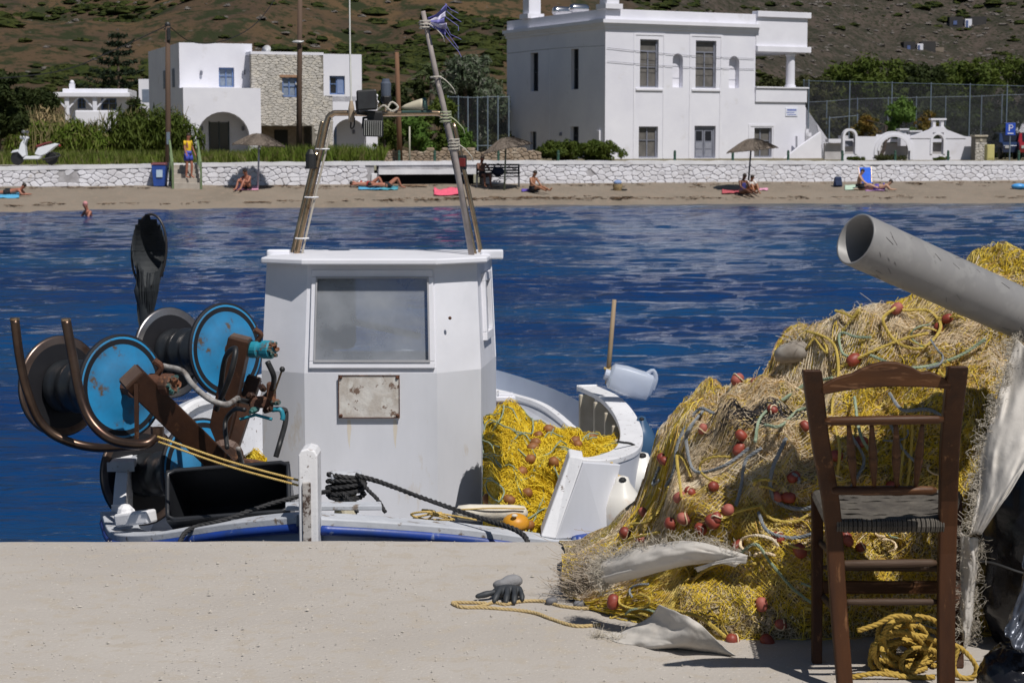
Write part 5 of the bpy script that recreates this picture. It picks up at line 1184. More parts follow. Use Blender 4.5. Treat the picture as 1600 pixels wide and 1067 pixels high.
# interior bits seen through glass
mb = MB(); mb.box((-.98,10.05,.72), (.26,.12,.5)); mb.build('hung_jacket', M('dark_cloth', (.03,.03,.035), (.06,.06,.065), .95, scale=9), boat, bevel=.04)
mb = MB(); mb.cyl(at(540,500,9.95), at(655,525,9.75), .018, n=10); mb.build('boat_hook', M('hook_wood', (.3,.2,.14), None, .7), boat)
mb = MB(); mb.box((-.32,10.0,.55), (.25,.1,.8)); mb.build('inner_locker', M('locker_grey', (.3,.3,.33), None, .7), boat)
mb = MB(); mb.box((-.65,9.75,.38), (.9,.3,.03)); mb.build('console', M('locker_grey', (1,1,1)), boat)
# rusty plate on the lower front
A_, B_, C_, D_ = R0[1], R0[2], R1[2], R1[1]; yy = 9.42-.006
pl0, pl1 = at(530,652,yy), at(624,586,yy); mb = MB(); mb.box(((pl0.x+pl1.x)/2, yy-.004, (pl0.z+pl1.z)/2), (pl1.x-pl0.x, .012, pl1.z-pl0.z))
pl = mb.build('bare_panel', M('peeling_panel', (.66,.64,.61), (.42,.37,.32), .7, scale=9, spot=(.18,.12,.09), spots=(.585,.61), sscale=13, bump=.8, bscale=18, bdist=.006, c3=(.62,.60,.56), s3=14), boat, bevel=.002)
fr_ = MB()
for (c, s_) in (((0,1),(1,.0)),((0,-1),(1,0)),((1,0),(0,1)),((-1,0),(0,1))):
    w2, h2 = (pl1.x-pl0.x)/2, (pl1.z-pl0.z)/2; fr_.box(((pl0.x+pl1.x)/2+c[0]*w2, yy-.012, (pl0.z+pl1.z)/2+c[1]*h2), (2*w2*s_[0]+.004, .004, 2*h2*s_[1]+.004))
fr_.build('panel_edge', rust, pl)
for dx in (-1, 1):
    for dz in (-1, 1): mb = MB(); c = Vector(((pl0.x+pl1.x)/2+dx*w2*.93, yy-.012, (pl0.z+pl1.z)/2+dz*h2*.9)); mb.ball(c, .009, 8); mb.build('screw', rust, pl)
# rust runs below it: thin stains (real marks on the paint)
mst = M('rust_stain', (.62,.55,.46), (.66,.62,.55), .6, scale=12, stretch=(3,3,.5))
for px in (545, 617):
    mb = MB(); a = at(px,656,yy+.0055); P = [a+Vector((dx,0,dz)) for dx, dz in ((-.008,0),(.008,0),(.013,-.04),(.006,-.10),(.003,-.15),(-.005,-.11),(-.009,-.05))]; mb.add(P, [(6,5,4,3,2,1,0)]); mb.build('rust_run', mst, boat)
for (px, py) in ((581,428),(703,497)): mb = MB(); mb.ball(at(px,py,9.43 if px > 600 else 9.50), .009, 8); mb.build('screw', rust, boat)
mb = MB(); mb.ball(at(740,470,9.53), .014, 8, (1,.3,1.6)); mb.ball(at(737,490,9.53), .01, 7, (1,.3,1.2)); mb.build('rust_blister', mst, boat) if False else None

# ---- gantry of steel tube on the roof
gy = 9.8; zr0 = zt_+.03
g1 = [at(462,404,gy), at(480,325,gy), at(500,240,gy), at(511,190,gy), at(519,179,gy), at(533,177,gy), at(610,178,gy), at(676,177,gy), at(690,180,gy), at(697,192,gy), at(712,260,gy), at(728,335,gy), at(742,404,gy)]
gr = thing('lamp_gantry', at(600,405,gy), 'bent stainless tube gantry standing on the wheelhouse roof carrying lamps', 'gantry')
def spath(P, n=90): return smooth_path(P, n)
MB().tube(spath(g1), .0155, 12).build('tube_frame', m_steel, gr, smooth=True)
MB().tube(spath([p+Vector((-.035,.12,0)) if i < 6 else p+Vector((.03,.12,0)) for i, p in enumerate(g1)][:4]), .013, 10).build('rear_leg', m_steel, gr, smooth=True)
MB().tube(spath([p+Vector((.035,.12,0)) for p in g1[9:]], 20), .013, 10).build('rear_leg', m_steel, gr, smooth=True)
cab = MB(); cab.tube(spath([p+Vector((.03,-.02,0.0)) for p in g1[:4]], 30), .006, 6); cab.build('cable', M('grey_cable', (.5,.45,.38), None, .6), gr)
for k, t in enumerate((.15, .45, .8)): q = g1[0].lerp(g1[3], t); mb = MB(); mb.tube([q+Vector((.035*math.cos(a)+.01, -.012+.035*math.sin(a), 0)) for a in [i*.7 for i in range(10)]], .004, 5); mb.build('cable_tie', m_chip, gr)
for k, c in enumerate((g1[0], g1[-1])):
    mb = MB(); mb.box(c+Vector((-.0,.04,.002)), (.16,.22,.012)); mb.build('foot_plate', m_steel, gr, bevel=.003)
    s = 1 if k else -1; mb = MB(); mb.box(c+Vector((s*.09,.0,.022)), (.12,.06,.05)); mb.build('foot_block', white_paint, gr, bevel=.008)
# mast tied to the right leg, flag
mt = thing('flag_mast', at(737,400,9.68), 'weathered grey pole lashed to the right leg of the gantry', 'pole')
MB().tube([at(737,400,9.69), at(712,250,9.69), at(680,110,9.70), at(661,18,9.71)], [.0155,.0155,.014,.012], 10).build('shaft', M('old_pole', (.34,.30,.28), (.22,.19,.18), .7, scale=7, spot=(.5,.45,.4), spots=(.62,.7), sscale=15), mt, smooth=True)
for (px, py, n, cc) in ((664,38,3,'cord_pale'),(681,120,1,'cord_pale'),(696,182,4,'cord_green'),(709,225,4,'cord_pale')):
    c = at(px,py,9.70); mb = MB()
    for k in range(n): mb.tube([c+Vector((.028*math.cos(a), .03*math.sin(a), .016*(k-n/2)+.004*a/3)) for a in [i*.63 for i in range(11)]], .0038, 5)
    mb.tube(smooth_path([c, c+Vector((.04,-.03,-.01)), c+Vector((.09,-.02,-.06)), c+Vector((.10,0,-.09))], 8), .003, 5)
    mb.build('lashing', M(cc, (.55,.52,.45) if cc == 'cord_pale' else (.42,.45,.3), None, .9), mt)
fl = thing('greek_flag', at(668,30,9.7), 'small tattered violet and white flag flying from the pole top', 'flag')
def flagp(u, v):
    px = 668+u*32+math.sin(u*5)*2; py = (28-14*u*(1-v))+v*(10+26*u)-10*u*(u-.2); return at(px, py, 9.7+.05*math.sin(u*7+v*3)+.02*math.sin(v*9))
for k in range(5):
    mb = MB(); v0, v1 = k/5, (k+1)/5; mb.grid(lambda u, v: flagp(u*(1-.12*((k*7)%3)/2), v0+(v1-v0)*v)+Vector((0,0,0)), 16, 3)
    o = mb.build('stripe', M('flag_violet', (.16,.15,.42), (.2,.19,.48), .85, scale=10) if k % 2 == 0 else M('flag_white', (.62,.6,.72), (.55,.52,.68), .85, scale=10), fl, smooth=True)
    sdm = o.modifiers.new('thick', 'SOLIDIFY'); sdm.thickness = .001
mb = MB()
for k in range(6): q = flagp(1, k/5)-Vector((.01,0,0)); mb.tube([q, q+Vector((.03+.02*(k%3), .01, -.03-.01*k)), q+Vector((.07+.015*(k%2),0,-.05-.012*k))], .0016, 4)
mb.build('frayed_threads', MATS['flag_violet'], fl)
# antenna
an = thing('whip_antenna', at(549,176,gy), 'thin white whip antenna rising from the gantry crossbar', 'antenna')
MB().tube([at(549,174,gy-.03), at(547,80,gy-.03), at(546,-20,gy-.03)], [.006,.0048,.004], 6).build('whip', M('antenna_white', (.7,.7,.66), None, .5), an)
MB().lathe([(.016,-.05),(.016,.02),(.008,.06)], at(549,176,gy-.035), n=10).build('base', M('antenna_base', (.45,.35,.25), None, .6), an)
MB().tube(smooth_path([at(549,182,gy-.04), at(548,200,gy-.04), at(553,198,gy-.04), at(554,184,gy-.04)], 12), .004, 5).build('coil_cable', black_rubber, an)
# floodlights
def flood(px, py, w, h, tilt, label, grille):
    c = at(px, py, gy-.1); s = gy/FPX; W = w*s/2; H = h*s/2; t = thing('floodlight', c, label, 'floodlight'); ct, st = math.cos(tilt), math.sin(tilt)
    q = lambda x, y, z: c+Vector((x*ct-z*st*.0, y, z))+Vector((st*z*.3, 0, -st*x*.5))
    mb = MB(); P = [q(-W,-.05,-H), q(W,-.05,-H), q(W*.7,.08,-H*.7), q(-W*.7,.08,-H*.7), q(-W,-.05,H), q(W,-.05,H), q(W*.7,.08,H*.7), q(-W*.7,.08,H*.7)]; mb.hexa(P); mb.build('housing', M('lamp_black', (.012,.012,.012), (.025,.025,.025), .45, scale=8), t, bevel=.01)
    mb = MB(); mb.hexa([q(-W*.82,-.056,-H*.8), q(W*.82,-.056,-H*.8), q(W*.82,-.0515,-H*.8), q(-W*.82,-.0515,-H*.8), q(-W*.82,-.056,H*.8), q(W*.82,-.056,H*.8), q(W*.82,-.0515,H*.8), q(-W*.82,-.0515,H*.8)]); mb.build('lens', M('lamp_lens', (.05,.055,.06), (.03,.03,.035), .15), t)
    if grille:
        for k in range(9): x = -W*.8+k*W*.2; MB().tube([q(x,-.066,-H*.85), q(x,-.066,H*.85)], .0028, 5).build('grille_bar', M('grille_grey', (.3,.3,.28), None, .5), t)
    MB().tube([q(-W*1.05,0,0), q(-W*1.05,.03,-H*1.2 if not grille else H*1.2), q(0,.05,-H*1.35 if not grille else H*1.4)], .007, 6).build('bracket', black_rubber, t)
    return t
flood(574,157,32,32,-.12,'square black floodlight standing on top of the gantry crossbar',False); flood(584,201,32,26,.05,'black floodlight with wire grille hanging under the gantry crossbar',True)
MB().box(at(586,182,gy-.05), (.08,.06,.05)).build('mount', black_rubber, gr, bevel=.006)
be = thing('beacon_lamp', at(604,172,gy), 'small round grey navigation lamp on a stalk above the crossbar', 'lamp')
MB().lathe([(.026,-.035),(.028,.03),(.022,.04),(.018,.055)], at(603,140,gy), n=14).build('lens', M('beacon_blue', (.10,.12,.16), (.07,.08,.11), .2), be, smooth=False)
MB().lathe([(.012,-.075),(.026,-.065),(.03,-.04),(.028,-.036)], at(603,140,gy), n=14).build('base', black_rubber, be)
MB().tube([at(603,150,gy), at(604,176,gy)], .01, 8).build('stalk', MATS['antenna_base'], be)
MB().rope([at(590,172,gy-.02), at(600,165,gy-.03), at(612,174,gy-.03), at(622,168,gy-.02), at(612,160,gy-.02), at(604,172,gy-.03)], .006).build('string', MATS['cord_pale'], be)
MB().tube([at(588,172,gy-.06), at(588,152,gy-.06)], .005, 6).ball(at(588,150,gy-.06), .01, 8).ball(at(590,160,gy-.06), .008, 8).build('tap', m_chip, be)
ho = thing('white_horn', at(650,172,gy), 'white cone shaped horn cover with green rim lying on the crossbar', 'horn')
c = at(648,166,gy); MB().lathe([(.004,-.07),(.014,-.05),(.025,-.01),(.033,.03),(.036,.045)], c, (1,0,.12), n=16).build('shell', M('horn_cream', (.50,.46,.35), (.42,.38,.28), .6, scale=5), ho, smooth=True)
MB().lathe([(.036,.046),(.037,.062),(.024,.066)], c, (1,0,.12), n=16).build('rim', M('horn_green', (.04,.09,.08), None, .5), ho)
MB().box(at(650,175,gy)+Vector((0,0,.0)), (.15,.05,.012)).build('board', M('horn_green', (1,1,1)), ho, bevel=.003)
la = thing('side_lamp', at(488,250,gy), 'black ribbed side lamp hanging on the left gantry leg', 'lamp')
c = at(486,250,gy-.02); MB().lathe([(.02,-.045),(.028,-.04),(.028,.03),(.022,.04),(.012,.055)], c, n=14).build('body', M('lamp_black', (1,1,1)), la); MB().lathe([(.033,-.047),(.034,-.04),(.02,-.036)], c, n=14).build('rim', black_rubber, la); MB().tube([c+Vector((.0,0,.02)), at(498,240,gy)], .007, 6).build('arm', m_steel, la)
la = thing('side_lamp', at(719,253,gy), 'dark box lamp with dull red face on the right gantry leg', 'lamp')
c = at(719,254,gy-.03); MB().box(c, (.06,.05,.075), -.3).build('body', M('lamp_black', (1,1,1)), la, bevel=.006); MB().box(c+Vector((.012,-.027,0)), (.035,.012,.045), -.3).build('lens', M('red_lens', (.25,.03,.03), (.16,.03,.03), .3), la, bevel=.003); MB().tube([c+Vector((0,0,-.03)), c+Vector((-.0,.02,-.09))], .008, 6).build('arm', black_rubber, la)
la['label'] = 'dark box lamp with dull red face on the right gantry leg'

# ---- bow details
bt = thing('mooring_bitt', at(540,800,8.35), 'mooring post wrapped in thick black rope on the foredeck', 'mooring post')
yb = 8.3; MB().lathe([(.055,-.14),(.05,0),(.05,.03)], at(540,782,yb), n=12).build('post', M('yellowed_paint', (.55,.45,.22), (.6,.58,.5), .6, scale=12), bt)
MB().box(at(541,742,yb), (.14,.1,.03), .1).build('cap', m_worn, bt, bevel=.008)
mb = MB()
for k in range(5):
    z = Z(772-k*7, yb); mb.rope([Vector((X(541,760,yb)+.082*math.cos(a)*(1+.05*math.sin(k)), yb+.06*math.sin(a), z+.012*math.sin(a+k))) for a in [i*.785 for i in range(9)]], .0125)
mb.build('rope_turns', m_black_rope, bt)
def rope_thing(name, P, r, mat, label, cat='rope', kind=None, **k):
    a = Vector(P[0]); o = MB().rope(smooth_path(P, 30), r, **k).build(name, mat, None, loc=a, smooth=True); tag(o, label, cat); return o
rope_thing('mooring_rope', [at(556,742,8.25), at(600,755,8.2), at(680,785,8.05), at(760,812,7.9), at(800,825,7.8), at(820,838,7.75), at(826,856,7.68), at(824,880,7.66)], .0125, m_black_rope, 'thick black mooring rope running from the bitt over the right bow rail')
rope_thing('mooring_rope', [at(515,768,8.25), at(480,772,8.1), at(420,788,8.0), at(350,812,7.95), at(310,822,7.95), at(290,832,7.88), at(280,850,7.8)], .012, m_black_rope, 'thick black mooring rope running from the bitt over the left bow rail')
rope_thing('mooring_rope', [at(560,745,8.25), at(575,765,8.2), at(590,780,8.15), at(602,800,8.1)], .010, m_black_rope, 'short black rope end dropping from the bitt to the foredeck, right')
rope_thing('mooring_rope', [at(535,770,8.22), at(550,785,8.15), at(558,800,8.1)], .010, m_black_rope, 'shortest black rope end hanging straight under the bitt')
t = thing('deck_plank', at(520,796,7.95), 'grey painted plank lying across the bow behind the stem post', 'plank'); mb = MB(); a, b = at(446,798,7.95), at(596,797,8.0); mb.beam(a+Vector((0,0,.02)), b+Vector((0,0,.02)), .09, .022); mb.build('plank', m_worn, t, bevel=.004)
# float, yellow buoy and tangled yellow line at the right of the foredeck
t = thing('long_float', at(770,800,8.3), 'long white foam net float lying on the foredeck', 'float'); c = at(768,801,8.3); MB().lathe([(.01,-.165),(.032,-.15),(.038,-.1),(.038,.1),(.032,.15),(.01,.165)], c, (1,.05,-.02), n=14, ).build('body', M('foam_cream', (.68,.64,.55), (.6,.55,.46), .6, scale=10, bump=.2), t, smooth=True); MB().rope([c+Vector((-.16,-.03,.02)), c+Vector((0,-.045,.03)), c+Vector((.15,-.03,.025))], .004).build('cord', m_yrope, t)
t = thing('yellow_buoy', at(806,818,8.15), 'small round yellow orange buoy beside the long white float', 'buoy'); MB().ball(at(806,817,8.15), .062, 16, (1,1,.72)).build('body', M('buoy_yellow', (.62,.30,.02), (.55,.24,.015), .45, scale=8), t, smooth=True); MB().ball(at(804,805,8.1), .014, 8, (1,1,.5)).build('plug', M('foam_cream', (1,1,1)), t)
g = random.Random(2); P = [at(640+g.uniform(0,70), 803+g.uniform(-8,10), 8.1+g.uniform(-.05,.1)) for k in range(12)]; P[-1] = at(745,812,8.05)
rope_thing('yellow_line_tangle', P, .0055, m_yrope, 'tangle of thin yellow line on the foredeck rail', 'rope')

# ---- raised bulwark and curved stern on the right
mw = white_paint
def curved_cap():
    top = [at(898,716,8.25), at(940,718,8.32), at(975,712,8.5), at(1000,698,8.8), at(1004,672,9.3), at(990,642,9.9), at(966,618,10.4), at(932,602,10.9)]
    P = smooth_path(top, 50); V = []; w = .115
    for i, p in enumerate(P):
        d = P[min(i+1,49)]-P[max(i-1,0)]; d.z = 0; d.normalize(); n_ = Vector((-d.y, d.x, 0)); k = w*(1 if i > 12 else .7+.3*i/12)
        V += [p, p+n_*k, p+n_*k-Vector((0,0,.03)), p-Vector((0,0,.03))]
    MB().add(V, [(i*4+k, (i+1)*4+k, (i+1)*4+(k+1)%4, i*4+(k+1)%4) for i in range(49) for k in range(4)]+[(3,2,1,0), tuple(49*4+k for k in range(4))]).build('bulwark_cap', m_chip, boat, bevel=.005)
    V = []
    for i, p in enumerate(P):
        d = P[min(i+1,49)]-P[max(i-1,0)]; d.z = 0; d.normalize(); n_ = Vector((-d.y, d.x, 0)); t = i/49
        lo = -.33-.12*min(1, t*2); V += [p-Vector((0,0,.031))+n_*.004, p-Vector((0,0,.031))+n_*.034, p+Vector((0,0,lo))-n_*.03*t*0+n_*.034+Vector((-.05,0,0)), p+Vector((0,0,lo))+Vector((-.05,0,0))]
    MB().add(V, [(i*4+k, (i+1)*4+k, (i+1)*4+(k+1)%4, i*4+(k+1)%4) for i in range(49) for k in range(4)]+[(3,2,1,0), tuple(49*4+k for k in range(4))]).build('raised_bulwark', m_paint_low, boat)
    for i in (22, 27, 32, 37, 42, 47):
        p = P[i]; d = P[min(i+1,49)]-P[i-1]; d.z = 0; d.normalize(); n_ = Vector((-d.y, d.x, 0)); q = p+n_*.075
        MB().box(q+Vector((-.02,0,-.22)), (.035,.09,.37), ax=(d, n_, (0,0,1))).build('rib', M('rib_cream', (.55,.5,.4), (.42,.36,.27), .7, scale=6), boat, bevel=.005)
curved_cap()
# slanted end board of the bulwark
b0 = [at(845,838,8.02), at(868,842,8.0), at(912,716,8.12), at(890,712,8.16)]
MB().prism(b0, (.0,.14,.01)).build('end_board', m_chip, boat, bevel=.006)
f0 = [at(868,842,8.01), at(945,838,8.22), at(970,726,8.34), at(912,722,8.13)]
MB().prism(f0, (-.01,.03,0)).build('bulwark_face', m_paint_low, boat, bevel=.004)
# far stern rail and white pipe, stern bollard
MB().prism([at(772,700,11.4), at(912,700,11.0), at(908,690,11.0), at(850,642,11.6), at(800,626,12.0), at(772,618,12.2)], (.02,.05,0)).build('stern_panel', M('stern_inside', (.50,.52,.56), (.42,.43,.47), .6, scale=4), boat)
MB().tube(smooth_path([at(772,614,12.15), at(805,622,12.0), at(855,640,11.6), at(915,690,11.0)], 20), .03, 8).build('stern_cap', m_chip, boat)
MB().tube([at(775,668,10.9), at(850,690,10.6)], .028, 10).build('white_pipe', white_paint, boat, smooth=True)
MB().box(at(790,634,11.2), (.09,.07,.16)).box(at(790,622,11.2), (.12,.1,.03)).build('stern_post', white_paint, boat, bevel=.006)
MB().cyl(at(774,634,11.1), at(800,636,11.1), .028, n=10).build('fairlead', m_steel, boat)
# stick with plastic canister
st = thing('marker_stick', at(950,600,10.3), 'thin bamboo stick standing upright at the stern', 'stick'); MB().tube([at(949,600,10.35), at(954,540,10.35), at(960,468,10.35)], [.014,.013,.012], 8).build('cane', M('cane', (.36,.27,.17), (.26,.18,.11), .7, scale=5, stretch=(1,1,.4)), st, smooth=True); MB().ball(at(951,586,10.33), .022, 10, (1,1,1.4)).build('blue_tape', M('tape_blue', (.02,.05,.4), None, .5), st); MB().rope([at(944,575,10.33), at(951,578,10.32), at(958,574,10.34)], .008).build('string', m_yrope, st)
jc = thing('plastic_canister', at(983,600,10.2), 'translucent white plastic canister tied to the bamboo stick', 'canister')
e1 = (at(1022,606,10.2)-at(948,582,10.2)).normalized(); e3 = Vector((0,-1,0)).cross(e1).normalized(); e2 = Vector((0,-1,0)); c = at(985,597,10.2)
prof = []; mb = MB(); secs = [(-.125,.052,.05),(-.11,.075,.07),(-.04,.085,.08),(.06,.085,.08),(.11,.078,.075),(.128,.055,.05)]; V = []
for s_, w_, h_ in secs:
    for k in range(16):
        a = 2*math.pi*k/16; ca, sa = math.cos(a), math.sin(a); q = 1/(abs(ca)**4+abs(sa)**4)**.25; V.append(c+e1*s_+e2*ca*q*w_*.8+e3*sa*q*h_)
mb.add(V, [(i*16+k, i*16+(k+1)%16, (i+1)*16+(k+1)%16, (i+1)*16+k) for i in range(5) for k in range(16)]+[tuple(range(15,-1,-1)), tuple(80+k for k in range(16))])
mb.build('body', M('milky_plastic', (.62,.68,.80), (.56,.62,.74), .35, scale=5, trans=.35), jc, smooth=True, bevel=.003)
MB().tube(smooth_path([c+e1*.07+e3*.07, c+e1*.1+e3*.1, c+e1*.13+e3*.06, c+e1*.13-e3*.0], 10), .012, 8).build('handle', M('milky_plastic', (1,1,1)), jc)
MB().lathe([(.03,-.01),(.03,.02)], c-e1*.13, -e1, n=12).build('cap', M('milky_plastic', (1,1,1)), jc)
# fenders
def fender(px, py, Y, r, h, label, mat, rp):
    c = at(px, py, Y); t = thing('fender_buoy', c, label, 'fender', None); MB().lathe([(.01,-h*.5),(r*.7,-h*.46),(r,-h*.3),(r,h*.08),(r*.75,h*.25),(r*.36,h*.42),(r*.28,h*.5),(r*.1,h*.52)], c, n=24).build('body', mat, t, smooth=True)
    MB().ball(c+Vector((0,-r*.2,h*.47)), r*.2, 10, (1,1,.7)).build('eye', black_rubber, t); MB().rope([c+Vector((0,-.01,h*.5)), *rp], .007).build('hanging_rope', m_yrope if r > .09 and px < 990 else m_black_rope, t)
m_f = M('fender_white', (.72,.70,.66), (.66,.63,.57), .4, scale=3, spot=(.55,.33,.18), spots=(.56,.7), sscale=5)
fender(972,798,8.3,.098,.31,'white bottle shaped fender with orange stained shoulder nearest the bulwark',m_f,[at(962,740,8.35), at(955,722,8.35)])
fender(1003,748,8.9,.105,.25,'clean white teardrop fender hanging behind the stained one',M('fender_clean', (.76,.75,.72), (.7,.69,.66), .35),[at(1002,715,8.9), at(990,695,8.85), at(965,690,8.7)])
fender(1002,690,9.6,.075,.26,'dark blue fender at the outside of the stern curve',M('fender_blue', (.03,.08,.16), (.05,.11,.2), .35),[at(996,655,9.7)])
# nets in the boat
# ================================================================== NET HAULER REELS
AX = Vector((.79, -.61, 0)).normalized()
def reel(name, pb, pf, Yb, Yf, r, label, mats, core=.55, dish=.05, rb=None):
    B = at(*pb, Yb); Fp = at(*pf, Yf); ax = (Fp-B).normalized(); L = (Fp-B).length; t = thing(name, (B+Fp)/2, label, 'net reel')
    rb = rb or r
    def disc(o, d, rr, mat, nm):
        mb = MB(); mb.lathe([(.05,.03),(rr*.42,.034),(rr*.55,.018),(rr*.9,.008),(rr*.965,.012),(rr,.003),(rr,-.006),(rr*.96,-.010),(rr*.6,-.004),(rr*.4,-.002),(.05,-.002)], o, d, n=56)
        return mb.build(nm, mat, t, smooth=True, ang=30)
    f = disc(Fp, ax, r, mats[0], 'front_flange'); b = disc(B, -ax, rb, mats[1], 'rear_flange')
    mb = MB(); mb.lathe([(rb*.98,-.008),(rb*1.012,-.004),(rb*1.012,.004),(rb*.98,.008)], B, -ax, n=56); mb.build('rim', MATS['rim_dark'] if 'rim_dark' in MATS else M('rim_dark', (.03,.03,.035), None, .5, .5), b)
    mb = MB(); mb.lathe([(r*.985,-.012),(r*1.025,-.008),(r*1.025,.006),(r*.985,.010)], Fp, ax, n=56); mb.build('rim', M('rim_dark', (.03,.03,.035), None, .5, .5), f)
    prof = [(r*.3,.004)]+[(r*core*(1+.06*math.sin(k*1.1)+.03*math.sin(k*2.7)), L*(.03+.94*k/24)) for k in range(25)]+[(r*.3,L-.004)]
    MB().lathe(prof, B, ax, n=40).build('wound_net', m_line, t, smooth=True)
    MB().lathe([(.035,.0),(.035,.05),(.05,.052),(.05,.075),(.03,.08)], Fp+ax*.03, ax, n=12).build('hub', rust, f)
    return t, B, Fp, ax
t1r, B1, F1, ax1 = reel('net_reel', (96,603), (190,605), 8.92, 8.62, .243, 'front left net reel with bright blue front flange and brown rear flange', (m_reelblue, m_reelbrown), .5)
t2r, B2, F2, ax2 = reel('net_reel', (266,551), (353,547), 9.5, 9.22, .232, 'upper net reel with blue front flange and bare steel rear flange', (m_reelblue, m_reelsteel), .5)
t3r, B3, F3, ax3 = reel('net_reel', (222,742), (318,735), 9.2, 8.88, .25, 'lowest net reel half hidden behind the black crate', (m_reelblue, m_reelbrown), .42)
# frame of brown box beams
fr = thing('hauler_frame', at(340,720,8.9), 'rusty brown box beam frame carrying the net reels', 'frame')
def boxbeam(p, q, w, nm='beam'):
    MB().beam(p, q, w, w*.9, (0,-1,.3)).build(nm, m_brown, fr, bevel=.006)
    d = (Vector(p)-Vector(q)).normalized(); MB().box(Vector(p)+d*.004, (.008, w*.86, w*.78), ax=(d, d.cross(Vector((0,-1,.3))).normalized(), d.cross(Vector((0,-1,.3))).cross(d))).build('end_plate', M('beam_end', (.2,.14,.1), (.14,.09,.07), .5, .4, scale=9), fr)
boxbeam(at(205,588,8.36), at(350,730,8.72), .115)
boxbeam(at(376,528,8.95), at(335,720,9.0), .105)
boxbeam(at(398,590,9.1), at(352,730,9.0), .07)
MB().beam(at(420,640,8.45), at(420,740,8.4), .02, .02, (0,-1,0)).build('support_bar', m_brown, fr) if False else None
MB().beam(at(213,600,8.3), at(214,688,8.3), .018, .018, (0,-1,0)).build('support_bar', m_brown, fr)
MB().beam(at(320,715,8.9), at(410,725,9.1), .12, .03, (0,0,1)).build('foot_plate', rust, fr)
MB().lathe([(.09,-.01),(.09,.01),(.06,.02)], at(352,715,8.85), (.2,-1,.2), n=20).build('pivot', m_brown, fr)
# hydraulic motors with nets of bolts and weed-green couplings
m_verd = M('verdigris', (.05,.16,.15), (.03,.08,.08), .8, scale=14, spot=(.2,.08,.04), spots=(.5,.6), sscale=18, bump=.6, bscale=60, bdist=.004)
m_teal = M('teal_paint', (.02,.28,.38), (.02,.2,.28), .5, scale=10, spot=(.16,.07,.03), spots=(.55,.63), sscale=16)
def motor(px, py, Y, r, L, mat, label):
    c = at(px, py, Y); t = thing('hydraulic_motor', c, label, 'motor'); d = Vector((.87,-.48,.03)).normalized()
    MB().lathe([(r*.8,-L*.6),(r*.95,-L*.5),(r*.95,-L*.1),(r*.7,-.05*L),(r*.7,.1*L),(r,.14*L),(r,.5*L),(r*.85,.55*L)], c, d, n=18).build('casing', mat, t)
    _, a, b = frame_of(d)
    for k in range(6): q = c+d*(L*.52)+(a*math.cos(k*1.047)+b*math.sin(k*1.047))*r*.72; MB().lathe([(r*.22,0),(r*.22,.018)], q, d, n=6).build('bolt', m_verd, t)
    mb = MB(); g = random.Random(px)
    for k in range(7): a0 = g.uniform(0,6.28); a1 = a0+g.uniform(1,2.5); q = lambda w: c+d*(L*.62+.01*math.sin(w*3))+(a*math.cos(w)+b*math.sin(w))*r*g.uniform(.4,.9); mb.tube(smooth_path([q(a0), q((a0+a1)/2), q(a1)], 7), .005, 5)
    mb.build('tangled_wire', m_verd, t)
    MB().tube(smooth_path([c-d*L*.2+Vector((0,0,r*.8)), c+Vector((0,0,r*1.6)), c+d*L*.2+Vector((-.05,0,r*2.2))], 10), r*.3, 8).build('hose_port', rust, t)
motor(252,600,8.42,.05,.12,rust,'rusty hydraulic motor at the hub of the front left reel')
motor(408,546,8.95,.045,.12,m_teal,'teal painted hydraulic motor beside the upper reel')
# hoses
ho = [( [(255,572),(285,580),(300,600),(325,622),(352,632),(372,622)], .014, 'hose', M('hose_taped', (.35,.34,.33), (.08,.06,.05), .7, scale=18), 'hydraulic hose wrapped in pale tape looping between the motors'),
      ([(352,632),(345,612),(352,560),(368,545),(360,585),(338,640)], .013, 'hose', black_rubber, 'black rubber hose looping over the brown upright beam'),
      ([(372,625),(400,628),(422,612),(428,590),(418,565)], .013, 'hose', black_rubber, 'black rubber hose curving up to the teal motor'),
      ([(438,640),(446,642),(446,660),(438,690),(431,714)], .013, 'hose', black_rubber, 'black hose hanging down beside the wheelhouse from a blue bend'),
      ([(372,700),(382,740),(388,780)], .012, 'hose', MATS['hose_taped'], 'pale taped hose running down into the crate'),
      ([(355,700),(352,660),(366,640),(382,640)], .011, 'hose', black_rubber, 'thin black hose behind the brown upright beam')]
for P, r, nm, m_, lab in ho:
    Y0 = 8.55; pts = [at(px, py, Y0+.12*math.sin(i*1.3)) for i, (px, py) in enumerate(P)]; a = Vector(pts[0]); tag(MB().tube(smooth_path(pts, 36), r, 8).build(nm, m_, None, loc=a, smooth=True), lab, 'hose')
vb = thing('valve_block', at(405,625,8.6), 'rusty hydraulic valve block with a ball-topped lever', 'valve')
MB().box(at(408,628,8.6), (.11,.07,.05), .2).box(at(424,612,8.6), (.04,.05,.09)).build('block', rust, vb, bevel=.008)
for k, (px, py) in enumerate(((392,618),(398,640),(418,640),(430,628),(410,606))): MB().lathe([(.016,-.02),(.016,.02),(.01,.022),(.01,.035)], at(px,py,8.56), (random.uniform(-1,1),-1,random.uniform(-.6,.6)), n=6).build('fitting', m_verd if k%2 else m_brown, vb)
MB().tube([at(428,615,8.58), at(440,580,8.56)], .0045, 6).build('lever', m_steel, vb); MB().ball(at(441,577,8.56), .0135, 12).build('lever_knob', black_rubber, vb, smooth=True)
MB().tube(smooth_path([at(425,640,8.56), at(438,640,8.55), at(442,650,8.55), at(441,656,8.55)], 10), .012, 8).build('blue_bend', m_teal, vb, smooth=True)
MB().tube([at(375,655,8.6), at(400,648,8.58), at(425,655,8.56)], .008, 6).build('blue_pipe', m_teal, vb)
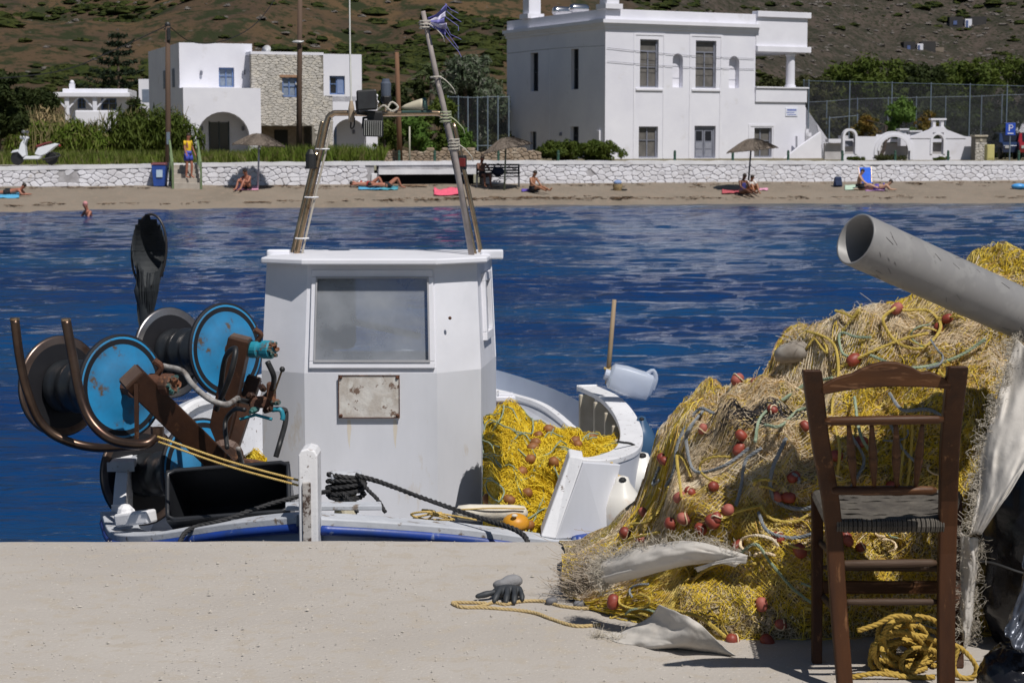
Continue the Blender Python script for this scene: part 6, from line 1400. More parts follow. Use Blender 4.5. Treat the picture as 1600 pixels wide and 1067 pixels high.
# U-shaped tube roller
rk = thing('tube_guide', at(150,690,8.4), 'pair of bent bronze coloured tubes curving up at the left of the reels', 'tube guide')
MB().tube(spath([at(23,500,8.3), at(31,560,8.3), at(42,610,8.3), at(62,658,8.32), at(95,685,8.34), at(150,699,8.35), at(225,696,8.3)], 60), .021, 12).build('tube', m_rusttube, rk, smooth=True)
MB().tube(spath([at(103,501,8.22), at(114,560,8.2), at(126,620,8.18), at(145,662,8.15), at(178,688,8.12), at(225,694,8.1), at(246,680,8.15)], 60), .0225, 12).build('tube', m_rusttube, rk, smooth=True)
for (px, py, Y) in ((23,499,8.3),(103,500,8.22)): MB().lathe([(.0225,-.004),(.023,.004),(.018,.008)], at(px,py,Y), n=14).build('end_cap', m_steel, rk)
MB().lathe([(.03,-.03),(.03,.03)], at(246,678,8.15), n=12).build('knuckle', m_rusttube, rk)
# twin yellow lines to the bow post
for k, (a, b) in enumerate((((246,682),(466,750)), ((248,690),(466,758)))):
    P = [at(*a, 8.1), at((a[0]+b[0])/2, (a[1]+b[1])/2+4, 7.95), at(*b, 7.8)]
    rope_thing('taut_line', P, .0055, m_yrope, ('upper' if k == 0 else 'lower')+' of two yellow lines stretched from the tube guide to the stem post')
# landing net
ln = thing('landing_net', at(228,520,9.6), 'dark landing net hanging upside down above the rear reel', 'fishing net')
ring = [at(233+27*math.cos(a)+3*math.sin(a), 392-57*math.sin(a), 9.6-.04*math.cos(a)) for a in [i*2*math.pi/40 for i in range(40)]]
m_lnet = M('dark_netting', (.02,.025,.03), (.035,.04,.045), .7, scale=20)
MB().tube(ring, .0065, 8, closed=True).build('hoop', M('hoop_dark', (.05,.045,.045), None, .4, .4), ln, smooth=True)
mb = MB(); cr = at(233,392,9.6); g = np.random.default_rng(8)
for k in range(-34, 35):
    for sgn in (1, -1):
        P = []
        for j in range(15):
            v = -1+2*j/14; u = k/26*1.0+sgn*v*.35
            if u*u+v*v > 1.02: continue
            P.append(at(233+27*u+3*v, 392+57*v, 9.6+.10*(1-u*u-v*v)))
        if len(P) > 2: mb.tube(P, .0024, 3, caps=False)
for j in (-9, 0, 9):
    v = j/13; w = math.sqrt(1-v*v); mb.tube([at(233+27*w*u+3*v, 392+57*v, 9.6+.10*max(0,1-(u*w)**2-v*v)) for u in (-1,-.6,-.2,.2,.6,1)], .0022, 3, caps=False)
mb.build('hoop_mesh', m_lnet, ln, kind='stuff')
mb = MB()   # gathered bag hanging below
for k in range(90):
    a = g.uniform(0, 6.28); x0 = 235+20*math.cos(a)+g.normal(0,1); x1 = 226+9*math.cos(a+.6)+g.normal(0,1); P = [at(x0, 405+22*abs(math.sin(a)), 9.6+.06*math.sin(a)), at((x0+x1)/2+g.normal(0,1.5), 455, 9.6+.05*math.sin(a)), at(x1, 500, 9.6), at(225+g.normal(0,2), 528, 9.6)]
    mb.tube(smooth_path(P, 10), .0032, 3, caps=False)
mb.build('gathered_mesh', m_lnet, ln, kind='stuff')
MB().tube(smooth_path([at(222,440,9.62), at(228,480,9.62), at(226,530,9.62)], 8), [.03,.05,.05,.045,.04,.036,.03,.03], 8).build('bag_core', m_lnet, ln, smooth=True)
MB().tube([at(226,450,9.64), at(232,600,9.64)], .013, 8).build('handle', m_brown, ln)
# crate
cr_ = thing('black_crate', at(355,800,8.35), 'big black open plastic crate tipped on its side at the left bow', 'crate')
m_cr = M('crate_black', (.014,.015,.018), (.022,.024,.028), .4, scale=6, rbump=.1)
A = [at(262,812,8.14), at(452,798,8.1), at(450,722,8.3), at(262,736,8.34)]   # opening rectangle
D = Vector((.02,.30,-.22)); Bk = [A[0].lerp(sum(A, Vector())/4, .12)+D, A[1].lerp(sum(A, Vector())/4, .12)+D, A[2].lerp(sum(A, Vector())/4, .12)+D, A[3].lerp(sum(A, Vector())/4, .12)+D]
mb = MB(); mb.add(A+Bk, [(0,1,5,4),(1,2,6,5),(2,3,7,6),(3,0,4,7),(4,5,6,7)]); o = mb.build('tub', m_cr, cr_); sm = o.modifiers.new('thick', 'SOLIDIFY'); sm.thickness = .008
cc = sum(A, Vector())/4; P = []
for i in range(4):
    a, b = A[i], A[(i+1)%4]
    for t in (.06,.2,.5,.8,.94): P.append(a.lerp(b, t))
MB().tube(P, .011, 8, closed=True).build('rolled_rim', m_cr, cr_, smooth=True)
mb = MB(); q = [Bk[0].lerp(Bk[3],.1), Bk[1].lerp(Bk[2],.1), Bk[1].lerp(Bk[2],.42), Bk[0].lerp(Bk[3],.42)]; mb.prism([p-D*.08 for p in q], D*.01); mb.build('lit_base_strip', M('crate_sunlit', (.09,.10,.125), None, .35), cr_)  # paler strip on the crate bottom, sunlight put into its colour
MB().lathe([(.03,-.012),(.04,0),(.03,.014)], at(200,800,8.45), (.5,-.4,.8), n=14).build('cleat', m_chip, boat); 
t = thing('worn_fairlead', at(205,808,8.4), 'chipped white painted wooden block at the left bow corner', 'cleat'); MB().beam(at(186,812,8.42), at(238,806,8.32), .07, .06).ball(at(196,800,8.42), .04, 10).build('block', m_chip, t, bevel=.01)
# white bow curve behind reels
MB().tube(smooth_path([at(268,660,10.2), at(300,636,10.4), at(330,628,10.6)], 12), .035, 8).build('far_rail', m_chip, boat)
# ================================================================== NET HEAPS
def tubes_np(P, r, sides=3):
    """P (K,n,3), r scalar or (K,) -> V,F"""
    K, n, _ = P.shape; T = np.empty_like(P); T[:,1:-1] = P[:,2:]-P[:,:-2]; T[:,0] = P[:,1]-P[:,0]; T[:,-1] = P[:,-1]-P[:,-2]
    T /= np.linalg.norm(T, axis=2, keepdims=True)+1e-9
    A = np.cross(T, np.array([.31,.52,.79])); A /= np.linalg.norm(A, axis=2, keepdims=True)+1e-9; B = np.cross(T, A)
    r = np.broadcast_to(np.asarray(r, float), (K,))[:,None,None]
    V = np.stack([P+(A*math.cos(2*math.pi*k/sides)+B*math.sin(2*math.pi*k/sides))*r for k in range(sides)], 2)
    base = (np.arange(K)*n*sides)[:,None,None]; i = (np.arange(n-1)*sides)[None,:,None]; k = np.arange(sides)[None,None,:]; k2 = (k+1)%sides
    F = np.stack([base+i+k, base+i+k2, base+i+sides+k2, base+i+sides+k], -1).reshape(-1, 4)
    return V.reshape(-1, 3), F
def ribbons_np(P, r, g):
    """flat twine: one strip per thread with a twisting width direction"""
    K, n, _ = P.shape; T = np.empty_like(P); T[:,1:-1] = P[:,2:]-P[:,:-2]; T[:,0] = P[:,1]-P[:,0]; T[:,-1] = P[:,-1]-P[:,-2]
    q = np.cross(T, g.normal(size=(K,1,3))+.25*np.array([0,-1,.3])); q /= np.linalg.norm(q, axis=2, keepdims=True)+1e-9
    r = np.broadcast_to(np.asarray(r, float), (K,))[:,None,None]; V = np.stack([P-q*r, P+q*r], 2)
    base = (np.arange(K)*n*2)[:,None]; i = (np.arange(n-1)*2)[None]; F = np.stack([base+i, base+i+1, base+i+3, base+i+2], -1).reshape(-1, 4); return V.reshape(-1, 3), F
class Heap:
    """heap whose outline h(x) follows a table; u = x, v = 0 (front foot) .. 1 (back foot)"""
    def __init__(s, tab, yc, d, amp=.07, seed=1, power=.8, freq=5):
        s.xs = np.array([t[0] for t in tab]); s.h = np.array([t[1] for t in tab]); s.f = np.array([t[2] for t in tab]); s.yc = yc; s.d = d; s.amp = amp; s.seed = seed; s.pw = power; s.fr = freq
    def S(s, x, v, out=0.0):
        x = np.asarray(x, float); v = np.asarray(v, float); h = np.interp(x, s.xs, s.h); yf = np.interp(x, s.xs, s.f)
        th = np.pi*v; c = np.cos(th); si = np.sin(th)
        dd = np.where(c > 0, s.yc-yf, s.d)
        Y = s.yc-dd*np.sign(c)*np.abs(c)**s.pw; Z = h*np.abs(si)**.85
        n = np.stack([0*x, -c, si*.8+.05], -1); n /= np.linalg.norm(n, axis=-1, keepdims=True)
        fr = s.fr; dg = x*.75+v*2.0; dc = v*1.9-x*.55; ridge = 1-np.abs(vnoise(dg*fr*1.1+.6*vnoise(dc*3, dg*2, 0, s.seed+4), dc*fr*.45, 0, s.seed+9))*2.2; rid2 = 1-np.abs(vnoise(dg*fr*2.6, dc*fr*1.1+dg, 0, s.seed+14))*2
        disp = s.amp*(fbm(x*fr*.8, v*fr*1.1+Z*2, 0, 3, s.seed)*1.5+.34*vnoise(x*15, v*26, 0, s.seed+3)+.30*ridge+.16*rid2-.35)+.010*fbm(x*26, v*30, 0, 2, s.seed+30)
        disp = disp*np.clip(h/.55, .22, 1)
        disp = disp*np.clip(si*3.0+.25, 0, 1)+out
        P = np.stack([x+.0*x, Y, Z], -1)+n*disp[..., None]; P[..., 0] += s.amp*.7*fbm(x*3+9, v*5, 0, 3, s.seed+50)
        P[..., 2] = np.maximum(P[..., 2], .004); return P
    def mesh(s, nu, nv, v0=0, v1=1):
        U, W = np.meshgrid(np.linspace(s.xs[0], s.xs[-1], nu), np.linspace(v0, v1, nv)); V = s.S(U, W).reshape(-1, 3)
        i = np.arange(nv-1)[:,None]*nu+np.arange(nu-1)[None,:]; return V, np.stack([i, i+1, i+nu+1, i+nu], -1).reshape(-1, 4)
    def threads(s, K, n, step, g, vmax=.62, curl=.9, lift=.012, xr=None, aniso=1.0, mask=None, vr=None, smooth_lift=True, H=1.1):
        xr = xr or (s.xs[0], s.xs[-1]); x = g.uniform(*xr, K*3); v = g.uniform(*(vr or (.02, vmax)), K*3)
        if mask is not None: keep = mask(x, v); x = x[keep]; v = v[keep]
        x = x[:K]; v = v[:K]; K = len(x); a = g.uniform(0, 6.28, K); X_ = [x]; Vv = [v]; w = g.normal(0, curl, K)
        for k in range(n-1):
            w = w*.82+g.normal(0, curl*.55, K); a = a+w; x = x+np.cos(a)*step; v = v+np.sin(a)*step*aniso/(H*2.4)
            X_.append(np.clip(x, s.xs[0], s.xs[-1])); Vv.append(np.clip(v, .0, .99))
        XX = np.stack(X_, 1); VV = np.stack(Vv, 1)
        ph = g.uniform(0, 6.28, (K, 1)); t = np.linspace(0, 1, n)[None]; up = np.abs(g.normal(0, lift, (K, 1)))*(.4+.6*np.sin(ph+t*g.uniform(4, 14, (K, 1))))+.002
        return s.S(XX, VV, up)
def Xp(px, Y): return (px-800)/FPX*Y
def net_material(name, cols, gap, sc=70, bias=0.0):
    """tangled fine mesh: bright twine cells over dark gaps, patches of several twine colours"""
    m = bpy.data.materials.new(name); m.use_nodes = True; N = m.node_tree.nodes; L = m.node_tree.links; p = N['Principled BSDF']; p.inputs['Roughness'].default_value = .9; p.inputs['Specular IOR Level'].default_value = .2
    tc = N.new('ShaderNodeTexCoord')
    def noise(scale, det=3, col=False):
        n = N.new('ShaderNodeTexNoise'); n.inputs['Scale'].default_value = scale; n.inputs['Detail'].default_value = det; L.new(tc.outputs['Object'], n.inputs[0]); return n.outputs[1 if col else 0]
    def cells(scale, warp, wsc):
        w = N.new('ShaderNodeVectorMath'); w.operation = 'SCALE'; L.new(noise(wsc, 3, True), w.inputs[0]); w.inputs['Scale'].default_value = warp
        ad = N.new('ShaderNodeVectorMath'); L.new(tc.outputs['Object'], ad.inputs[0]); L.new(w.outputs[0], ad.inputs[1])
        v = N.new('ShaderNodeTexVoronoi'); v.feature = 'DISTANCE_TO_EDGE'; v.inputs['Scale'].default_value = scale; L.new(ad.outputs[0], v.inputs[0])
        r = N.new('ShaderNodeMapRange'); r.inputs[1].default_value = .02; r.inputs[2].default_value = .16; r.inputs[3].default_value = 1; r.inputs[4].default_value = 0; L.new(v.outputs[0], r.inputs[0]); return r.outputs[0]
    def mth(op, a, b):
        x = N.new('ShaderNodeMath'); x.operation = op
        for i, q in enumerate((a, b)):
            if isinstance(q, (int, float)): x.inputs[i].default_value = q
            else: L.new(q, x.inputs[i])
        return x.outputs[0]
    def mix(f, a, b):
        x = N.new('ShaderNodeMix'); x.data_type = 'RGBA'; L.new(f, x.inputs[0])
        for s_, v in ((x.inputs[6], a), (x.inputs[7], b)):
            if isinstance(v, tuple): s_.default_value = (*v, 1)
            else: L.new(v, s_)
        return x.outputs[2]
    def stp(f, lo, hi): r = N.new('ShaderNodeMapRange'); r.inputs[1].default_value = lo; r.inputs[2].default_value = hi; L.new(f, r.inputs[0]); return r.outputs[0]
    mask = mth('MAXIMUM', cells(sc, .03, 18), mth('MULTIPLY', cells(sc*1.7, .02, 30), .8))
    sx = N.new('ShaderNodeSeparateXYZ'); L.new(tc.outputs['Object'], sx.inputs[0])
    f1 = mth('ADD', noise(4.2, 4), mth('MULTIPLY', stp(sx.outputs[0], -.35, .35), bias))
    c = mix(stp(f1, .49, .55), cols[0], cols[1]); c = mix(stp(noise(6.5, 4), .56, .62), c, cols[2]); c = mix(stp(noise(60, 2), .4, .7), c, cols[3])
    L.new(mix(mask, gap, c), p.inputs['Base Color'])
    b = N.new('ShaderNodeBump'); b.inputs['Strength'].default_value = 1; b.inputs['Distance'].default_value = .006; L.new(mask, b.inputs['Height']); L.new(b.outputs[0], p.inputs['Normal']); return m
m_nb = net_material('net_base', ((.70,.56,.38), (.70,.51,.04), (.54,.34,.09), (.78,.67,.48)), (.10,.07,.025), 75, .09)
T_CREAM = M('thread_cream', (.72,.585,.40), (.62,.48,.30), .9, scale=2.5, c3=(.78,.68,.52), s3=6)
T_YEL = M('thread_yellow', (.70,.52,.04), (.60,.42,.035), .85, scale=3, c3=(.72,.58,.18), s3=7)
T_OCH = M('thread_ochre', (.56,.34,.09), (.42,.25,.06), .9, scale=3, c3=(.58,.42,.2), s3=6)
T_GREY = M('rope_grey', (.24,.25,.26), (.16,.18,.20), .85, scale=20)
T_GRN = M('rope_green', (.28,.34,.24), (.2,.26,.18), .85, scale=20)
T_YRP = M('rope_yellow', (.52,.40,.09), (.42,.30,.06), .85, scale=20)
m_float = M('float_red', (.27,.048,.028), (.20,.038,.025), .5, scale=9, spot=(.36,.12,.09), spots=(.6,.74), sscale=22, bump=.2, bscale=60, bdist=.002)
m_floato = M('float_faded', (.36,.11,.08), (.32,.08,.06), .65, scale=9, bump=.2, bscale=60, bdist=.002)

YC = 6.55
tab = []
for px, py, fY in ((893,950,6.32),(915,920,6.2),(941,872,6.12),(966,842,6.08),(990,808,6.02),(1012,780,5.98),(1028,745,5.95),(1037,700,5.92),(1049,658,5.9),(1078,618,5.86),(1130,580,5.82),(1200,563,5.80),(1250,548,5.8),(1290,522,5.82),(1330,500,5.84),(1380,470,5.86),(1430,445,5.88),(1490,428,5.9),(1530,402,5.9),(1560,398,5.9),(1600,412,5.9),(1660,420,5.9),(1760,450,5.95),(1860,560,6.1),(1930,760,6.3)):
    Y = YC if px > 960 else 6.45; tab.append((Xp(px, Y), max(.03, at(px, py, Y).z-.035), fY))
H1 = Heap(tab, YC, .75, .092, 3, .8, 6)
heap = thing('net_heap', (Xp(1250, YC), YC, 0), 'big heap of yellow and cream fishing nets with red floats on the quay', 'fishing net heap')
V, F = H1.mesh(300, 150); np_obj('net_mass', V, F, m_nb, heap, smooth=True)
g = np.random.default_rng(12)
XR = (Xp(900, 6.4), Xp(1720, 6.2))
band = lambda seed, lo, fr=2.2: (lambda x, v: fbm(x*fr, v*fr*2.6, 0, 3, seed)+rng.normal(0, .12, len(x)) > lo)
lowright = lambda x, v: (v < .33)
def addthreads(name, mat, specs):
    Vs = []; Fs = []; c = 0
    for kw in specs:
        r = kw.pop('r'); P = H1.threads(g=g, **kw); rr = r*g.uniform(.75, 1.3, len(P)); V, F = ribbons_np(P, rr, g); Vs.append(V); Fs.append(F+c); c += len(V)
    np_obj(name, np.vstack(Vs), np.vstack(Fs), mat, heap)['kind'] = 'stuff'
patch = lambda x, v: fbm(x*2.6, v*6.5, 0, 4, 61)+np.where(x < .95, .16, -.12)-np.where(v > .44, .12, 0)
cream_m = lambda x, v: (patch(x, v)+rng.normal(0, .045, len(x)) > -.03) & (v > .15+.05*vnoise(x*5, 0, 0, 3))
yel_m = lambda x, v: (patch(x, v)+rng.normal(0, .05, len(x)) < .0) | (v < .2+.06*vnoise(x*4, 0, 0, 8))
och_m = lambda x, v: fbm(x*3.4, v*8, 0, 3, 71)+rng.normal(0, .08, len(x)) > .10
addthreads('cream_net', T_CREAM, [dict(K=5200, n=22, step=.0062, r=.0007, xr=XR, mask=cream_m, lift=.006, curl=1.9), dict(K=500, n=30, step=.011, r=.0009, xr=XR, mask=cream_m, lift=.007, curl=.5), dict(K=500, n=18, step=.007, r=.0007, xr=XR, mask=cream_m, lift=.018, curl=1.6), dict(K=1500, n=16, step=.007, r=.0007, xr=XR, lift=.008, curl=1.7)])
addthreads('yellow_net', T_YEL, [dict(K=4200, n=22, step=.0065, r=.0008, xr=XR, mask=yel_m, lift=.006, curl=1.7), dict(K=900, n=30, step=.012, r=.0010, xr=XR, mask=yel_m, lift=.007, curl=.3), dict(K=400, n=16, step=.007, r=.0008, xr=XR, mask=yel_m, lift=.018, curl=1.6)])
addthreads('ochre_net', T_OCH, [dict(K=2200, n=22, step=.0062, r=.0007, xr=XR, mask=och_m, lift=.006, curl=1.8), dict(K=250, n=26, step=.012, r=.001, xr=XR, lift=.008, curl=.3)])
# woven diamond net drawn over the folds
def weave(x0, x1, v0, v1, cell, mat, seed, lift=.008):
    gg = np.random.default_rng(seed); H = 2.4; n = 26; P = []
    for sgn in (1, -1):
        m = int((x1-x0+(v1-v0)*H)/cell)
        for k in range(m):
            s0 = k*cell-(v1-v0)*H*(sgn > 0); t = np.linspace(0, 1, n); v = v0+(v1-v0)*t; x = x0+s0+sgn*(v-v0)*H+(0 if sgn > 0 else 0)
            x = x+.018*vnoise(v*22, x*9, 0, seed)+.05*vnoise(v*5+sgn, x*3, 0, seed+3); v = v+.008*vnoise(x*22, v*30, 0, seed+5)
            ok = (x > x0) & (x < x1)
            if ok.sum() < 5: continue
            xi = np.interp(np.linspace(0, 1, n), np.linspace(0, 1, ok.sum()), x[ok]); vi = np.interp(np.linspace(0, 1, n), np.linspace(0, 1, ok.sum()), v[ok])
            P.append(H1.S(xi, vi, lift+.006*vnoise(xi*12, vi*20, 0, seed+7)))
    V, F = ribbons_np(np.array(P), .0007, gg); np_obj('woven_net', V, F, mat, heap)['kind'] = 'stuff'
weave(Xp(1000,6), Xp(1250,6), .03, .24, .017, T_YEL, 5, .014); weave(Xp(1060,6), Xp(1330,6), .2, .40, .016, T_CREAM, 6, .014); weave(Xp(1250,6), Xp(1600,6), .34, .52, .017, T_CREAM, 8, .014)
# ropes over the heap: given by picture points on the heap's front
def on_heap(px, py, out=.02):
    x = Xp(px, 6.1); lo, hi = .0, .5
    for it in range(22):
        v = (lo+hi)/2; P = H1.S(np.array([x]), np.array([v]), np.array([out]))[0]
        d = P-np.array([0,0,CAMZ]); c, s_ = math.cos(PITCH), math.sin(PITCH); depth = d[1]*c-d[2]*s_; upc = d[1]*s_+d[2]*c; ppy = 533.5-FPX*upc/depth; ppx = 800+FPX*d[0]/depth
        x += (px-ppx)/FPX*depth*.7
        if ppy > py: lo = v
        else: hi = v
    return Vector(P)
def heap_rope(P, r, mat, out=.034, nm='rope'):
    out = max(out, .034)
    q = [on_heap(px, py, out+.012*math.sin(i*2.1)) for i, (px, py) in enumerate(P)]; MB().rope(smooth_path(q, 24), r, sides=4).build(nm, mat, heap)
heap_rope([(1100,640),(1078,670),(1072,700),(1085,735),(1130,728),(1170,700)], .0065, T_GREY)
heap_rope([(1115,655),(1090,640),(1060,690),(1052,740),(1040,760)], .0065, T_GREY)
heap_rope([(1228,684),(1205,740),(1210,780),(1245,795),(1280,790)], .0075, T_GREY)
heap_rope([(1190,700),(1165,720),(1158,760),(1150,790)], .0065, T_GREY)
heap_rope([(1185,800),(1200,830),(1240,840),(1275,832)], .0065, T_GREY)
heap_rope([(1390,615),(1410,640),(1450,640),(1480,655)], .0065, T_GREY); heap_rope([(1330,680),(1350,720),(1330,760)], .006, T_GREY); heap_rope([(1385,650),(1410,700),(1440,730)], .006, T_GREY)
heap_rope([(1300,580),(1340,560),(1400,545),(1450,520)], .0055, T_YRP); heap_rope([(1400,480),(1380,500),(1400,540),(1440,545),(1470,520),(1450,490),(1410,485)], .006, T_YRP)
heap_rope([(1255,515),(1300,540),(1310,580),(1300,640),(1312,700),(1305,760)], .0055, T_YRP); heap_rope([(1415,630),(1412,700),(1405,760),(1410,800)], .006, T_YRP); heap_rope([(1425,630),(1424,700),(1415,780)], .006, T_YRP)
heap_rope([(1478,640),(1482,690),(1470,730),(1465,760)], .006, T_YRP); heap_rope([(1490,640),(1500,700),(1485,750)], .006, T_YRP)
heap_rope([(1180,690),(1190,650),(1230,620),(1260,600),(1300,590)], .006, T_GRN); heap_rope([(1195,660),(1220,665),(1250,640),(1290,640)], .006, T_GRN); heap_rope([(1335,620),(1345,680),(1370,720)], .006, T_GRN)
heap_rope([(1150,870),(1180,850),(1205,880),(1240,920),(1280,950)], .0055, T_GRN); heap_rope([(1040,960),(1090,900),(1130,880),(1180,880)], .006, T_YRP); heap_rope([(1045,950),(1095,965),(1140,1000),(1150,1018)], .007, T_YRP, .03); heap_rope([(1030,965),(1080,975),(1125,1010),(1140,1022)], .007, T_YRP, .035)
heap_rope([(1065,775),(1058,740),(1070,720),(1080,745)], .006, T_YRP); heap_rope([(985,810),(1010,815),(1030,795),(1045,760)], .006, T_YRP); heap_rope([(970,850),(990,840),(1030,830)], .006, T_YRP); heap_rope([(1030,700),(1020,740),(1030,765)], .006, T_GREY, .04)
heap_rope([(1110,820),(1150,800),(1190,790)], .006, T_YRP); heap_rope([(1188,790),(1205,810),(1240,815),(1262,805)], .006, T_YRP); heap_rope([(1360,560),(1420,575),(1490,560),(1540,530)], .006, T_GRN)
gg = random.Random(9)
for k in range(46):      # many short stray rope ends and loops
    px = gg.uniform(960, 1540); py = gg.uniform(max(470, 1000-1.35*(px-930)), 1000); R_ = gg.uniform(12, 34); a0 = gg.uniform(0, 6.28); sp = gg.uniform(1.5, 5)
    P = [(px+R_*math.cos(a0+sp*i/5)*(1+.12*i), py+R_*.7*math.sin(a0+sp*i/5)) for i in range(6)]; heap_rope(P, gg.choice([.0035,.0045,.0055]), gg.choice([T_YRP,T_YRP,T_YRP,T_GREY,T_GRN,T_CREAM]), .022)
# floats
FL = [(1098,670),(1158,680),(1155,700),(1207,640),(1214,776),(1232,777),(1078,768),(1115,760),(1137,797),(1120,808),(1113,815),(1095,826),(1069,813),(1050,818),(1155,852),(1215,840),(1190,944),(1199,1010),(1145,1015),(958,940),(1005,800),(978,818),(1035,700),(1039,725),(1152,578),(1180,566),(1334,562),(1270,600),(1401,482),(1480,498),(1466,513),(1306,712),(1325,845),(1345,855),(1322,838),(1240,745),(1220,975),(1395,760),(1258,665),(1000,842),(1062,778),(1345,690),(1500,600),(1250,860)]
for k, (px, py) in enumerate(FL):
    p = on_heap(px, py, .022); rr = gg.uniform(.0145, .021); d = Vector((gg.uniform(-1,1), gg.uniform(-.5,.2), gg.uniform(-.7,.7))).normalized()
    MB().lathe([(rr*.3,-rr*1.25),(rr*.75,-rr*1.05),(rr,-rr*.45),(rr,rr*.45),(rr*.75,rr*1.05),(rr*.3,rr*1.25)], p, d, n=14).build('float', m_float if k % 4 else m_floato, heap, smooth=True)
    if k % 3 == 0:
        _, a, b = frame_of(d); MB().rope([p+(a*math.cos(w)+b*math.sin(w))*(rr+.003)+d*.006*math.sin(w*2) for w in [i*.6 for i in range(11)]], .0025, sides=4).build('lashing', T_CREAM, heap)
# dark bundle of net and sacking end
V, F = tubes_np(H1.threads(K=330, n=20, step=.008, g=g, xr=(Xp(1165,6.0), Xp(1245,6.0)), vr=(.33,.36), lift=.012, curl=.3), .0016); np_obj('black_net', V, F, M('thread_black', (.012,.011,.014), (.03,.025,.03), .8, scale=9), heap)['kind'] = 'stuff'
c = on_heap(1238, 552, .03); MB().lathe([(.02,-.06),(.035,-.03),(.04,.02),(.03,.05),(.012,.06)], c, (.8,-.3,.2), n=12).build('sack_end', M('old_sack', (.4,.37,.33), (.2,.17,.14), .9, scale=12), heap, smooth=True)
P = np.array([[np.array(c)+np.array([.03,0,.01])+(np.array([random.gauss(0,1), random.gauss(0,.6), random.gauss(.6,.8)])*.035*t) for t in (0,.4,.8,1.2)] for k in range(60)]); V, F = tubes_np(P, .001); np_obj('frayed_end', V, F, M('fray_white', (.50,.45,.37), None, .9), heap)['kind'] = 'stuff'
# loose bristles at the silhouette and left foot
bst = []
for k in range(700):
    x = g.uniform(Xp(905,6.3), Xp(1600,6.2)); v = g.uniform(.02, .55); p = H1.S(np.array([x]), np.array([v]), np.array([.0]))[0]; d = g.normal(0, 1, 3)*.5+np.array([-.1,-.2,.5]); L_ = g.uniform(.012, .03); q = np.cross(d, g.normal(size=3))*.4
    bst.append([p, p+d*L_*.5+q*L_*.3, p+d*L_+q*L_])
V, F = tubes_np(np.array(bst), .0005); np_obj('stray_ends', V, F, T_CREAM, heap)['kind'] = 'stuff'
# brown frayed tuft at the left foot of the heap
tf = thing('frayed_tuft', gnd(925, 940), 'brown frayed tuft of old netting at the left foot of the net heap', 'net tuft'); c = np.array(gnd(925, 935)); P = []
for k in range(700):
    b = c+np.array([g.normal(.02,.05), g.normal(0,.05), abs(g.normal(.05,.05))]); w = g.normal(0, .05, (3, 3)); w[:,0] -= .012; w[:,2] = np.abs(w[:,2])*.6; P.append([b, b+w[0]*.6, b+w[0]*.6+w[1]*.6, b+w[0]*.6+w[1]*.6+w[2]*.6])
P = np.array(P); P[...,2] = np.maximum(P[...,2], .003); V, F = tubes_np(P, .001); np_obj('fibres', V, F, M('tuft_brown', (.24,.19,.14), (.4,.34,.27), .9, scale=15), tf)['kind'] = 'stuff'

# ---- nets in the boat
tb = []
for px, py, fY in ((757,660,9.0),(768,650,8.85),(785,645,8.5),(800,640,8.5),(830,662,8.5),(870,668,8.5),(905,680,8.55),(940,690,8.6),(975,690,8.7),(990,720,8.8)):
    tb.append((Xp(px, 9.1), at(px, py, 9.1).z, fY))
class Heap2(Heap):
    def S(s, x, v, out=0.0):
        P = Heap.S(s, x, v, out); P[..., 2] = np.where(True, P[..., 2], 0); return P
zf = -.42
H2 = Heap([(a, b-zf-.04, c) for a, b, c in tb], 9.15, .5, .06, 8, .8, 6)
bn = thing('boat_net', (Xp(860, 9.1), 9.1, zf), 'bright yellow fishing net piled on the boat deck right of the wheelhouse', 'fishing net')
def lift(V): V = V.copy(); V[:, 2] += zf; return V
m_yb = net_material('bright_net_base', ((.64,.46,.012), (.56,.38,.012), (.66,.50,.02), (.70,.54,.03)), (.22,.14,.008), 60)
V, F = H2.mesh(120, 90); np_obj('net_mass', lift(V), F, m_yb, bn, smooth=True)
T_BY = M('thread_bright', (.70,.50,.012), (.58,.39,.012), .8, scale=3, c3=(.74,.57,.05), s3=8)
P = H2.threads(K=5200, n=13, step=.016, g=g, lift=.012, curl=.45, H=.6); V, F = tubes_np(P, .0016); np_obj('yellow_net', lift(V), F, T_BY, bn)['kind'] = 'stuff'
P = H2.threads(K=60, n=26, step=.02, g=g, lift=.02, curl=.2, H=.6); V, F = tubes_np(P, .0038, 5); np_obj('green_ropes', lift(V), F, T_GRN, bn)['kind'] = 'stuff'
for k, (px, py) in enumerate(((863,672),(838,692),(835,700),(870,722),(818,738),(833,715),(800,780),(825,770),(905,690),(908,696),(940,682),(830,820),(765,782),(845,680))):
    Yb = 8.75 if py > 700 else 8.95; x = Xp(px, Yb); best = None
    for v in np.linspace(.05, .6, 60):
        q = H2.S(np.array([x]), np.array([v]), np.array([.01]))[0]; q[2] += zf; d = q-np.array([0,0,CAMZ]); cc_, s_ = math.cos(PITCH), math.sin(PITCH); depth = d[1]*cc_-d[2]*s_; ppy = 533.5-FPX*(d[1]*s_+d[2]*cc_)/depth
        if best is None or abs(ppy-py) < best[0]: best = (abs(ppy-py), q)
    MB().lathe([(.008,-.03),(.021,-.022),(.027,0),(.021,.022),(.008,.03)], Vector(best[1]), (random.uniform(-1,1),.3,random.uniform(-.5,.5)), n=12).build('float', M('float_brown', (.28,.11,.03), (.2,.08,.025), .6, scale=9), bn, smooth=True)
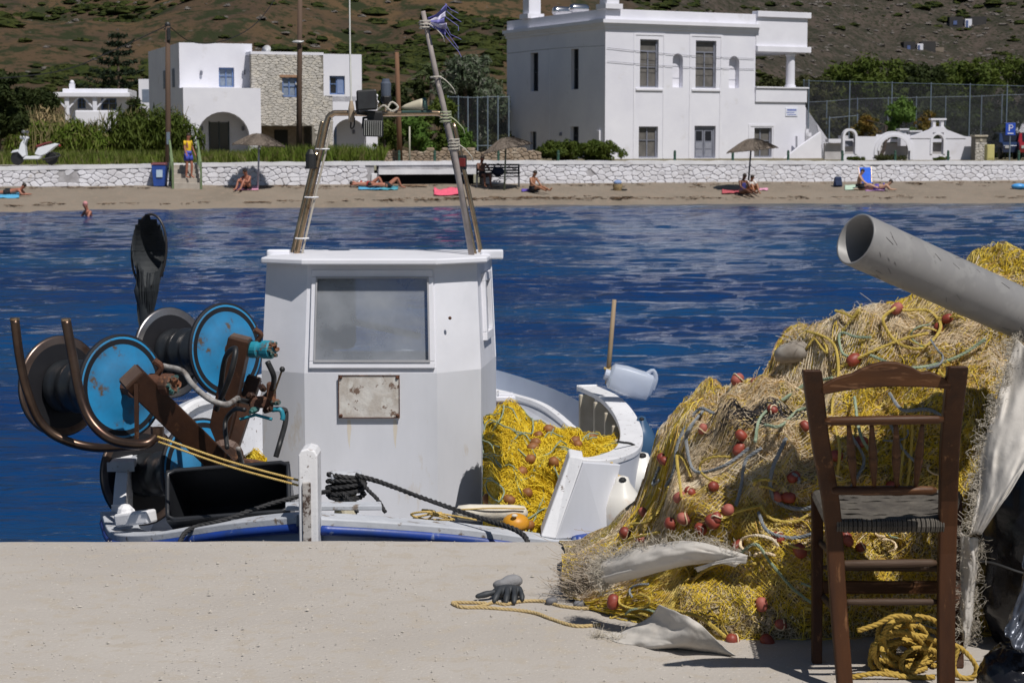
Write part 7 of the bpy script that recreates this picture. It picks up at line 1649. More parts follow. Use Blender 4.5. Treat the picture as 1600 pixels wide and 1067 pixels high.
# small second yellow net left of the wheelhouse
s2 = thing('small_net', at(390,715,9.3), 'small bit of yellow net left of the wheelhouse behind the crate', 'fishing net'); H3 = Heap([(Xp(366,9.3),.25,9.15),(Xp(378,9.3),.42,9.1),(Xp(395,9.3),.46,9.1),(Xp(412,9.3),.4,9.15)], 9.3, .15, .03, 4, .8, 9)
V, F = H3.mesh(30, 30); np_obj('net_mass', lift(V), F, m_yb, s2, smooth=True); P = H3.threads(K=500, n=12, step=.014, g=g, lift=.01, curl=.5, H=.5); V, F = tubes_np(P, .0015); np_obj('yellow_net', lift(V), F, T_BY, s2)['kind'] = 'stuff'

# ================================================================== PIPE
pp = thing('plastic_pipe', at(1335,372,5.35), 'thick scuffed grey plastic pipe resting on top of the net heap', 'pipe')
A = at(1337,374,5.42); B = at(1640,510,5.80); ax = (B-A).normalized(); B = A+ax*1.5; r = .079
m_pipe = M('pipe_grey', (.235,.23,.228), (.205,.20,.198), .45, scale=5, spot=(.15,.145,.14), spots=(.64,.74), sscale=14, stretch=(1,1,1), bump=.12, bscale=30, bdist=.003, rbump=.12, c3=(.25,.245,.24), s3=14)
mb = MB(); _, a_, b_ = frame_of(ax); n = 64; V = []
for (rr, t) in ((r-.0075, .6),(r-.0075, .0),(r-.0055,-.0015),(r-.0015,-.0015),(r,.001),(r*1.0,.3),(r,.7),(r,1.5)):
    V += [A+ax*t+(a_*math.cos(2*math.pi*k/n)+b_*math.sin(2*math.pi*k/n))*rr for k in range(n)]
mb.add(V, [(j*n+k, j*n+(k+1)%n, (j+1)*n+(k+1)%n, (j+1)*n+k) for j in range(7) for k in range(n)]); mb.build('pipe', m_pipe, pp, smooth=True)
g3 = random.Random(4); mb = MB()
for k in range(60):   # scuffs and scratches: thin raised burrs on the wall
    t = g3.uniform(.03, .75); a = g3.uniform(0, 6.28); L_ = g3.uniform(.008, .035); da = g3.uniform(-.25,.25)
    q = [A+ax*(t+L_*i/4)+(a_*math.cos(a+da*i/4)+b_*math.sin(a+da*i/4))*(r+.0004) for i in range(5)]; mb.tube(q, g3.uniform(.0004,.0011), 4)
mb.build('scratches', M('scuff_dark', (.09,.09,.09), (.16,.15,.15), .8, scale=9), pp, kind='stuff')

# ================================================================== CHAIR
ch = thing('wooden_chair', gnd(1395, 1070), 'old dark wooden chair with woven rush seat standing in front of the net heap', 'chair')
m_wd = M('chair_wood', (.062,.023,.0075), (.036,.014,.006), .5, spec=.25, scale=4, detail=8, stretch=(5,5,.7), bump=.3, bscale=30, bdist=.003, spot=(.20,.095,.04), spots=(.60,.72), sscale=9, rbump=.12)
m_wd2 = M('chair_rail_wood', (.075,.029,.009), (.042,.017,.007), .5, spec=.25, scale=5, stretch=(.7,5,5), bump=.3, bscale=30, bdist=.003, spot=(.22,.11,.055), spots=(.56,.7), sscale=11)
m_wg = M('stretcher_wood', (.085,.052,.033), (.05,.03,.02), .6, spec=.25, scale=6, stretch=(.6,5,5), bump=.2)
def post(P, w0, w1, name, mat=m_wd, d=None):
    P = [Vector(p) for p in P]; n = 14; Q = smooth_path(P, n); V = []
    for i, p in enumerate(Q): w = w0+(w1-w0)*i/(n-1); dd = (d or w*.8); V += [p+Vector((-w/2,-dd/2,0)), p+Vector((w/2,-dd/2,0)), p+Vector((w/2,dd/2,0)), p+Vector((-w/2,dd/2,0))]
    return MB().add(V, [(i*4+k, i*4+(k+1)%4, (i+1)*4+(k+1)%4, (i+1)*4+k) for i in range(n-1) for k in range(4)]+[(3,2,1,0), tuple((n-1)*4+k for k in range(4))]).build(name, mat, ch, bevel=.006, seg=3)
YR = 5.28
LT, RT = at(1268,578,4.98), at(1496,572,4.98); LS, RS = at(1300,800,YR), at(1481,800,YR); LF, RF = gnd(1321,1084), gnd(1478,1084); LF.z = RF.z = 0
post([LF, LS.lerp(LF,.5)+Vector((0,.01,0)), LS, LS.lerp(LT,.5)+Vector((0,.03,0)), LT], .046, .053, 'rear_post', d=.032); post([RF, RS.lerp(RF,.5)+Vector((0,.01,0)), RS, RS.lerp(RT,.5)+Vector((0,.03,0)), RT], .048, .056, 'rear_post', d=.034)
# crest rail: curved upper outline
top = [(1284,603),(1300,594),(1316,588),(1332,584),(1345,577),(1362,570),(1382,565),(1402,566),(1425,573),(1440,582),(1455,581),(1475,590),(1487,597)]; bot = [(1487,611),(1470,607),(1440,605),(1400,604),(1360,606),(1320,611),(1286,617)]
MB().prism([at(px,py,5.005) for px, py in (top+bot)][::-1], (0,.024,0)).build('crest_rail', m_wd2, ch, bevel=.004, seg=2)
def turned(p, q, prof, name, mat, n=12): 
    p = Vector(p); q = Vector(q); L = (q-p).length; return MB().lathe([(r_, t*L) for t, r_ in prof], p, (q-p).normalized(), n=n).build(name, mat, ch, smooth=True)
turned(at(1288,658,5.05), at(1474,655,5.05), [(0,.007),(.05,.0125),(.5,.0135),(.95,.0125),(1,.007)], 'back_rail', m_wd2)
turned(at(1300,766,5.2), at(1463,766,5.2), [(0,.008),(.05,.0125),(.5,.0145),(.95,.0125),(1,.008)], 'back_rail', m_wd2)
sp = [(0,.005),(.04,.0065),(.2,.0085),(.42,.0125),(.47,.0125),(.485,.0095),(.50,.0095),(.515,.0125),(.6,.0125),(.8,.009),(.95,.0065),(1,.005)]
for (a, b) in ((1326,1335),(1362,1366),(1400,1401),(1441,1431)): turned(at(a,663,5.06), at(b,760,5.2), sp, 'spindle', m_wd2)
# front legs
FY = 5.70; LFt, RFt = at(1277,770,FY), at(1493,770,FY); LFb, RFb = gnd(1276,1036), gnd(1497,1042); LFb.z = RFb.z = 0
post([LFb, LFt], .030, .036, 'front_leg', d=.034); post([RFb, RFt], .030, .036, 'front_leg', d=.034)
def stretch(p, q, r, nm='stretcher', m_=m_wg): return turned(p, q, [(0,r*.6),(.06,r),(.5,r*1.1),(.94,r),(1,r*.6)], nm, m_)
stretch(at(1312,881,YR), at(1464,879,YR), .0115); stretch(at(1318,940,YR), at(1466,940,YR), .0095)
stretch(at(1285,886,FY), at(1487,888,FY), .010); MB().beam(at(1285,917,FY), at(1489,917,FY), .016, .040).build('front_stretcher', m_wd2, ch, bevel=.004)
for (a, b) in (((1306,870),(1280,845)), ((1312,960),(1280,925)), ((1474,870),(1492,845)), ((1476,960),(1494,925))): stretch(at(*a,YR), at(*b,FY), .010, 'side_stretcher')
# rush seat: four wedges of wound cord
m_rush = M('rush_grey', (.10,.088,.072), (.05,.043,.036), .8, scale=14, bump=.5, bscale=80, bdist=.003)
zs = at(1390,822,YR).z+.01; C1, C2, C3, C4 = Vector((LS.x,YR,zs)), Vector((RS.x,YR,zs)), Vector((RFt.x,FY,zs+.005)), Vector((LFt.x,FY,zs+.005)); cen_ = (C1+C2+C3+C4)/4
seat = MB().add([C1-Vector((0,0,.02)), C2-Vector((0,0,.02)), C3-Vector((0,0,.02)), C4-Vector((0,0,.02)), C1, C2, C3, C4], [(3,2,1,0),(0,1,5,4),(1,2,6,5),(2,3,7,6),(3,0,4,7),(4,5,6,7)]).build('seat', m_rush, ch)
# rear roll of cord turns
mb = MB(); nR = 46
for k in range(nR):
    t = (k+.5)/nR; q = C1.lerp(C2, t*.93+.035); mb.tube([q+Vector((.0012*math.sin(k*3), .016*math.cos(a), .0185*math.sin(a)-.008)) for a in [i*.785 for i in range(8)]], .0032, 5, closed=True)
mb.build('cord_roll', m_rush, seat)
mb = MB(); nR = 56
for k in range(nR):
    t = (k+.5)/nR; q = C4.lerp(C3, t*.94+.03); mb.tube([q+Vector((0, .015*math.cos(a), .017*math.sin(a)-.004)) for a in [i*.785 for i in range(8)]], .0032, 5, closed=True)
mb.build('cord_roll', m_rush, seat)
mb = MB()
for k in range(1, 15):
    t = k/15.; z = Vector((0,0,.006+.004*math.sin(k*1.9)))
    for (a, b, c_, d_) in ((C1, C2, .5, 0), ):
        p0 = C1.lerp(C4, t*.5) if True else 0
    pl_, pr_ = C1.lerp(C4, t), C2.lerp(C3, t); wv = [pl_.lerp(pr_, i/12)+z+Vector((0, .004*math.sin(i*1.7+k), .003*math.sin(i*2.3+k*2)-.012*math.sin(math.pi*i/12)*math.sin(math.pi*t))) for i in range(13)]; mb.tube(wv, .0075, 6)
for s_ in (0, 1):
    for k in range(22):
        t = (k+.5)/22; a = (C1.lerp(C4, t) if s_ == 0 else C2.lerp(C3, t)); dx = 1 if s_ == 0 else -1; mb.tube([a+Vector((.016*math.cos(w)*1.0, 0, .017*math.sin(w)-.005)) for w in [i*.785 for i in range(8)]], .0034, 5, closed=True)
mb.build('cord_rows', m_rush, seat)
# coil of yellow rope under the chair
m_yr2 = M('coil_rope', (.46,.31,.055), (.36,.23,.04), .8, scale=40)
cl = thing('rope_coil', gnd(1420, 1050), 'loose coil of yellow rope lying on the quay under the chair', 'rope'); gr3 = random.Random(3)
for k in range(13):
    cpx, cpy = 1415+gr3.uniform(-22,26), 1012+gr3.uniform(-14,26); R1_, R2_ = gr3.uniform(28,62), gr3.uniform(18,44); a0 = gr3.uniform(0,6.28); P = []
    for i in range(10): a = a0+i*.66; py = cpy+R2_*math.sin(a); px = cpx+R1_*math.cos(a)+gr3.uniform(-3,3); P.append(at(px, min(py, 1062+gr3.uniform(-4,4)), 5.42+.05*math.cos(a)+gr3.uniform(-.03,.03)+.015*k))
    for q in P: q.z = max(q.z, .012)
    MB().rope(smooth_path(P, 40), .0085, sides=5).build('rope_loop', m_yr2, cl, smooth=True)
for P in ([(1330,1062),(1370,1052),(1420,1058),(1460,1075)], [(1485,1005),(1505,1015),(1525,1040),(1520,1062),(1500,1070),(1490,1040),(1498,1010)], [(1340,985),(1370,975),(1400,962),(1440,968)]):
    q = [at(px, py, 5.36) for px, py in P]; 
    for v in q: v.z = max(v.z, .012)
    MB().rope(smooth_path(q, 30), .0085, sides=5).build('rope_loop', m_yr2, cl, smooth=True)

# ================================================================== CLOTHS
m_tarp = M('woven_sack', (.56,.53,.49), (.47,.44,.40), .8, scale=3, bump=.5, bscale=45, bdist=.004, spot=(.38,.33,.28), spots=(.6,.75), sscale=4)
def cloth(name, label, rows, amp=.012, nu=60, nv=30, seed=1, fray=None, mat=m_tarp, cat='sack cloth', frn=400, parent=None):
    """rows: list of lists of (px,py,Y); interpolated both ways"""
    G_ = [smooth_path([at(*p) for p in r], nu+1) for r in rows]; cols = [smooth_path([g_[i] for g_ in G_], nv+1) for i in range(nu+1)]
    V = []; 
    for j in range(nv+1):
        for i in range(nu+1):
            p = cols[i][j]; u, v = i/nu, j/nv; s = amp*(1.8*float(vnoise(u*4+seed, v*2.5+u*2, 0, seed))+.8*float(vnoise(u*7+v*3, v*9-u*4, 0, seed+2))+.22*float(vnoise(u*20, v*14, 0, seed+3)))
            q = p+Vector((0, -s, s*.6)); q.z = max(q.z, .004); V.append(q)
    t = thing(name, V[0], label, cat) if parent is None else parent
    o = MB().add(V, [(j*(nu+1)+i, j*(nu+1)+i+1, (j+1)*(nu+1)+i+1, (j+1)*(nu+1)+i) for j in range(nv) for i in range(nu)]).build('cloth', mat, t, smooth=True)
    s_ = o.modifiers.new('thick', 'SOLIDIFY'); s_.thickness = .002
    if fray:
        P = []; gf = np.random.default_rng(seed)
        for (kind, sgn) in fray:
            for k in range(frn):
                q = gf.random()
                if kind == 'u0': b = np.array(V[int(q*nv)*(nu+1)])
                elif kind == 'u1': b = np.array(V[int(q*nv)*(nu+1)+nu])
                elif kind == 'v0': b = np.array(V[int(q*nu)])
                else: b = np.array(V[nv*(nu+1)+int(q*nu)])
                d = np.array(sgn, float)*gf.uniform(.4, 1.3)+gf.normal(0, .5, 3); d *= gf.uniform(.003, .018)*gf.random()**.5; w = np.cumsum(gf.normal(0, .0075, (6, 3)), 0); P.append([b-d*.3+(d*(i*.28)+w[i]*(i > 0)) for i in range(6)])
        P = np.array(P); P[...,2] = np.maximum(P[...,2], .002); Vt, Ft = tubes_np(P, .0006); np_obj('frayed_edge', Vt, Ft, M('fray_white', (.50,.45,.37), None, .9), t)['kind'] = 'stuff'
    return t
cloth('sack_sheet', 'white woven sack cloth spread flat at the lower left foot of the net heap', [[(928,1014,5.86),(950,1000,5.9),(985,982,5.9),(1015,962,5.85),(1030,948,5.8)], [(940,1018,5.83),(970,1010,5.78),(1010,995,5.74),(1040,978,5.70),(1055,958,5.68)], [(960,1022,5.82),(1000,1016,5.72),(1040,1008,5.66),(1080,998,5.60),(1095,975,5.58)], [(975,1025,5.84),(1020,1022,5.78),(1060,1014,5.72),(1110,1020,5.66),(1150,1024,5.6)]], .014, seed=3, fray=[('u0',(-1,-.3,0))], frn=120)
cloth('rolled_sack', 'rolled white sack cloth lying across the lower left of the net heap', [[(940,878,5.98),(985,862,5.88),(1040,846,5.78),(1100,850,5.70),(1165,868,5.62)], [(935,893,5.93),(985,878,5.82),(1045,862,5.72),(1105,862,5.65),(1165,872,5.60)], [(940,908,5.93),(985,896,5.82),(1045,884,5.73),(1105,872,5.66),(1150,884,5.62)], [(948,912,5.99),(990,902,5.90),(1045,890,5.82),(1105,878,5.76),(1150,880,5.72)]], .011, seed=5, fray=[('u0',(-1,-.2,.1)),('v0',(0,-.4,1))], frn=350)
cloth('sack_corner', 'small pointed white corner of sack cloth poking out of the nets', [[(1085,886,5.70),(1130,874,5.62),(1168,868,5.58)], [(1090,892,5.70),(1130,880,5.62),(1166,880,5.58)]], .003, 16, 6, seed=8)
cloth('hanging_sack', 'large white frayed sack cloth hanging over the right end of the heap', [
  [(1588,527,5.66),(1572,575,5.62),(1552,640,5.58),(1534,705,5.54),(1528,765,5.5),(1512,838,5.46)],
  [(1606,548,5.60),(1594,600,5.56),(1574,660,5.50),(1556,718,5.47),(1545,770,5.44),(1520,836,5.44)],
  [(1640,566,5.56),(1634,620,5.5),(1622,668,5.46),(1590,722,5.42),(1562,776,5.40),(1528,835,5.42)],
  [(1690,590,5.52),(1690,640,5.46),(1660,672,5.42),(1612,716,5.39),(1574,774,5.38),(1534,834,5.41)]], .012, 70, 40, seed=11, fray=[('v0',(-1,-.5,.1))], frn=550)
cloth('sack_strip', 'narrow frayed tail of the white sack cloth hanging beside the chair leg', [[(1498,835,5.47),(1502,900,5.49),(1500,960,5.5),(1504,1012,5.5)],[(1514,838,5.45),(1516,900,5.46),(1512,960,5.47),(1512,1010,5.48)],[(1528,842,5.46),(1526,900,5.48),(1522,960,5.5),(1518,1000,5.5)]], .012, 50, 12, seed=17, fray=[('v0',(-1,-.4,0)),('v1',(1,-.4,0))], frn=160)
# black plastic sacks in the right corner
m_bp = M('black_plastic', (.008,.008,.010), (.012,.012,.015), .22, scale=6, bump=.3, bscale=10, bdist=.02)
def sack(name, px, py, Y, rx, ry, rz, label, seed, mat=m_bp, cat='plastic sack'):
    c = at(px, py, Y); c.z = rz*.82; t = thing(name, (c.x, c.y, 0), label, cat); gs = np.random.default_rng(seed); n, m = 60, 40; V = []
    for j in range(m+1):
        for i in range(n):
            th = math.pi*j/m; ph = 2*math.pi*i/n; d = Vector((math.sin(th)*math.cos(ph), math.sin(th)*math.sin(ph), math.cos(th)))
            k = 1+.16*float(fbm(d.x*2.5+seed, d.y*2.5, d.z*2.5, 4, seed))+.10*abs(float(vnoise(d.x*7, d.y*7, d.z*7, seed+4)))
            q = Vector((c.x+d.x*rx*k, c.y+d.y*ry*k, c.z+d.z*rz*k)); q.z = max(q.z, .004); V.append(q)
    MB().add(V, [(j*n+i, (j+1)*n+i, (j+1)*n+(i+1)%n, j*n+(i+1)%n) for j in range(m) for i in range(n)]).build('sack', mat, t, smooth=True); return t
sack('black_sack', 1650, 900, 5.78, .26, .26, .40, 'big black plastic sack standing in the right corner beside the heap', 3)
sack('black_sack', 1590, 1020, 5.1, .10, .12, .10, 'small crumpled black plastic sack low at the right edge', 6)
sack('black_sack', 1760, 860, 5.8, .3, .3, .5, 'black plastic sack outermost to the right, almost out of the photo', 9)
cloth('sack_highlight', 'crumpled grey sheet added on the black sacks as their painted highlight', [[(1598,870,5.10),(1590,930,5.04),(1566,990,5.0)], [(1612,880,5.06),(1610,940,5.0),(1585,1010,4.97)], [(1640,890,5.06),(1640,950,5.0),(1620,1020,4.95)]], .02, 30, 20, seed=21, mat=M('black_plastic_shine', (.10,.11,.14), (.05,.06,.08), .25, .3, scale=8), cat='plastic sheet')  # added sheet: the shine of the black sacks put into a paler colour
tag(MB().tube(smooth_path([at(1500,880,5.5), at(1545,878,5.45), at(1600,895,5.4), at(1650,900,5.4)], 24), .0035, 6).build('thin_rope', black_rubber, None, loc=at(1500,880,5.5)), 'thin black cord stretched from the chair side to the black sacks', 'rope')

# ================================================================== ON THE QUAY
gl = thing('work_glove', gnd(785, 938), 'dark rubber coated work glove with pale grey cuff dropped on the quay', 'glove')
m_gd = M('glove_dark', (.04,.045,.052), (.025,.028,.032), .6, scale=18, bump=.3, bscale=80, bdist=.002); m_gl = M('glove_cuff', (.25,.25,.26), (.19,.19,.20), .75, scale=14, bump=.3)
def gp(px, py, z=0): p = gnd(px, py, 0); p.z = z; return p
def fing(P, r, nm='finger', m_=m_gd): MB().tube(smooth_path(P, 12), [r*(.9+.12*math.sin(i*1.1)) if i < 11 else r*.4 for i in range(12)], 10).build(nm, m_, gl, smooth=True)
c0 = gp(792,937); palm = MB(); palm.ball(gp(793,936,.028), .048, 18, (1.15,.62,.52), jit=.02); palm.build('palm', m_gd, gl, smooth=True)
fing([gp(782,935,.03), gp(765,938,.026), gp(743,939,.016)], .0115, 'thumb'); fing([gp(783,936,.04), gp(777,942,.03), gp(771,945,.009)], .011); fing([gp(793,936,.042), gp(792,943,.03), gp(790,947,.010)], .0115); fing([gp(803,936,.042), gp(804,943,.03), gp(803,947,.010)], .011); fing([gp(811,935,.038), gp(815,940,.028), gp(816,943,.010)], .0098)
cf = MB(); P = smooth_path([gp(773,932,.042), gp(785,934,.050), gp(800,932,.056), gp(814,930,.052)], 14)
cf.tube(P, [.010,.014,.0165,.0175,.018,.019,.021,.023,.024,.024,.023,.021,.018,.011], 14).build('cuff', m_gl, gl, smooth=True)
m_qr = M('quay_rope', (.50,.38,.19), (.40,.29,.13), .85, scale=40)
def qrope(P, r, label, extra=()):
    Q = [gp(px, py, r*1.0) for px, py in P]; a = Q[0]; t = thing('quay_rope', a, label, 'rope'); MB().rope(smooth_path(Q, 60), r, sides=5).build('strand', m_qr, t, smooth=True)
    for (px, py) in extra: MB().lathe([(.006,-.02),(.013,-.013),(.014,.013),(.006,.02)], gp(px,py,.014), (1,.2,0), n=10).build('lead_weight', M('lead_grey', (.16,.16,.17), (.11,.11,.12), .6), t, smooth=True)
qrope([(712,947),(720,951),(745,952),(770,953),(830,959),(862,970),(900,981),(938,979)], .0072, 'tan rope from the net heap ending in a doubled loop, nearer strand')
qrope([(950,948),(920,953),(880,950),(850,942),(815,942),(790,947),(772,944),(758,948),(735,952),(715,949),(708,944),(730,944),(760,945)], .0068, 'tan rope passing under the work glove, threaded with small grey weights', ((862,945),(905,950)))
# ================================================================== BEACH LIFE
SKIN = {'tan': M('skin_tan', (.36,.17,.095), (.30,.13,.07), .55, scale=8), 'dark': M('skin_brown', (.16,.065,.035), (.12,.05,.03), .5, scale=8), 'red': M('skin_reddish', (.38,.16,.10), (.33,.12,.075), .55, scale=8), 'pale': M('skin_pale', (.48,.29,.20), (.42,.24,.16), .55, scale=8)}
HAIR = M('hair_dark', (.02,.012,.008), (.035,.02,.012), .6, scale=20)
def J(**k): return k
POSES = {
 'stand': J(pel=(0,0,.92), ch=(.0,0,1.25), ne=(.01,0,1.46), he=(.05,0,1.60), sh=(0,.18,1.40), el=(.04,.25,1.14), ha=(.14,.27,.92), hi=(0,.10,.90), kn=(.03,.11,.49), an=(-.02,.11,.08), to=(.15,.12,.03)),
 'sit_knees': J(pel=(0,0,.12), ch=(.05,0,.42), ne=(.12,0,.58), he=(.19,0,.70), sh=(.09,.17,.53), el=(.28,.22,.34), ha=(.46,.08,.36), hi=(.02,.10,.13), kn=(.40,.13,.43), an=(.62,.11,.08), to=(.78,.12,.03)),
 'sit_out': J(pel=(0,0,.12), ch=(.0,0,.44), ne=(.06,0,.62), he=(.13,0,.74), sh=(.03,.17,.57), el=(.16,.23,.36), ha=(.34,.16,.24), hi=(.02,.10,.12), kn=(.42,.14,.22), an=(.80,.12,.08), to=(.88,.14,.2)),
 'lie_back': J(pel=(0,0,.12), ch=(-.34,0,.15), ne=(-.52,0,.17), he=(-.66,0,.2), sh=(-.48,.18,.15), el=(-.66,.30,.14), ha=(-.74,.10,.10), hi=(.03,.10,.12), kn=(.36,.12,.42), an=(.52,.12,.08), to=(.70,.13,.04)),
 'lie_prone': J(pel=(0,0,.13), ch=(-.33,0,.17), ne=(-.50,0,.24), he=(-.60,0,.34), sh=(-.46,.18,.2), el=(-.58,.24,.05), ha=(-.78,.14,.05), hi=(.04,.10,.12), kn=(.44,.12,.08), an=(.62,.10,.42), to=(.60,.10,.58)),
 'swim': J(pel=(0,0,-.35), ch=(.06,0,.02), ne=(.12,0,.22), he=(.17,0,.36), sh=(.08,.18,.17), el=(.22,.24,-.05), ha=(.38,.18,-.2), hi=(0,.10,-.4), kn=(.05,.1,-.75), an=(0,.1,-1.1), to=(.15,.1,-1.15)),
 'bench': J(pel=(0,0,.50), ch=(-.08,0,.82), ne=(-.06,0,1.02), he=(.0,0,1.16), sh=(-.07,.18,.97), el=(.10,.24,.76), ha=(.34,.16,.72), hi=(.03,.10,.50), kn=(.44,.13,.54), an=(.46,.13,.10), to=(.62,.13,.05)),
}
SW = {'kn','el','ha','an','to','hi','sh'}
def person(px, py, pose, yaw, label, skin='tan', base=None, wear=None, scale=1.0, mods=None, hair=HAIR, cap=None):
    b = Vector(base) if base is not None else beach_pt(px, py); root = thing('person', b, label, 'person'); S_ = SKIN[skin]
    J_ = dict(POSES[pose]); 
    cy, sy = math.cos(R(yaw)), math.sin(R(yaw))
    def W(p): x, y, z = p; return Vector(((x*cy-y*sy)*scale, (x*sy+y*cy)*scale, z*scale))
    vs_ = []; rs = []; es = []
    def v(p, r): vs_.append(W(p)); rs.append(r*scale); return len(vs_)-1
    mods = mods or {}
    pel = v(J_['pel'], .125); ab = v(tuple((a+c)/2 for a, c in zip(J_['pel'], J_['ch'])), .105); chh = v(J_['ch'], .125); ne = v(J_['ne'], .052)
    hx = Vector(J_['he']); nx = Vector(J_['ne']); hd = (hx-nx).normalized(); hc = v(tuple(hx-hd*.02), .082); ht = v(tuple(hx+hd*.07), .07)
    es += [(pel,ab),(ab,chh),(chh,ne),(ne,hc),(hc,ht)]
    pts = {}
    for s in (1, -1):
        def g_(k):
            p = mods.get((k, s)) or J_[k]; return (p[0], abs(p[1])*s if (k, s) not in mods else p[1], p[2])
        sh = v(g_('sh'), .058); el = v(g_('el'), .038); wr = v(tuple(Vector(g_('el')).lerp(Vector(g_('ha')), .88)), .024); ha = v(g_('ha'), .032); es += [(chh,sh),(sh,el),(el,wr),(wr,ha)]
        d = (Vector(g_('ha'))-Vector(g_('el'))).normalized(); side = d.cross(Vector((0,0,1))); side = side.normalized() if side.length > .1 else Vector((1,0,0))
        for k, (off, ln) in enumerate(((-.030,.055),(-.012,.085),(.006,.09),(.022,.082),(.036,.062))): f = v(tuple(Vector(g_('ha'))+d*ln+side*off*s), .009); es.append((ha, f))
        hi = v(g_('hi'), .088); mk = v(tuple((Vector(g_('hi'))+Vector(g_('kn')))/2), .075); kn = v(g_('kn'), .052); cf = v(tuple(Vector(g_('kn')).lerp(Vector(g_('an')), .35)), .052); an = v(g_('an'), .034); to = v(g_('to'), .03); es += [(pel,hi),(hi,mk),(mk,kn),(kn,cf),(cf,an),(an,to)]
        pts[s] = {k: Vector(g_(k)) for k in ('sh','el','ha','hi','kn','an','to')}
    me = bpy.data.meshes.new('body'); me.from_pydata(vs_, es, []); me.materials.append(S_); o = bpy.data.objects.new('body', me); COL.objects.link(o); o.parent = root
    m = o.modifiers.new('skin', 'SKIN'); m.use_smooth_shade = True; sk = me.skin_vertices[0].data
    for i, r in enumerate(rs): sk[i].radius = (r, r)
    sk[0].use_root = True; o.modifiers.new('sub', 'SUBSURF').levels = 1; o.modifiers['sub'].render_levels = 2
    Wb = lambda p: W(p)+b
    # head details: hair cap, nose, ears
    fwd = Vector((1,0,0)) if pose in ('stand','sit_knees','sit_out','bench','swim') else hd.cross(Vector((0,1,0)))
    if pose == 'lie_back': fwd = Vector((.2,0,1))
    if pose == 'lie_prone': fwd = Vector((-1,0,.1))
    top_ = hx+hd*.03
    mb = MB(); mb.ball(Wb(top_-fwd*.022+hd*.03), .088*scale, 12, (1,1,.95)); mb.build('hair' if not cap else 'bathing_cap', cap or hair, root, smooth=True)
    mb = MB(); mb.ball(Wb(hx+fwd*.092), .016*scale, 6); 
    for s in (1,-1): mb.ball(Wb(hx+Vector((0,.085*s,0))), .02*scale, 6, (1,.5,1.4))
    mb.build('face_features', S_, root)
    mb = MB(); 
    for s in (1,-1): mb.ball(Wb(hx+fwd*.078+Vector((0,.03*s,0))+hd*.02), .009*scale, 6)
    mb.build('eyes', HAIR, root)
    for (kind, mt_) in (wear or []):
        mb = MB()
        if kind in ('shorts', 'briefs'):
            k = .55 if kind == 'shorts' else .18; mb.tube([Wb(Vector(J_['pel'])+(Vector(J_['ch'])-Vector(J_['pel'])).normalized()*.13), Wb(J_['pel'])], [.138*scale,.15*scale], 14)
            for s in (1,-1): mb.tube([Wb(Vector(J_['pel'])*.5+pts[s]['hi']*.5), Wb(pts[s]['hi'].lerp(pts[s]['kn'], k*.5)), Wb(pts[s]['hi'].lerp(pts[s]['kn'], k))], [.12*scale,.108*scale,.1*scale], 14)
        elif kind == 'shirt':
            P_ = Vector(J_['pel']); C_ = Vector(J_['ch']); N_ = Vector(J_['ne']); mb.tube([Wb(P_+(C_-P_)*-.05), Wb(P_.lerp(C_,.5)), Wb(C_), Wb(C_.lerp(N_,.5)), Wb(C_.lerp(N_,.88))], [.135*scale,.12*scale,.14*scale,.13*scale,.06*scale], 16)
            for s in (1,-1): mb.tube([Wb(C_.lerp(pts[s]['sh'],.6)), Wb(pts[s]['sh']), Wb(pts[s]['sh'].lerp(pts[s]['el'],.55))], [.075*scale,.064*scale,.054*scale], 12)
        elif kind == 'bikini':
            P_ = Vector(J_['pel']); C_ = Vector(J_['ch']); mb.tube([Wb(C_+(C_-P_)*-.06), Wb(C_+(C_-P_)*.12)], [.136*scale,.14*scale], 14)
        elif kind == 'swimsuit':
            P_ = Vector(J_['pel']); C_ = Vector(J_['ch']); mb.tube([Wb(P_), Wb(P_.lerp(C_,.5)), Wb(C_), Wb(C_+(C_-P_)*.15)], [.15*scale,.12*scale,.138*scale,.13*scale], 14)
        mb.build(kind, mt_, root, smooth=True)
    return root
C_ = lambda n, a: M(n, a, tuple(x*.8 for x in a), .85, scale=9)
blue_s, yel_s, blk_s, red_s, pur_s, org_s = C_('cloth_blue', (.06,.09,.5)), C_('cloth_yellow', (.75,.48,.02)), C_('cloth_black', (.015,.015,.018)), C_('cloth_red', (.4,.03,.03)), C_('cloth_purple', (.12,.08,.4)), C_('cloth_orange', (.8,.25,.04))
def towel(px0, px1, py0, py1, mat, label, crump=.02, name='towel'):
    P = [beach_pt(px0, py1), beach_pt(px1, py1), beach_pt(px1, py0), beach_pt(px0, py0)]; t0 = P[0]
    mb = MB(); n, m = 16, 8
    mb.grid(lambda u, v: (P[0].lerp(P[1],u)).lerp(P[3].lerp(P[2],u), v)+Vector((0,0,.03+crump*(1+float(vnoise(u*5+px0,v*4,0,3))))), n, m); o = mb.build(name, mat, None, loc=t0, smooth=True); s = o.modifiers.new('thick','SOLIDIFY'); s.thickness = .012; tag(o, label, 'towel'); return o
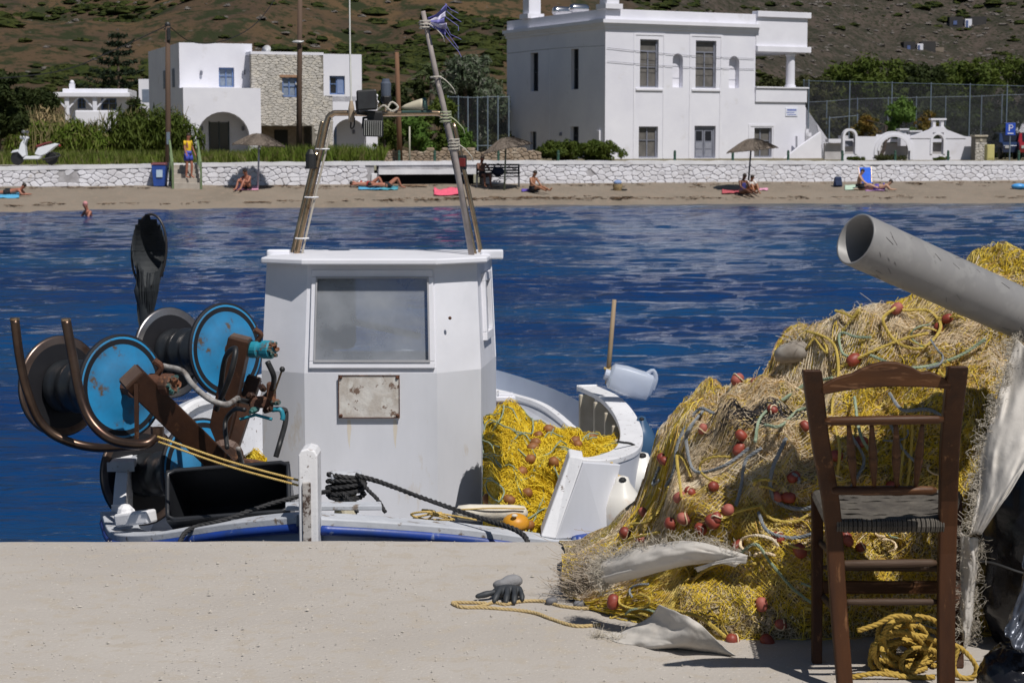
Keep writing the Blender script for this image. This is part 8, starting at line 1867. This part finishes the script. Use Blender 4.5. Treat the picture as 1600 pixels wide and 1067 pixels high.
# standing man on the steps
bx = wall_pt(289, 284); stz = at(289, 285, 75).z
def steps():
    t = thing('beach_steps', wall_pt(285, 290, .5), 'small concrete steps with green handrails leading from the road to the sand', 'steps')
    a = wall_pt(272, 290); u = Vector((.9678,.2516,0)); n = Vector((.2516,-.9678,0)); w = 1.05; z0 = beach_z(a.x, a.y-1)
    for k in range(5):
        z1 = GZ+.03-k*.17; c = Vector((a.x,a.y,0))+u*(w/2-.12)+n*(.12+.27*k); MB().box((c.x,c.y,(z1+z0-.3)/2), (w, .27, z1-(z0-.3)), math.atan2(u.y,u.x)).build('step', M('steps_concrete', (.42,.38,.33), (.34,.3,.26), .9, scale=4), t, bevel=.015)
    m_g = M('handrail_green', (.16,.22,.10), (.12,.17,.09), .6, scale=6)
    for s in (-.14, w-.12):
        P0 = Vector((a.x,a.y,0))+u*s+n*.05; P1 = Vector((a.x,a.y,0))+u*s+n*1.35
        r = MB(); r.beam((P0.x,P0.y,GZ+.95), (P1.x,P1.y,z0+.95), .07, .05); r.beam((P0.x,P0.y,GZ+.5), (P1.x,P1.y,z0+.5), .05, .04); r.build('handrail', m_g, t)
        for P_, zb, zt2 in ((P0, GZ-.6, GZ+1.0), (P1, z0-.2, z0+1.0)): MB().box((P_.x,P_.y,(zb+zt2)/2), (.07,.07,zt2-zb)).build('rail_post', m_g, t)
    return Vector((a.x,a.y,0))+u*(w/2-.05)+n*(.12+.27*3.3), GZ+.03-3*.17
sp_, sz_ = steps()
person(0, 0, 'stand', -28, 'man in yellow t-shirt and blue shorts walking down the beach steps', 'red', base=(sp_.x, sp_.y, sz_), wear=[('shirt', yel_s), ('shorts', blue_s)], mods={('kn',1):(.10,.11,.50), ('an',1):(.06,.11,.10), ('to',1):(.2,.12,.02)})
person(388, 298, 'sit_knees', -120, 'sunbather hugging the knees on a pink towel under the left thatched umbrella', 'red', wear=[('briefs', blk_s)])
towel(368, 404, 293, 299, C_('towel_pink', (.75,.35,.5)), 'pink beach towel under the sunbather at the left umbrella')
person(578, 294, 'lie_back', 0, 'woman lying on her back with raised knees on the blue towel by the wall pier', 'red', wear=[('briefs', red_s), ('bikini', red_s)])
towel(560, 596, 292, 298, C_('towel_blue', (.1,.4,.65)), 'bright blue towel under the woman lying by the wall pier')
person(606, 295, 'lie_back', 15, 'person lying with raised knees just right of the white wall pier', 'red', wear=[('briefs', blk_s), ('bikini', blk_s)])
towel(594, 622, 293, 298, C_('towel_turquoise', (.08,.35,.45)), 'turquoise towel under the sunbather beside the dark opening')
towel(678, 722, 298, 307, C_('towel_coral', (.8,.12,.2)), 'crumpled coral red towel alone on the sand below the slab', .06)
person(832, 301, 'sit_out', -40, 'tanned man sitting alone on the sand with legs stretched out', 'tan', wear=[('shorts', blk_s)])
towel(815, 832, 297, 301, pur_s, 'small purple towel behind the man sitting alone')
person(1160, 305, 'sit_out', -60, 'woman in dark blue swimsuit sitting under the right thatched umbrella', 'dark', wear=[('swimsuit', C_('cloth_navy', (.04,.04,.2)))])
person(1172, 303, 'sit_knees', -70, 'person in white and orange sitting beside the umbrella pole on the right', 'tan', wear=[('shirt', C_('cloth_white', (.7,.68,.65))), ('shorts', org_s)], scale=.92)
towel(1128, 1158, 298, 304, C_('towel_red', (.5,.1,.12)), 'reddish towel in the shadow of the right umbrella')
towel(1186, 1200, 296, 299, C_('towel_pink', (1,1,1)), 'tiny pink towel right of the couple at the umbrella')
person(1342, 297, 'sit_out', -15, 'pale sunbather sitting propped up beside the blue beach chair', 'pale', wear=[('shorts', blk_s)])
person(1368, 298, 'lie_prone', 175, 'sunbather in purple lying on the front right of the blue beach chair', 'pale', wear=[('briefs', pur_s), ('bikini', pur_s)], mods={('an',1):(.82,.12,.07), ('to',1):(.95,.12,.04), ('an',-1):(.82,-.12,.07), ('to',-1):(.95,-.12,.04)})
towel(1320, 1350, 291, 298, C_('towel_mint', (.5,.65,.52)), 'pale green towel under the pale sunbather')
towel(1352, 1382, 294, 300, C_('towel_lilac', (.5,.3,.55)), 'lilac towel under the sunbather lying on the front')
person(12, 306, 'lie_prone', 180, 'sunbather lying on the front with feet in the air at the left edge', 'red', wear=[('briefs', blk_s)])
towel(-12, 30, 303, 311, C_('towel_blue', (1,1,1)), 'blue towel under the sunbather at the left edge')
sw_ = gnd(141, 338, WZ); person(0, 0, 'swim', -140, 'swimmer wading waist deep near the beach with a pink bathing cap', 'red', base=sw_, wear=[('briefs', blk_s)], cap=C_('cap_pink', (.55,.25,.25)))
# bench and seated man
bn_ = thing('park_bench', beach_pt(778, 293), 'black slatted bench with armrests standing against the sea wall', 'bench')
b0 = beach_pt(778, 293); mbk = M('bench_black', (.02,.022,.025), (.035,.035,.04), .6, scale=8); W_ = 1.7
for k in range(4): MB().box(b0+Vector((0,-.12+.13*k-.1,.43)), (W_,.09,.04), .15).build('seat_slat', mbk, bn_)
for k in range(4): MB().box(b0+Vector((0,.26+.02*k,.56+.11*k)), (W_,.035,.075), .15).build('back_slat', mbk, bn_)
for s in (-1, 1):
    c = b0+Vector((s*W_*.5*math.cos(.15), s*W_*.5*math.sin(.15), 0)); mb = MB(); mb.beam(c+Vector((0,-.28,0)), c+Vector((0,-.22,.44)), .07, .07, (1,0,0)); mb.beam(c+Vector((0,.32,0)), c+Vector((0,.30,.92)), .07, .07, (1,0,0)); mb.beam(c+Vector((0,-.26,.62)), c+Vector((0,.3,.62)), .06, .05); mb.beam(c+Vector((0,-.23,.40)), c+Vector((0,.3,.38)), .05, .05); mb.build('end_frame', mbk, bn_)
person(0, 0, 'bench', -62, 'dark man sitting sideways on the bench in the shade', 'dark', base=b0+Vector((-.62,-.12,-.02)), wear=[('shorts', blk_s)])
bg_ = thing('dark_bag', b0+Vector((.05,0,.45)), 'dark blue bag on the bench beside the seated man', 'bag'); MB().ball(b0+Vector((.0,-.05,.62)), .2, 14, (1.3,.7,.9), jit=.05).build('bag', C_('bag_dark', (.015,.02,.045)), bg_, smooth=True); MB().tube(smooth_path([b0+Vector((-.15,-.05,.8)), b0+Vector((0,-.05,.95)), b0+Vector((.15,-.05,.8))], 8), .015, 5).build('handle', blk_s, bg_)
# thatched umbrellas
m_th = M('thatch', (.19,.155,.125), (.13,.105,.085), .95, scale=7, stretch=(1,1,1), bump=.8, bscale=40, bdist=.02, c3=(.09,.07,.055), s3=18)
def umbrella(bpx, bpy, tpx, tpy, wpx, tilt, label, polemat, Y=None):
    b = beach_pt(bpx, bpy) if Y is None else at(bpx, bpy, Y); top = at(tpx, tpy, b.y); s = b.y/FPX; Rr = wpx*s/2; t = thing('thatched_umbrella', b, label, 'umbrella', 'thatched umbrellas on the beach')
    ax = Vector((math.sin(R(tilt)), 0, math.cos(R(tilt)))); h = Rr*.42
    ap = top; n = 40; V = []; prof = [(.03,0),(.25,-.06),(.5,-.16),(.75,-.29),(.93,-.40),(1.0,-.455),(.98,-.475),(.6,-.30),(.1,-.12)]
    _, a_, b_ = frame_of(ax); gu = random.Random(bpx)
    for j, (rr, z) in enumerate(prof):
        for k in range(n): q = 1+(.03*math.sin(k*2.3)+gu.uniform(-.03,.03))*(rr > .4); V.append(ap+ax*(z*Rr*1.0)+(a_*math.cos(2*math.pi*k/n)+b_*math.sin(2*math.pi*k/n))*Rr*rr*q)
    MB().add(V, [(j*n+k, j*n+(k+1)%n, (j+1)*n+(k+1)%n, (j+1)*n+k) for j in range(len(prof)-1) for k in range(n)]+[tuple(range(n-1,-1,-1)), tuple((len(prof)-1)*n+k for k in range(n))]).build('canopy', m_th, t)
    P = []
    for k in range(1500):
        a = gu.uniform(0, 6.28); r0 = gu.uniform(.1, .95); r1 = min(1.06, r0+.14); zf = lambda r_: -.06*r_/.25 if r_ < .25 else -.06-.455*((r_-.25)/.75)**1.15*.87; u_ = a_*math.cos(a)+b_*math.sin(a); P.append([ap+u_*Rr*r0+ax*Rr*(zf(r0)+.025), ap+u_*Rr*(r0+r1)/2+ax*Rr*(zf((r0+r1)/2)+.03), ap+u_*Rr*r1+ax*Rr*(zf(r1)+gu.uniform(-.03,.02))])
    V, F = tubes_np(np.array([[list(q) for q in p] for p in P]), .009); np_obj('straw', V, F, m_th, t)['kind'] = 'stuff'
    MB().tube([b-Vector((0,0,.1)), top-ax*Rr*.1], .035, 10).build('pole', polemat, t, smooth=True)
    for k in range(8): a = k*.785; u_ = a_*math.cos(a)+b_*math.sin(a); MB().tube([top-ax*Rr*.12, top-ax*Rr*.46+u_*Rr*.95], .015, 5).build('rib', polemat, t)
umbrella(403, 297, 405, 209, 78, 3, 'left thatched umbrella with a pale pole shading the wall behind', M('pole_pale', (.5,.5,.56), None, .5)); umbrella(788, 297, 790, 215, 74, -12, 'tilted thatched umbrella above the bench', M('pole_green', (.22,.26,.18), None, .7)); umbrella(1168, 300, 1174, 217, 76, -6, 'right thatched umbrella on a thin dark pole over a couple', M('pole_dark', (.06,.07,.1), None, .6))
# dark board/parasol shade behind left umbrella is cast by the umbrella itself
# litter bin
wb = thing('wheelie_bin', wall_pt(246, 290, .3), 'blue litter bin with dark red lid and a pale poster against the sea wall', 'bin'); c = wall_pt(249, 291, .32); c.z = beach_z(c.x, c.y)
MB().hexa([c+Vector(p) for p in ((-.21,-.22,0),(.21,-.22,0),(.21,.22,0),(-.21,.22,0),(-.27,-.27,.82),(.27,-.27,.82),(.27,.27,.82),(-.27,.27,.82))]).build('body', M('bin_blue', (.03,.09,.38), (.025,.07,.3), .5, scale=5), wb, bevel=.02)
MB().hexa([c+Vector(p) for p in ((-.30,-.30,.825),(.30,-.30,.825),(.30,.30,.825),(-.30,.30,.825),(-.26,-.26,.90),(.26,-.26,.90),(.26,.26,.92),(-.26,.26,.92))]).build('lid', M('bin_red', (.16,.04,.05), (.13,.03,.04), .5), wb, bevel=.02)
MB().box(c+Vector((.04,-.262,.52)), (.24,.01,.34), ax=((1,0,0),(0,1,-.07),(0,.07,1))).build('poster', M('poster_pale', (.45,.55,.65), (.38,.48,.6), .6, scale=12), wb)
for s in (-1,1): MB().lathe([(.02,-.03),(.09,-.03),(.09,.03),(.02,.03)], c+Vector((s*.2,.24,.09)), (1,0,0), n=14).build('wheel', black_rubber, wb)
# small things on the sand
bk = thing('beach_basket', beach_pt(965, 298), 'straw basket with a dark blue cloth on top standing alone on the sand', 'basket'); c = beach_pt(965, 298); MB().lathe([(.15,0),(.19,.12),(.20,.26),(.17,.26)], c, n=18).build('basket', M('straw', (.4,.3,.16), (.28,.2,.1), .9, scale=18, bump=.6), bk); MB().ball(c+Vector((0,0,.32)), .17, 12, (1,.9,.6), jit=.06).build('cloth', C_('cloth_lightblue', (.25,.35,.6)), bk, smooth=True)
sn_ = thing('sandals', beach_pt(974, 299), 'dark sandals beside the straw basket', 'sandals'); 
for k in range(2): MB().ball(beach_pt(973+k*4, 298.5)+Vector((0,0,.04)), .09, 8, (1,.5,.4)).build('sandal', blk_s, sn_)
rp = thing('backpack', beach_pt(1309, 291), 'dark blue backpack standing on the sand against the wall', 'backpack'); c = beach_pt(1309, 292); MB().hexa([c+Vector(p) for p in ((-.19,-.13,0),(.19,-.13,0),(.19,.13,0),(-.19,.13,0),(-.14,-.09,.42),(.14,-.09,.42),(.14,.09,.42),(-.14,.09,.42))]).build('pack', C_('cloth_navy3', (.02,.035,.09)), rp, bevel=.06, seg=4); MB().box(c+Vector((0,-.15,.14)), (.24,.06,.18)).build('pocket', C_('cloth_navy2', (.03,.05,.12)), rp, bevel=.02); MB().tube(smooth_path([c+Vector((-.05,0,.42)), c+Vector((0,0,.48)), c+Vector((.05,0,.42))], 8), .012, 5).build('handle', blk_s, rp)
bc = thing('beach_chair', beach_pt(1353, 293), 'bright blue folding beach chair with its back to the sea', 'chair'); c = beach_pt(1353, 293); blc = C_('canvas_blue', (.03,.15,.75))
MB().hexa([c+Vector(p) for p in ((-.22,.05,.22),(.22,.05,.22),(.22,.07,.22),(-.22,.07,.22),(-.26,.30,.82),(.26,.30,.82),(.26,.32,.82),(-.26,.32,.82))]).build('backrest', blc, bc, bevel=.008); MB().hexa([c+Vector(p) for p in ((-.22,-.38,.18),(.22,-.38,.18),(.22,.04,.2),(-.22,.04,.2),(-.22,-.38,.2),(.22,-.38,.2),(.22,.04,.22),(-.22,.04,.22))]).build('seat', blc, bc)
for s in (-1,1): MB().tube([c+Vector((s*.24,-.38,0)), c+Vector((s*.24,.0,.2)), c+Vector((s*.26,.31,.84))], .014, 6).build('frame', m_steel, bc); MB().tube([c+Vector((s*.24,.25,0)), c+Vector((s*.24,-.36,.19))], .014, 6).build('leg', m_steel, bc)
bt2 = thing('beach_bottle', beach_pt(1349, 294), 'white bottle standing beside the blue beach chair', 'bottle'); MB().lathe([(.04,0),(.045,.15),(.02,.2),(.02,.24)], beach_pt(1349,294.5), n=10).build('bottle', m_trim, bt2)
fl_ = thing('inflatable', beach_pt(1592, 296), 'bright light blue inflatable lying on the sand at the right edge', 'inflatable'); c = beach_pt(1592, 296); MB().ball(c+Vector((0,0,.12)), .3, 16, (1.1,.7,.42), jit=.03).build('body', M('inflatable_blue', (.08,.35,.75), (.06,.3,.65), .35), fl_, smooth=True); MB().ball(c+Vector((.35,-.1,.06)), .15, 12, (1.6,.8,.35)).build('flap', M('inflatable_blue', (1,1,1)), fl_, smooth=True)
pk = thing('driftwood_plank', beach_pt(640, 291), 'flat pale plank lying on the sand before the dark opening', 'plank'); MB().beam(beach_pt(615, 291)+Vector((0,0,.05)), beach_pt(668, 292)+Vector((0,0,.05)), .2, .05).build('plank', M('plank_wood', (.38,.27,.18), (.3,.2,.13), .9, scale=5), pk, bevel=.008)
# green bollards on the road edge
m_bo = M('bollard_green', (.02,.07,.045), (.018,.05,.035), .55, scale=5)
labs = {858:'slim green post in front of the big house, left of its door', 1060:'slim green post in front of the big house, below the left niche', 1151:'slim green post left of the right umbrella', 1238:'slim green post near the foot of the outside stair', 1323:'slim green post before the small left arch', 1406:'slim green post before the big white arch', 1489:'slim green post before the right end of the white garden wall', 1600:'slim green post at the right edge', 877:'slim green post in the clipped hedge', 783:'slim green post in front of the rubble wall by the tilted umbrella', 683:'slim green post in front of the rubble wall, centre', 627:'slim green post in front of the rubble wall, left', 492:'short dark post over the shaded patch right of the left umbrella'}
for px, lab in labs.items():
    if px == 858 or px == 492: continue
    p = wall_pt(px, 250, -.45); z = p.z; t = thing('bollard', (p.x, p.y, GZ), lab, 'bollard', 'green bollards along the sea wall'); zt2 = at(px, 235, p.y).z
    MB().lathe([(.055,GZ),(.055,zt2-.06),(.045,zt2-.02),(.02,zt2)], (p.x,p.y,0), n=10).build('post', m_bo, t); MB().lathe([(.058,zt2-.16),(.058,zt2-.13)], (p.x,p.y,0), n=10).build('ring', M('bollard_ring', (.1,.18,.13), None, .5), t)
# parking sign, cars, mirror post
ps = thing('parking_sign', at(1579, 250, 95), 'blue parking sign with white P on a thin post at the right edge', 'sign'); c = at(1579, 202, 95); MB().box(c, (.5,.03,.62)).build('board', M('sign_board_blue', (.02,.08,.5), None, .4), ps, bevel=.02); MB().cyl((c.x,c.y+.05,GZ), (c.x,c.y+.05,c.z+.3), .035, n=8).build('post', m_fpost, ps)
mb = MB(); mb.box(c+Vector((-.07,-.019,.06)), (.055,.006,.32)); mb.tube([c+Vector((-.04,-.019,.195)), *[c+Vector((.03+.075*math.sin(a), -.019, .12+.075*math.cos(a))) for a in [i*math.pi/8 for i in range(9)]], c+Vector((-.04,-.019,.045))], .022, 6); mb.build('letter', m_trim, ps)
MB().box(c+Vector((0,-.018,-.22)), (.3,.006,.05)).build('line', m_trim, ps)
def car(px, Y, col, label, hdg, L=4.1):
    b = at(px, 250, Y); b.z = GZ; t = thing('parked_car', b, label, 'car'); cy, sy = math.cos(R(hdg)), math.sin(R(hdg)); q = lambda x, y, z: b+Vector((x*cy-y*sy, x*sy+y*cy, z)); h = .86
    prof = [(-2.0,.35),(-2.03,.75),(-1.75,.92),(-1.1,.98),(-.55,1.42),(.7,1.46),(1.35,1.05),(1.95,.9),(2.03,.55),(2.0,.35)]; m_c = M(label[:12].replace(' ', '_')+'_paint', col, tuple(x*.85 for x in col), .25, coat=.6)
    P = [q(x,-h+.12*(z > 1.0),z) for x, z in prof]; Q = [q(x,h-.12*(z > 1.0),z) for x, z in prof]; n = len(P)
    MB().add(P+Q, [tuple(range(n)), tuple(range(2*n-1,n-1,-1))]+[((i+1)%n,i,n+i,n+(i+1)%n) for i in range(n)]).build('body', m_c, t, bevel=.05, seg=3)
    for s in (-1,1):
        MB().prism([q(x, s*(h-.115)*1.0, z) for x, z in ((-.95,1.0),(-.5,1.36),(.62,1.4),(1.15,1.06))], q(0,s*.02,0)-q(0,0,0)).build('side_window', m_dark, t)
        for x in (-1.25, 1.3): MB().lathe([(.1,-.1),(.31,-.1),(.33,-.05),(.33,.05),(.31,.1),(.1,.1)], q(x, s*(h-.06), .33), q(0,1,0)-q(0,0,0), n=20).build('wheel', black_rubber, t)
    for y in (-.6,.6): MB().box(q(-2.02,y,.68), (.06,.3,.16), R(hdg)).build('headlight', M('headlight_glass', (.5,.5,.5), None, .1), t)
    MB().hexa([q(-1.12,-.62,.985), q(-1.12,.62,.985), q(-.56,.6,1.40), q(-.56,-.6,1.40), q(-1.14,-.62,1.0), q(-1.14,.62,1.0), q(-.58,.6,1.43), q(-.58,-.6,1.43)]).build('windscreen', m_dark, t)
car(1578, 104, (.02,.035,.09), 'dark blue car parked nose towards the sea at the right edge', 88); car(1612, 103, (.25,.015,.02), 'red car cut off by the right edge of the photo', 80)
# scooter
def scooter():
    b = wall_pt(56, 257, -1.2); b.z = GZ+.02; s = b.y/FPX; t = thing('motor_scooter', b, 'white motor scooter with dark red seat parked on the road', 'scooter'); mw_ = M('scooter_white', (.72,.74,.78), (.66,.68,.72), .25, coat=.5); q = lambda x, z, y=0: b+Vector((x*.9678-0, x*.2516+y, z))
    for x, r in ((-.68,.26),(.60,.25)):
        w = MB(); w.lathe([(r*.68,-.045),(r*.92,-.05),(r,-.025),(r,.025),(r*.92,.05),(r*.68,.045)], q(x,r), (0,1,0), n=28); wo = w.build('tyre', black_rubber, t, smooth=False); MB().lathe([(r*.1,-.03),(r*.66,-.02),(r*.67,.02),(r*.1,.03)], q(x,r), (0,1,0), n=20).build('rim', M('rim_grey', (.25,.25,.26), None, .4, .5), wo)
    def pl(P, w, nm, mat, bev=.03): MB().prism([q(x,z,-w/2) for x, z in P], (0,w,0)).build(nm, mat, t, bevel=bev, seg=3)
    pl([(-.92,.46),(-.84,.56),(-.66,.60),(-.50,.54),(-.46,.46),(-.66,.50)], .16, 'front_fender', mw_)
    pl([(-.62,.50),(-.50,.86),(-.36,1.02),(-.28,.98),(-.36,.80),(-.32,.36),(-.44,.30)], .36, 'leg_shield', mw_); pl([(-.46,.22),(.15,.22),(.28,.34),(.10,.36),(-.36,.34)], .3, 'footboard', mw_)
    pl([(.0,.42),(.12,.66),(.3,.72),(.78,.84),(.92,.80),(.72,.66),(.46,.44),(.22,.34)], .34, 'rear_body', mw_); pl([(.02,.68),(.05,.76),(.36,.86),(.60,.92),(.64,.86),(.34,.78),(.2,.70)], .28, 'seat', M('seat_red', (.16,.02,.02), (.12,.015,.018), .6), .04); pl([(.0,.40),(.08,.70),(.2,.70),(.3,.5),(.2,.36)], .2, 'engine_cover', black_rubber)
    pl([(-.50,1.0),(-.42,1.12),(-.26,1.10),(-.22,1.02),(-.34,.98)], .26, 'handlebar_cowl', mw_); MB().tube([q(-.30,1.10,-.34), q(-.34,1.08,0), q(-.30,1.10,.34)], .018, 8).build('handlebar', black_rubber, t)
    for s_ in (-1,1): m_ = MB(); m_.tube([q(-.32,1.1,.22*s_), q(-.36,1.26,.26*s_)], .01, 6); m_.ball(q(-.36,1.28,.28*s_), .06, 10, (1.3,.4,1)); m_.build('mirror', M('rim_grey', (1,1,1)), t)
    MB().ball(q(-.53,1.06), .07, 12, (.6,1.2,1)).build('headlight', M('headlight_glass', (.5,.5,.5), None, .1), t); MB().box(q(.93,.76), (.04,.18,.07)).build('tail_light', C_('cloth_red', (1,1,1)), t); MB().tube([q(-.68,.26,.07), q(-.5,.62,.05), q(-.40,.95,0)], .025, 8).build('fork', M('rim_grey', (1,1,1)), t); MB().tube([q(.3,.22,-.16), q(.75,.3,-.18), q(.95,.36,-.18)], .045, 10).build('exhaust', M('rim_dark', (1,1,1)), t); MB().tube([q(.05,.25,-.1), q(.12,0,-.16)], .015, 6).build('kickstand', black_rubber, t); pl([(.6,.52),(.9,.46),(.95,.34),(.88,.4)], .14, 'rear_mudguard', black_rubber, .01)
scooter()
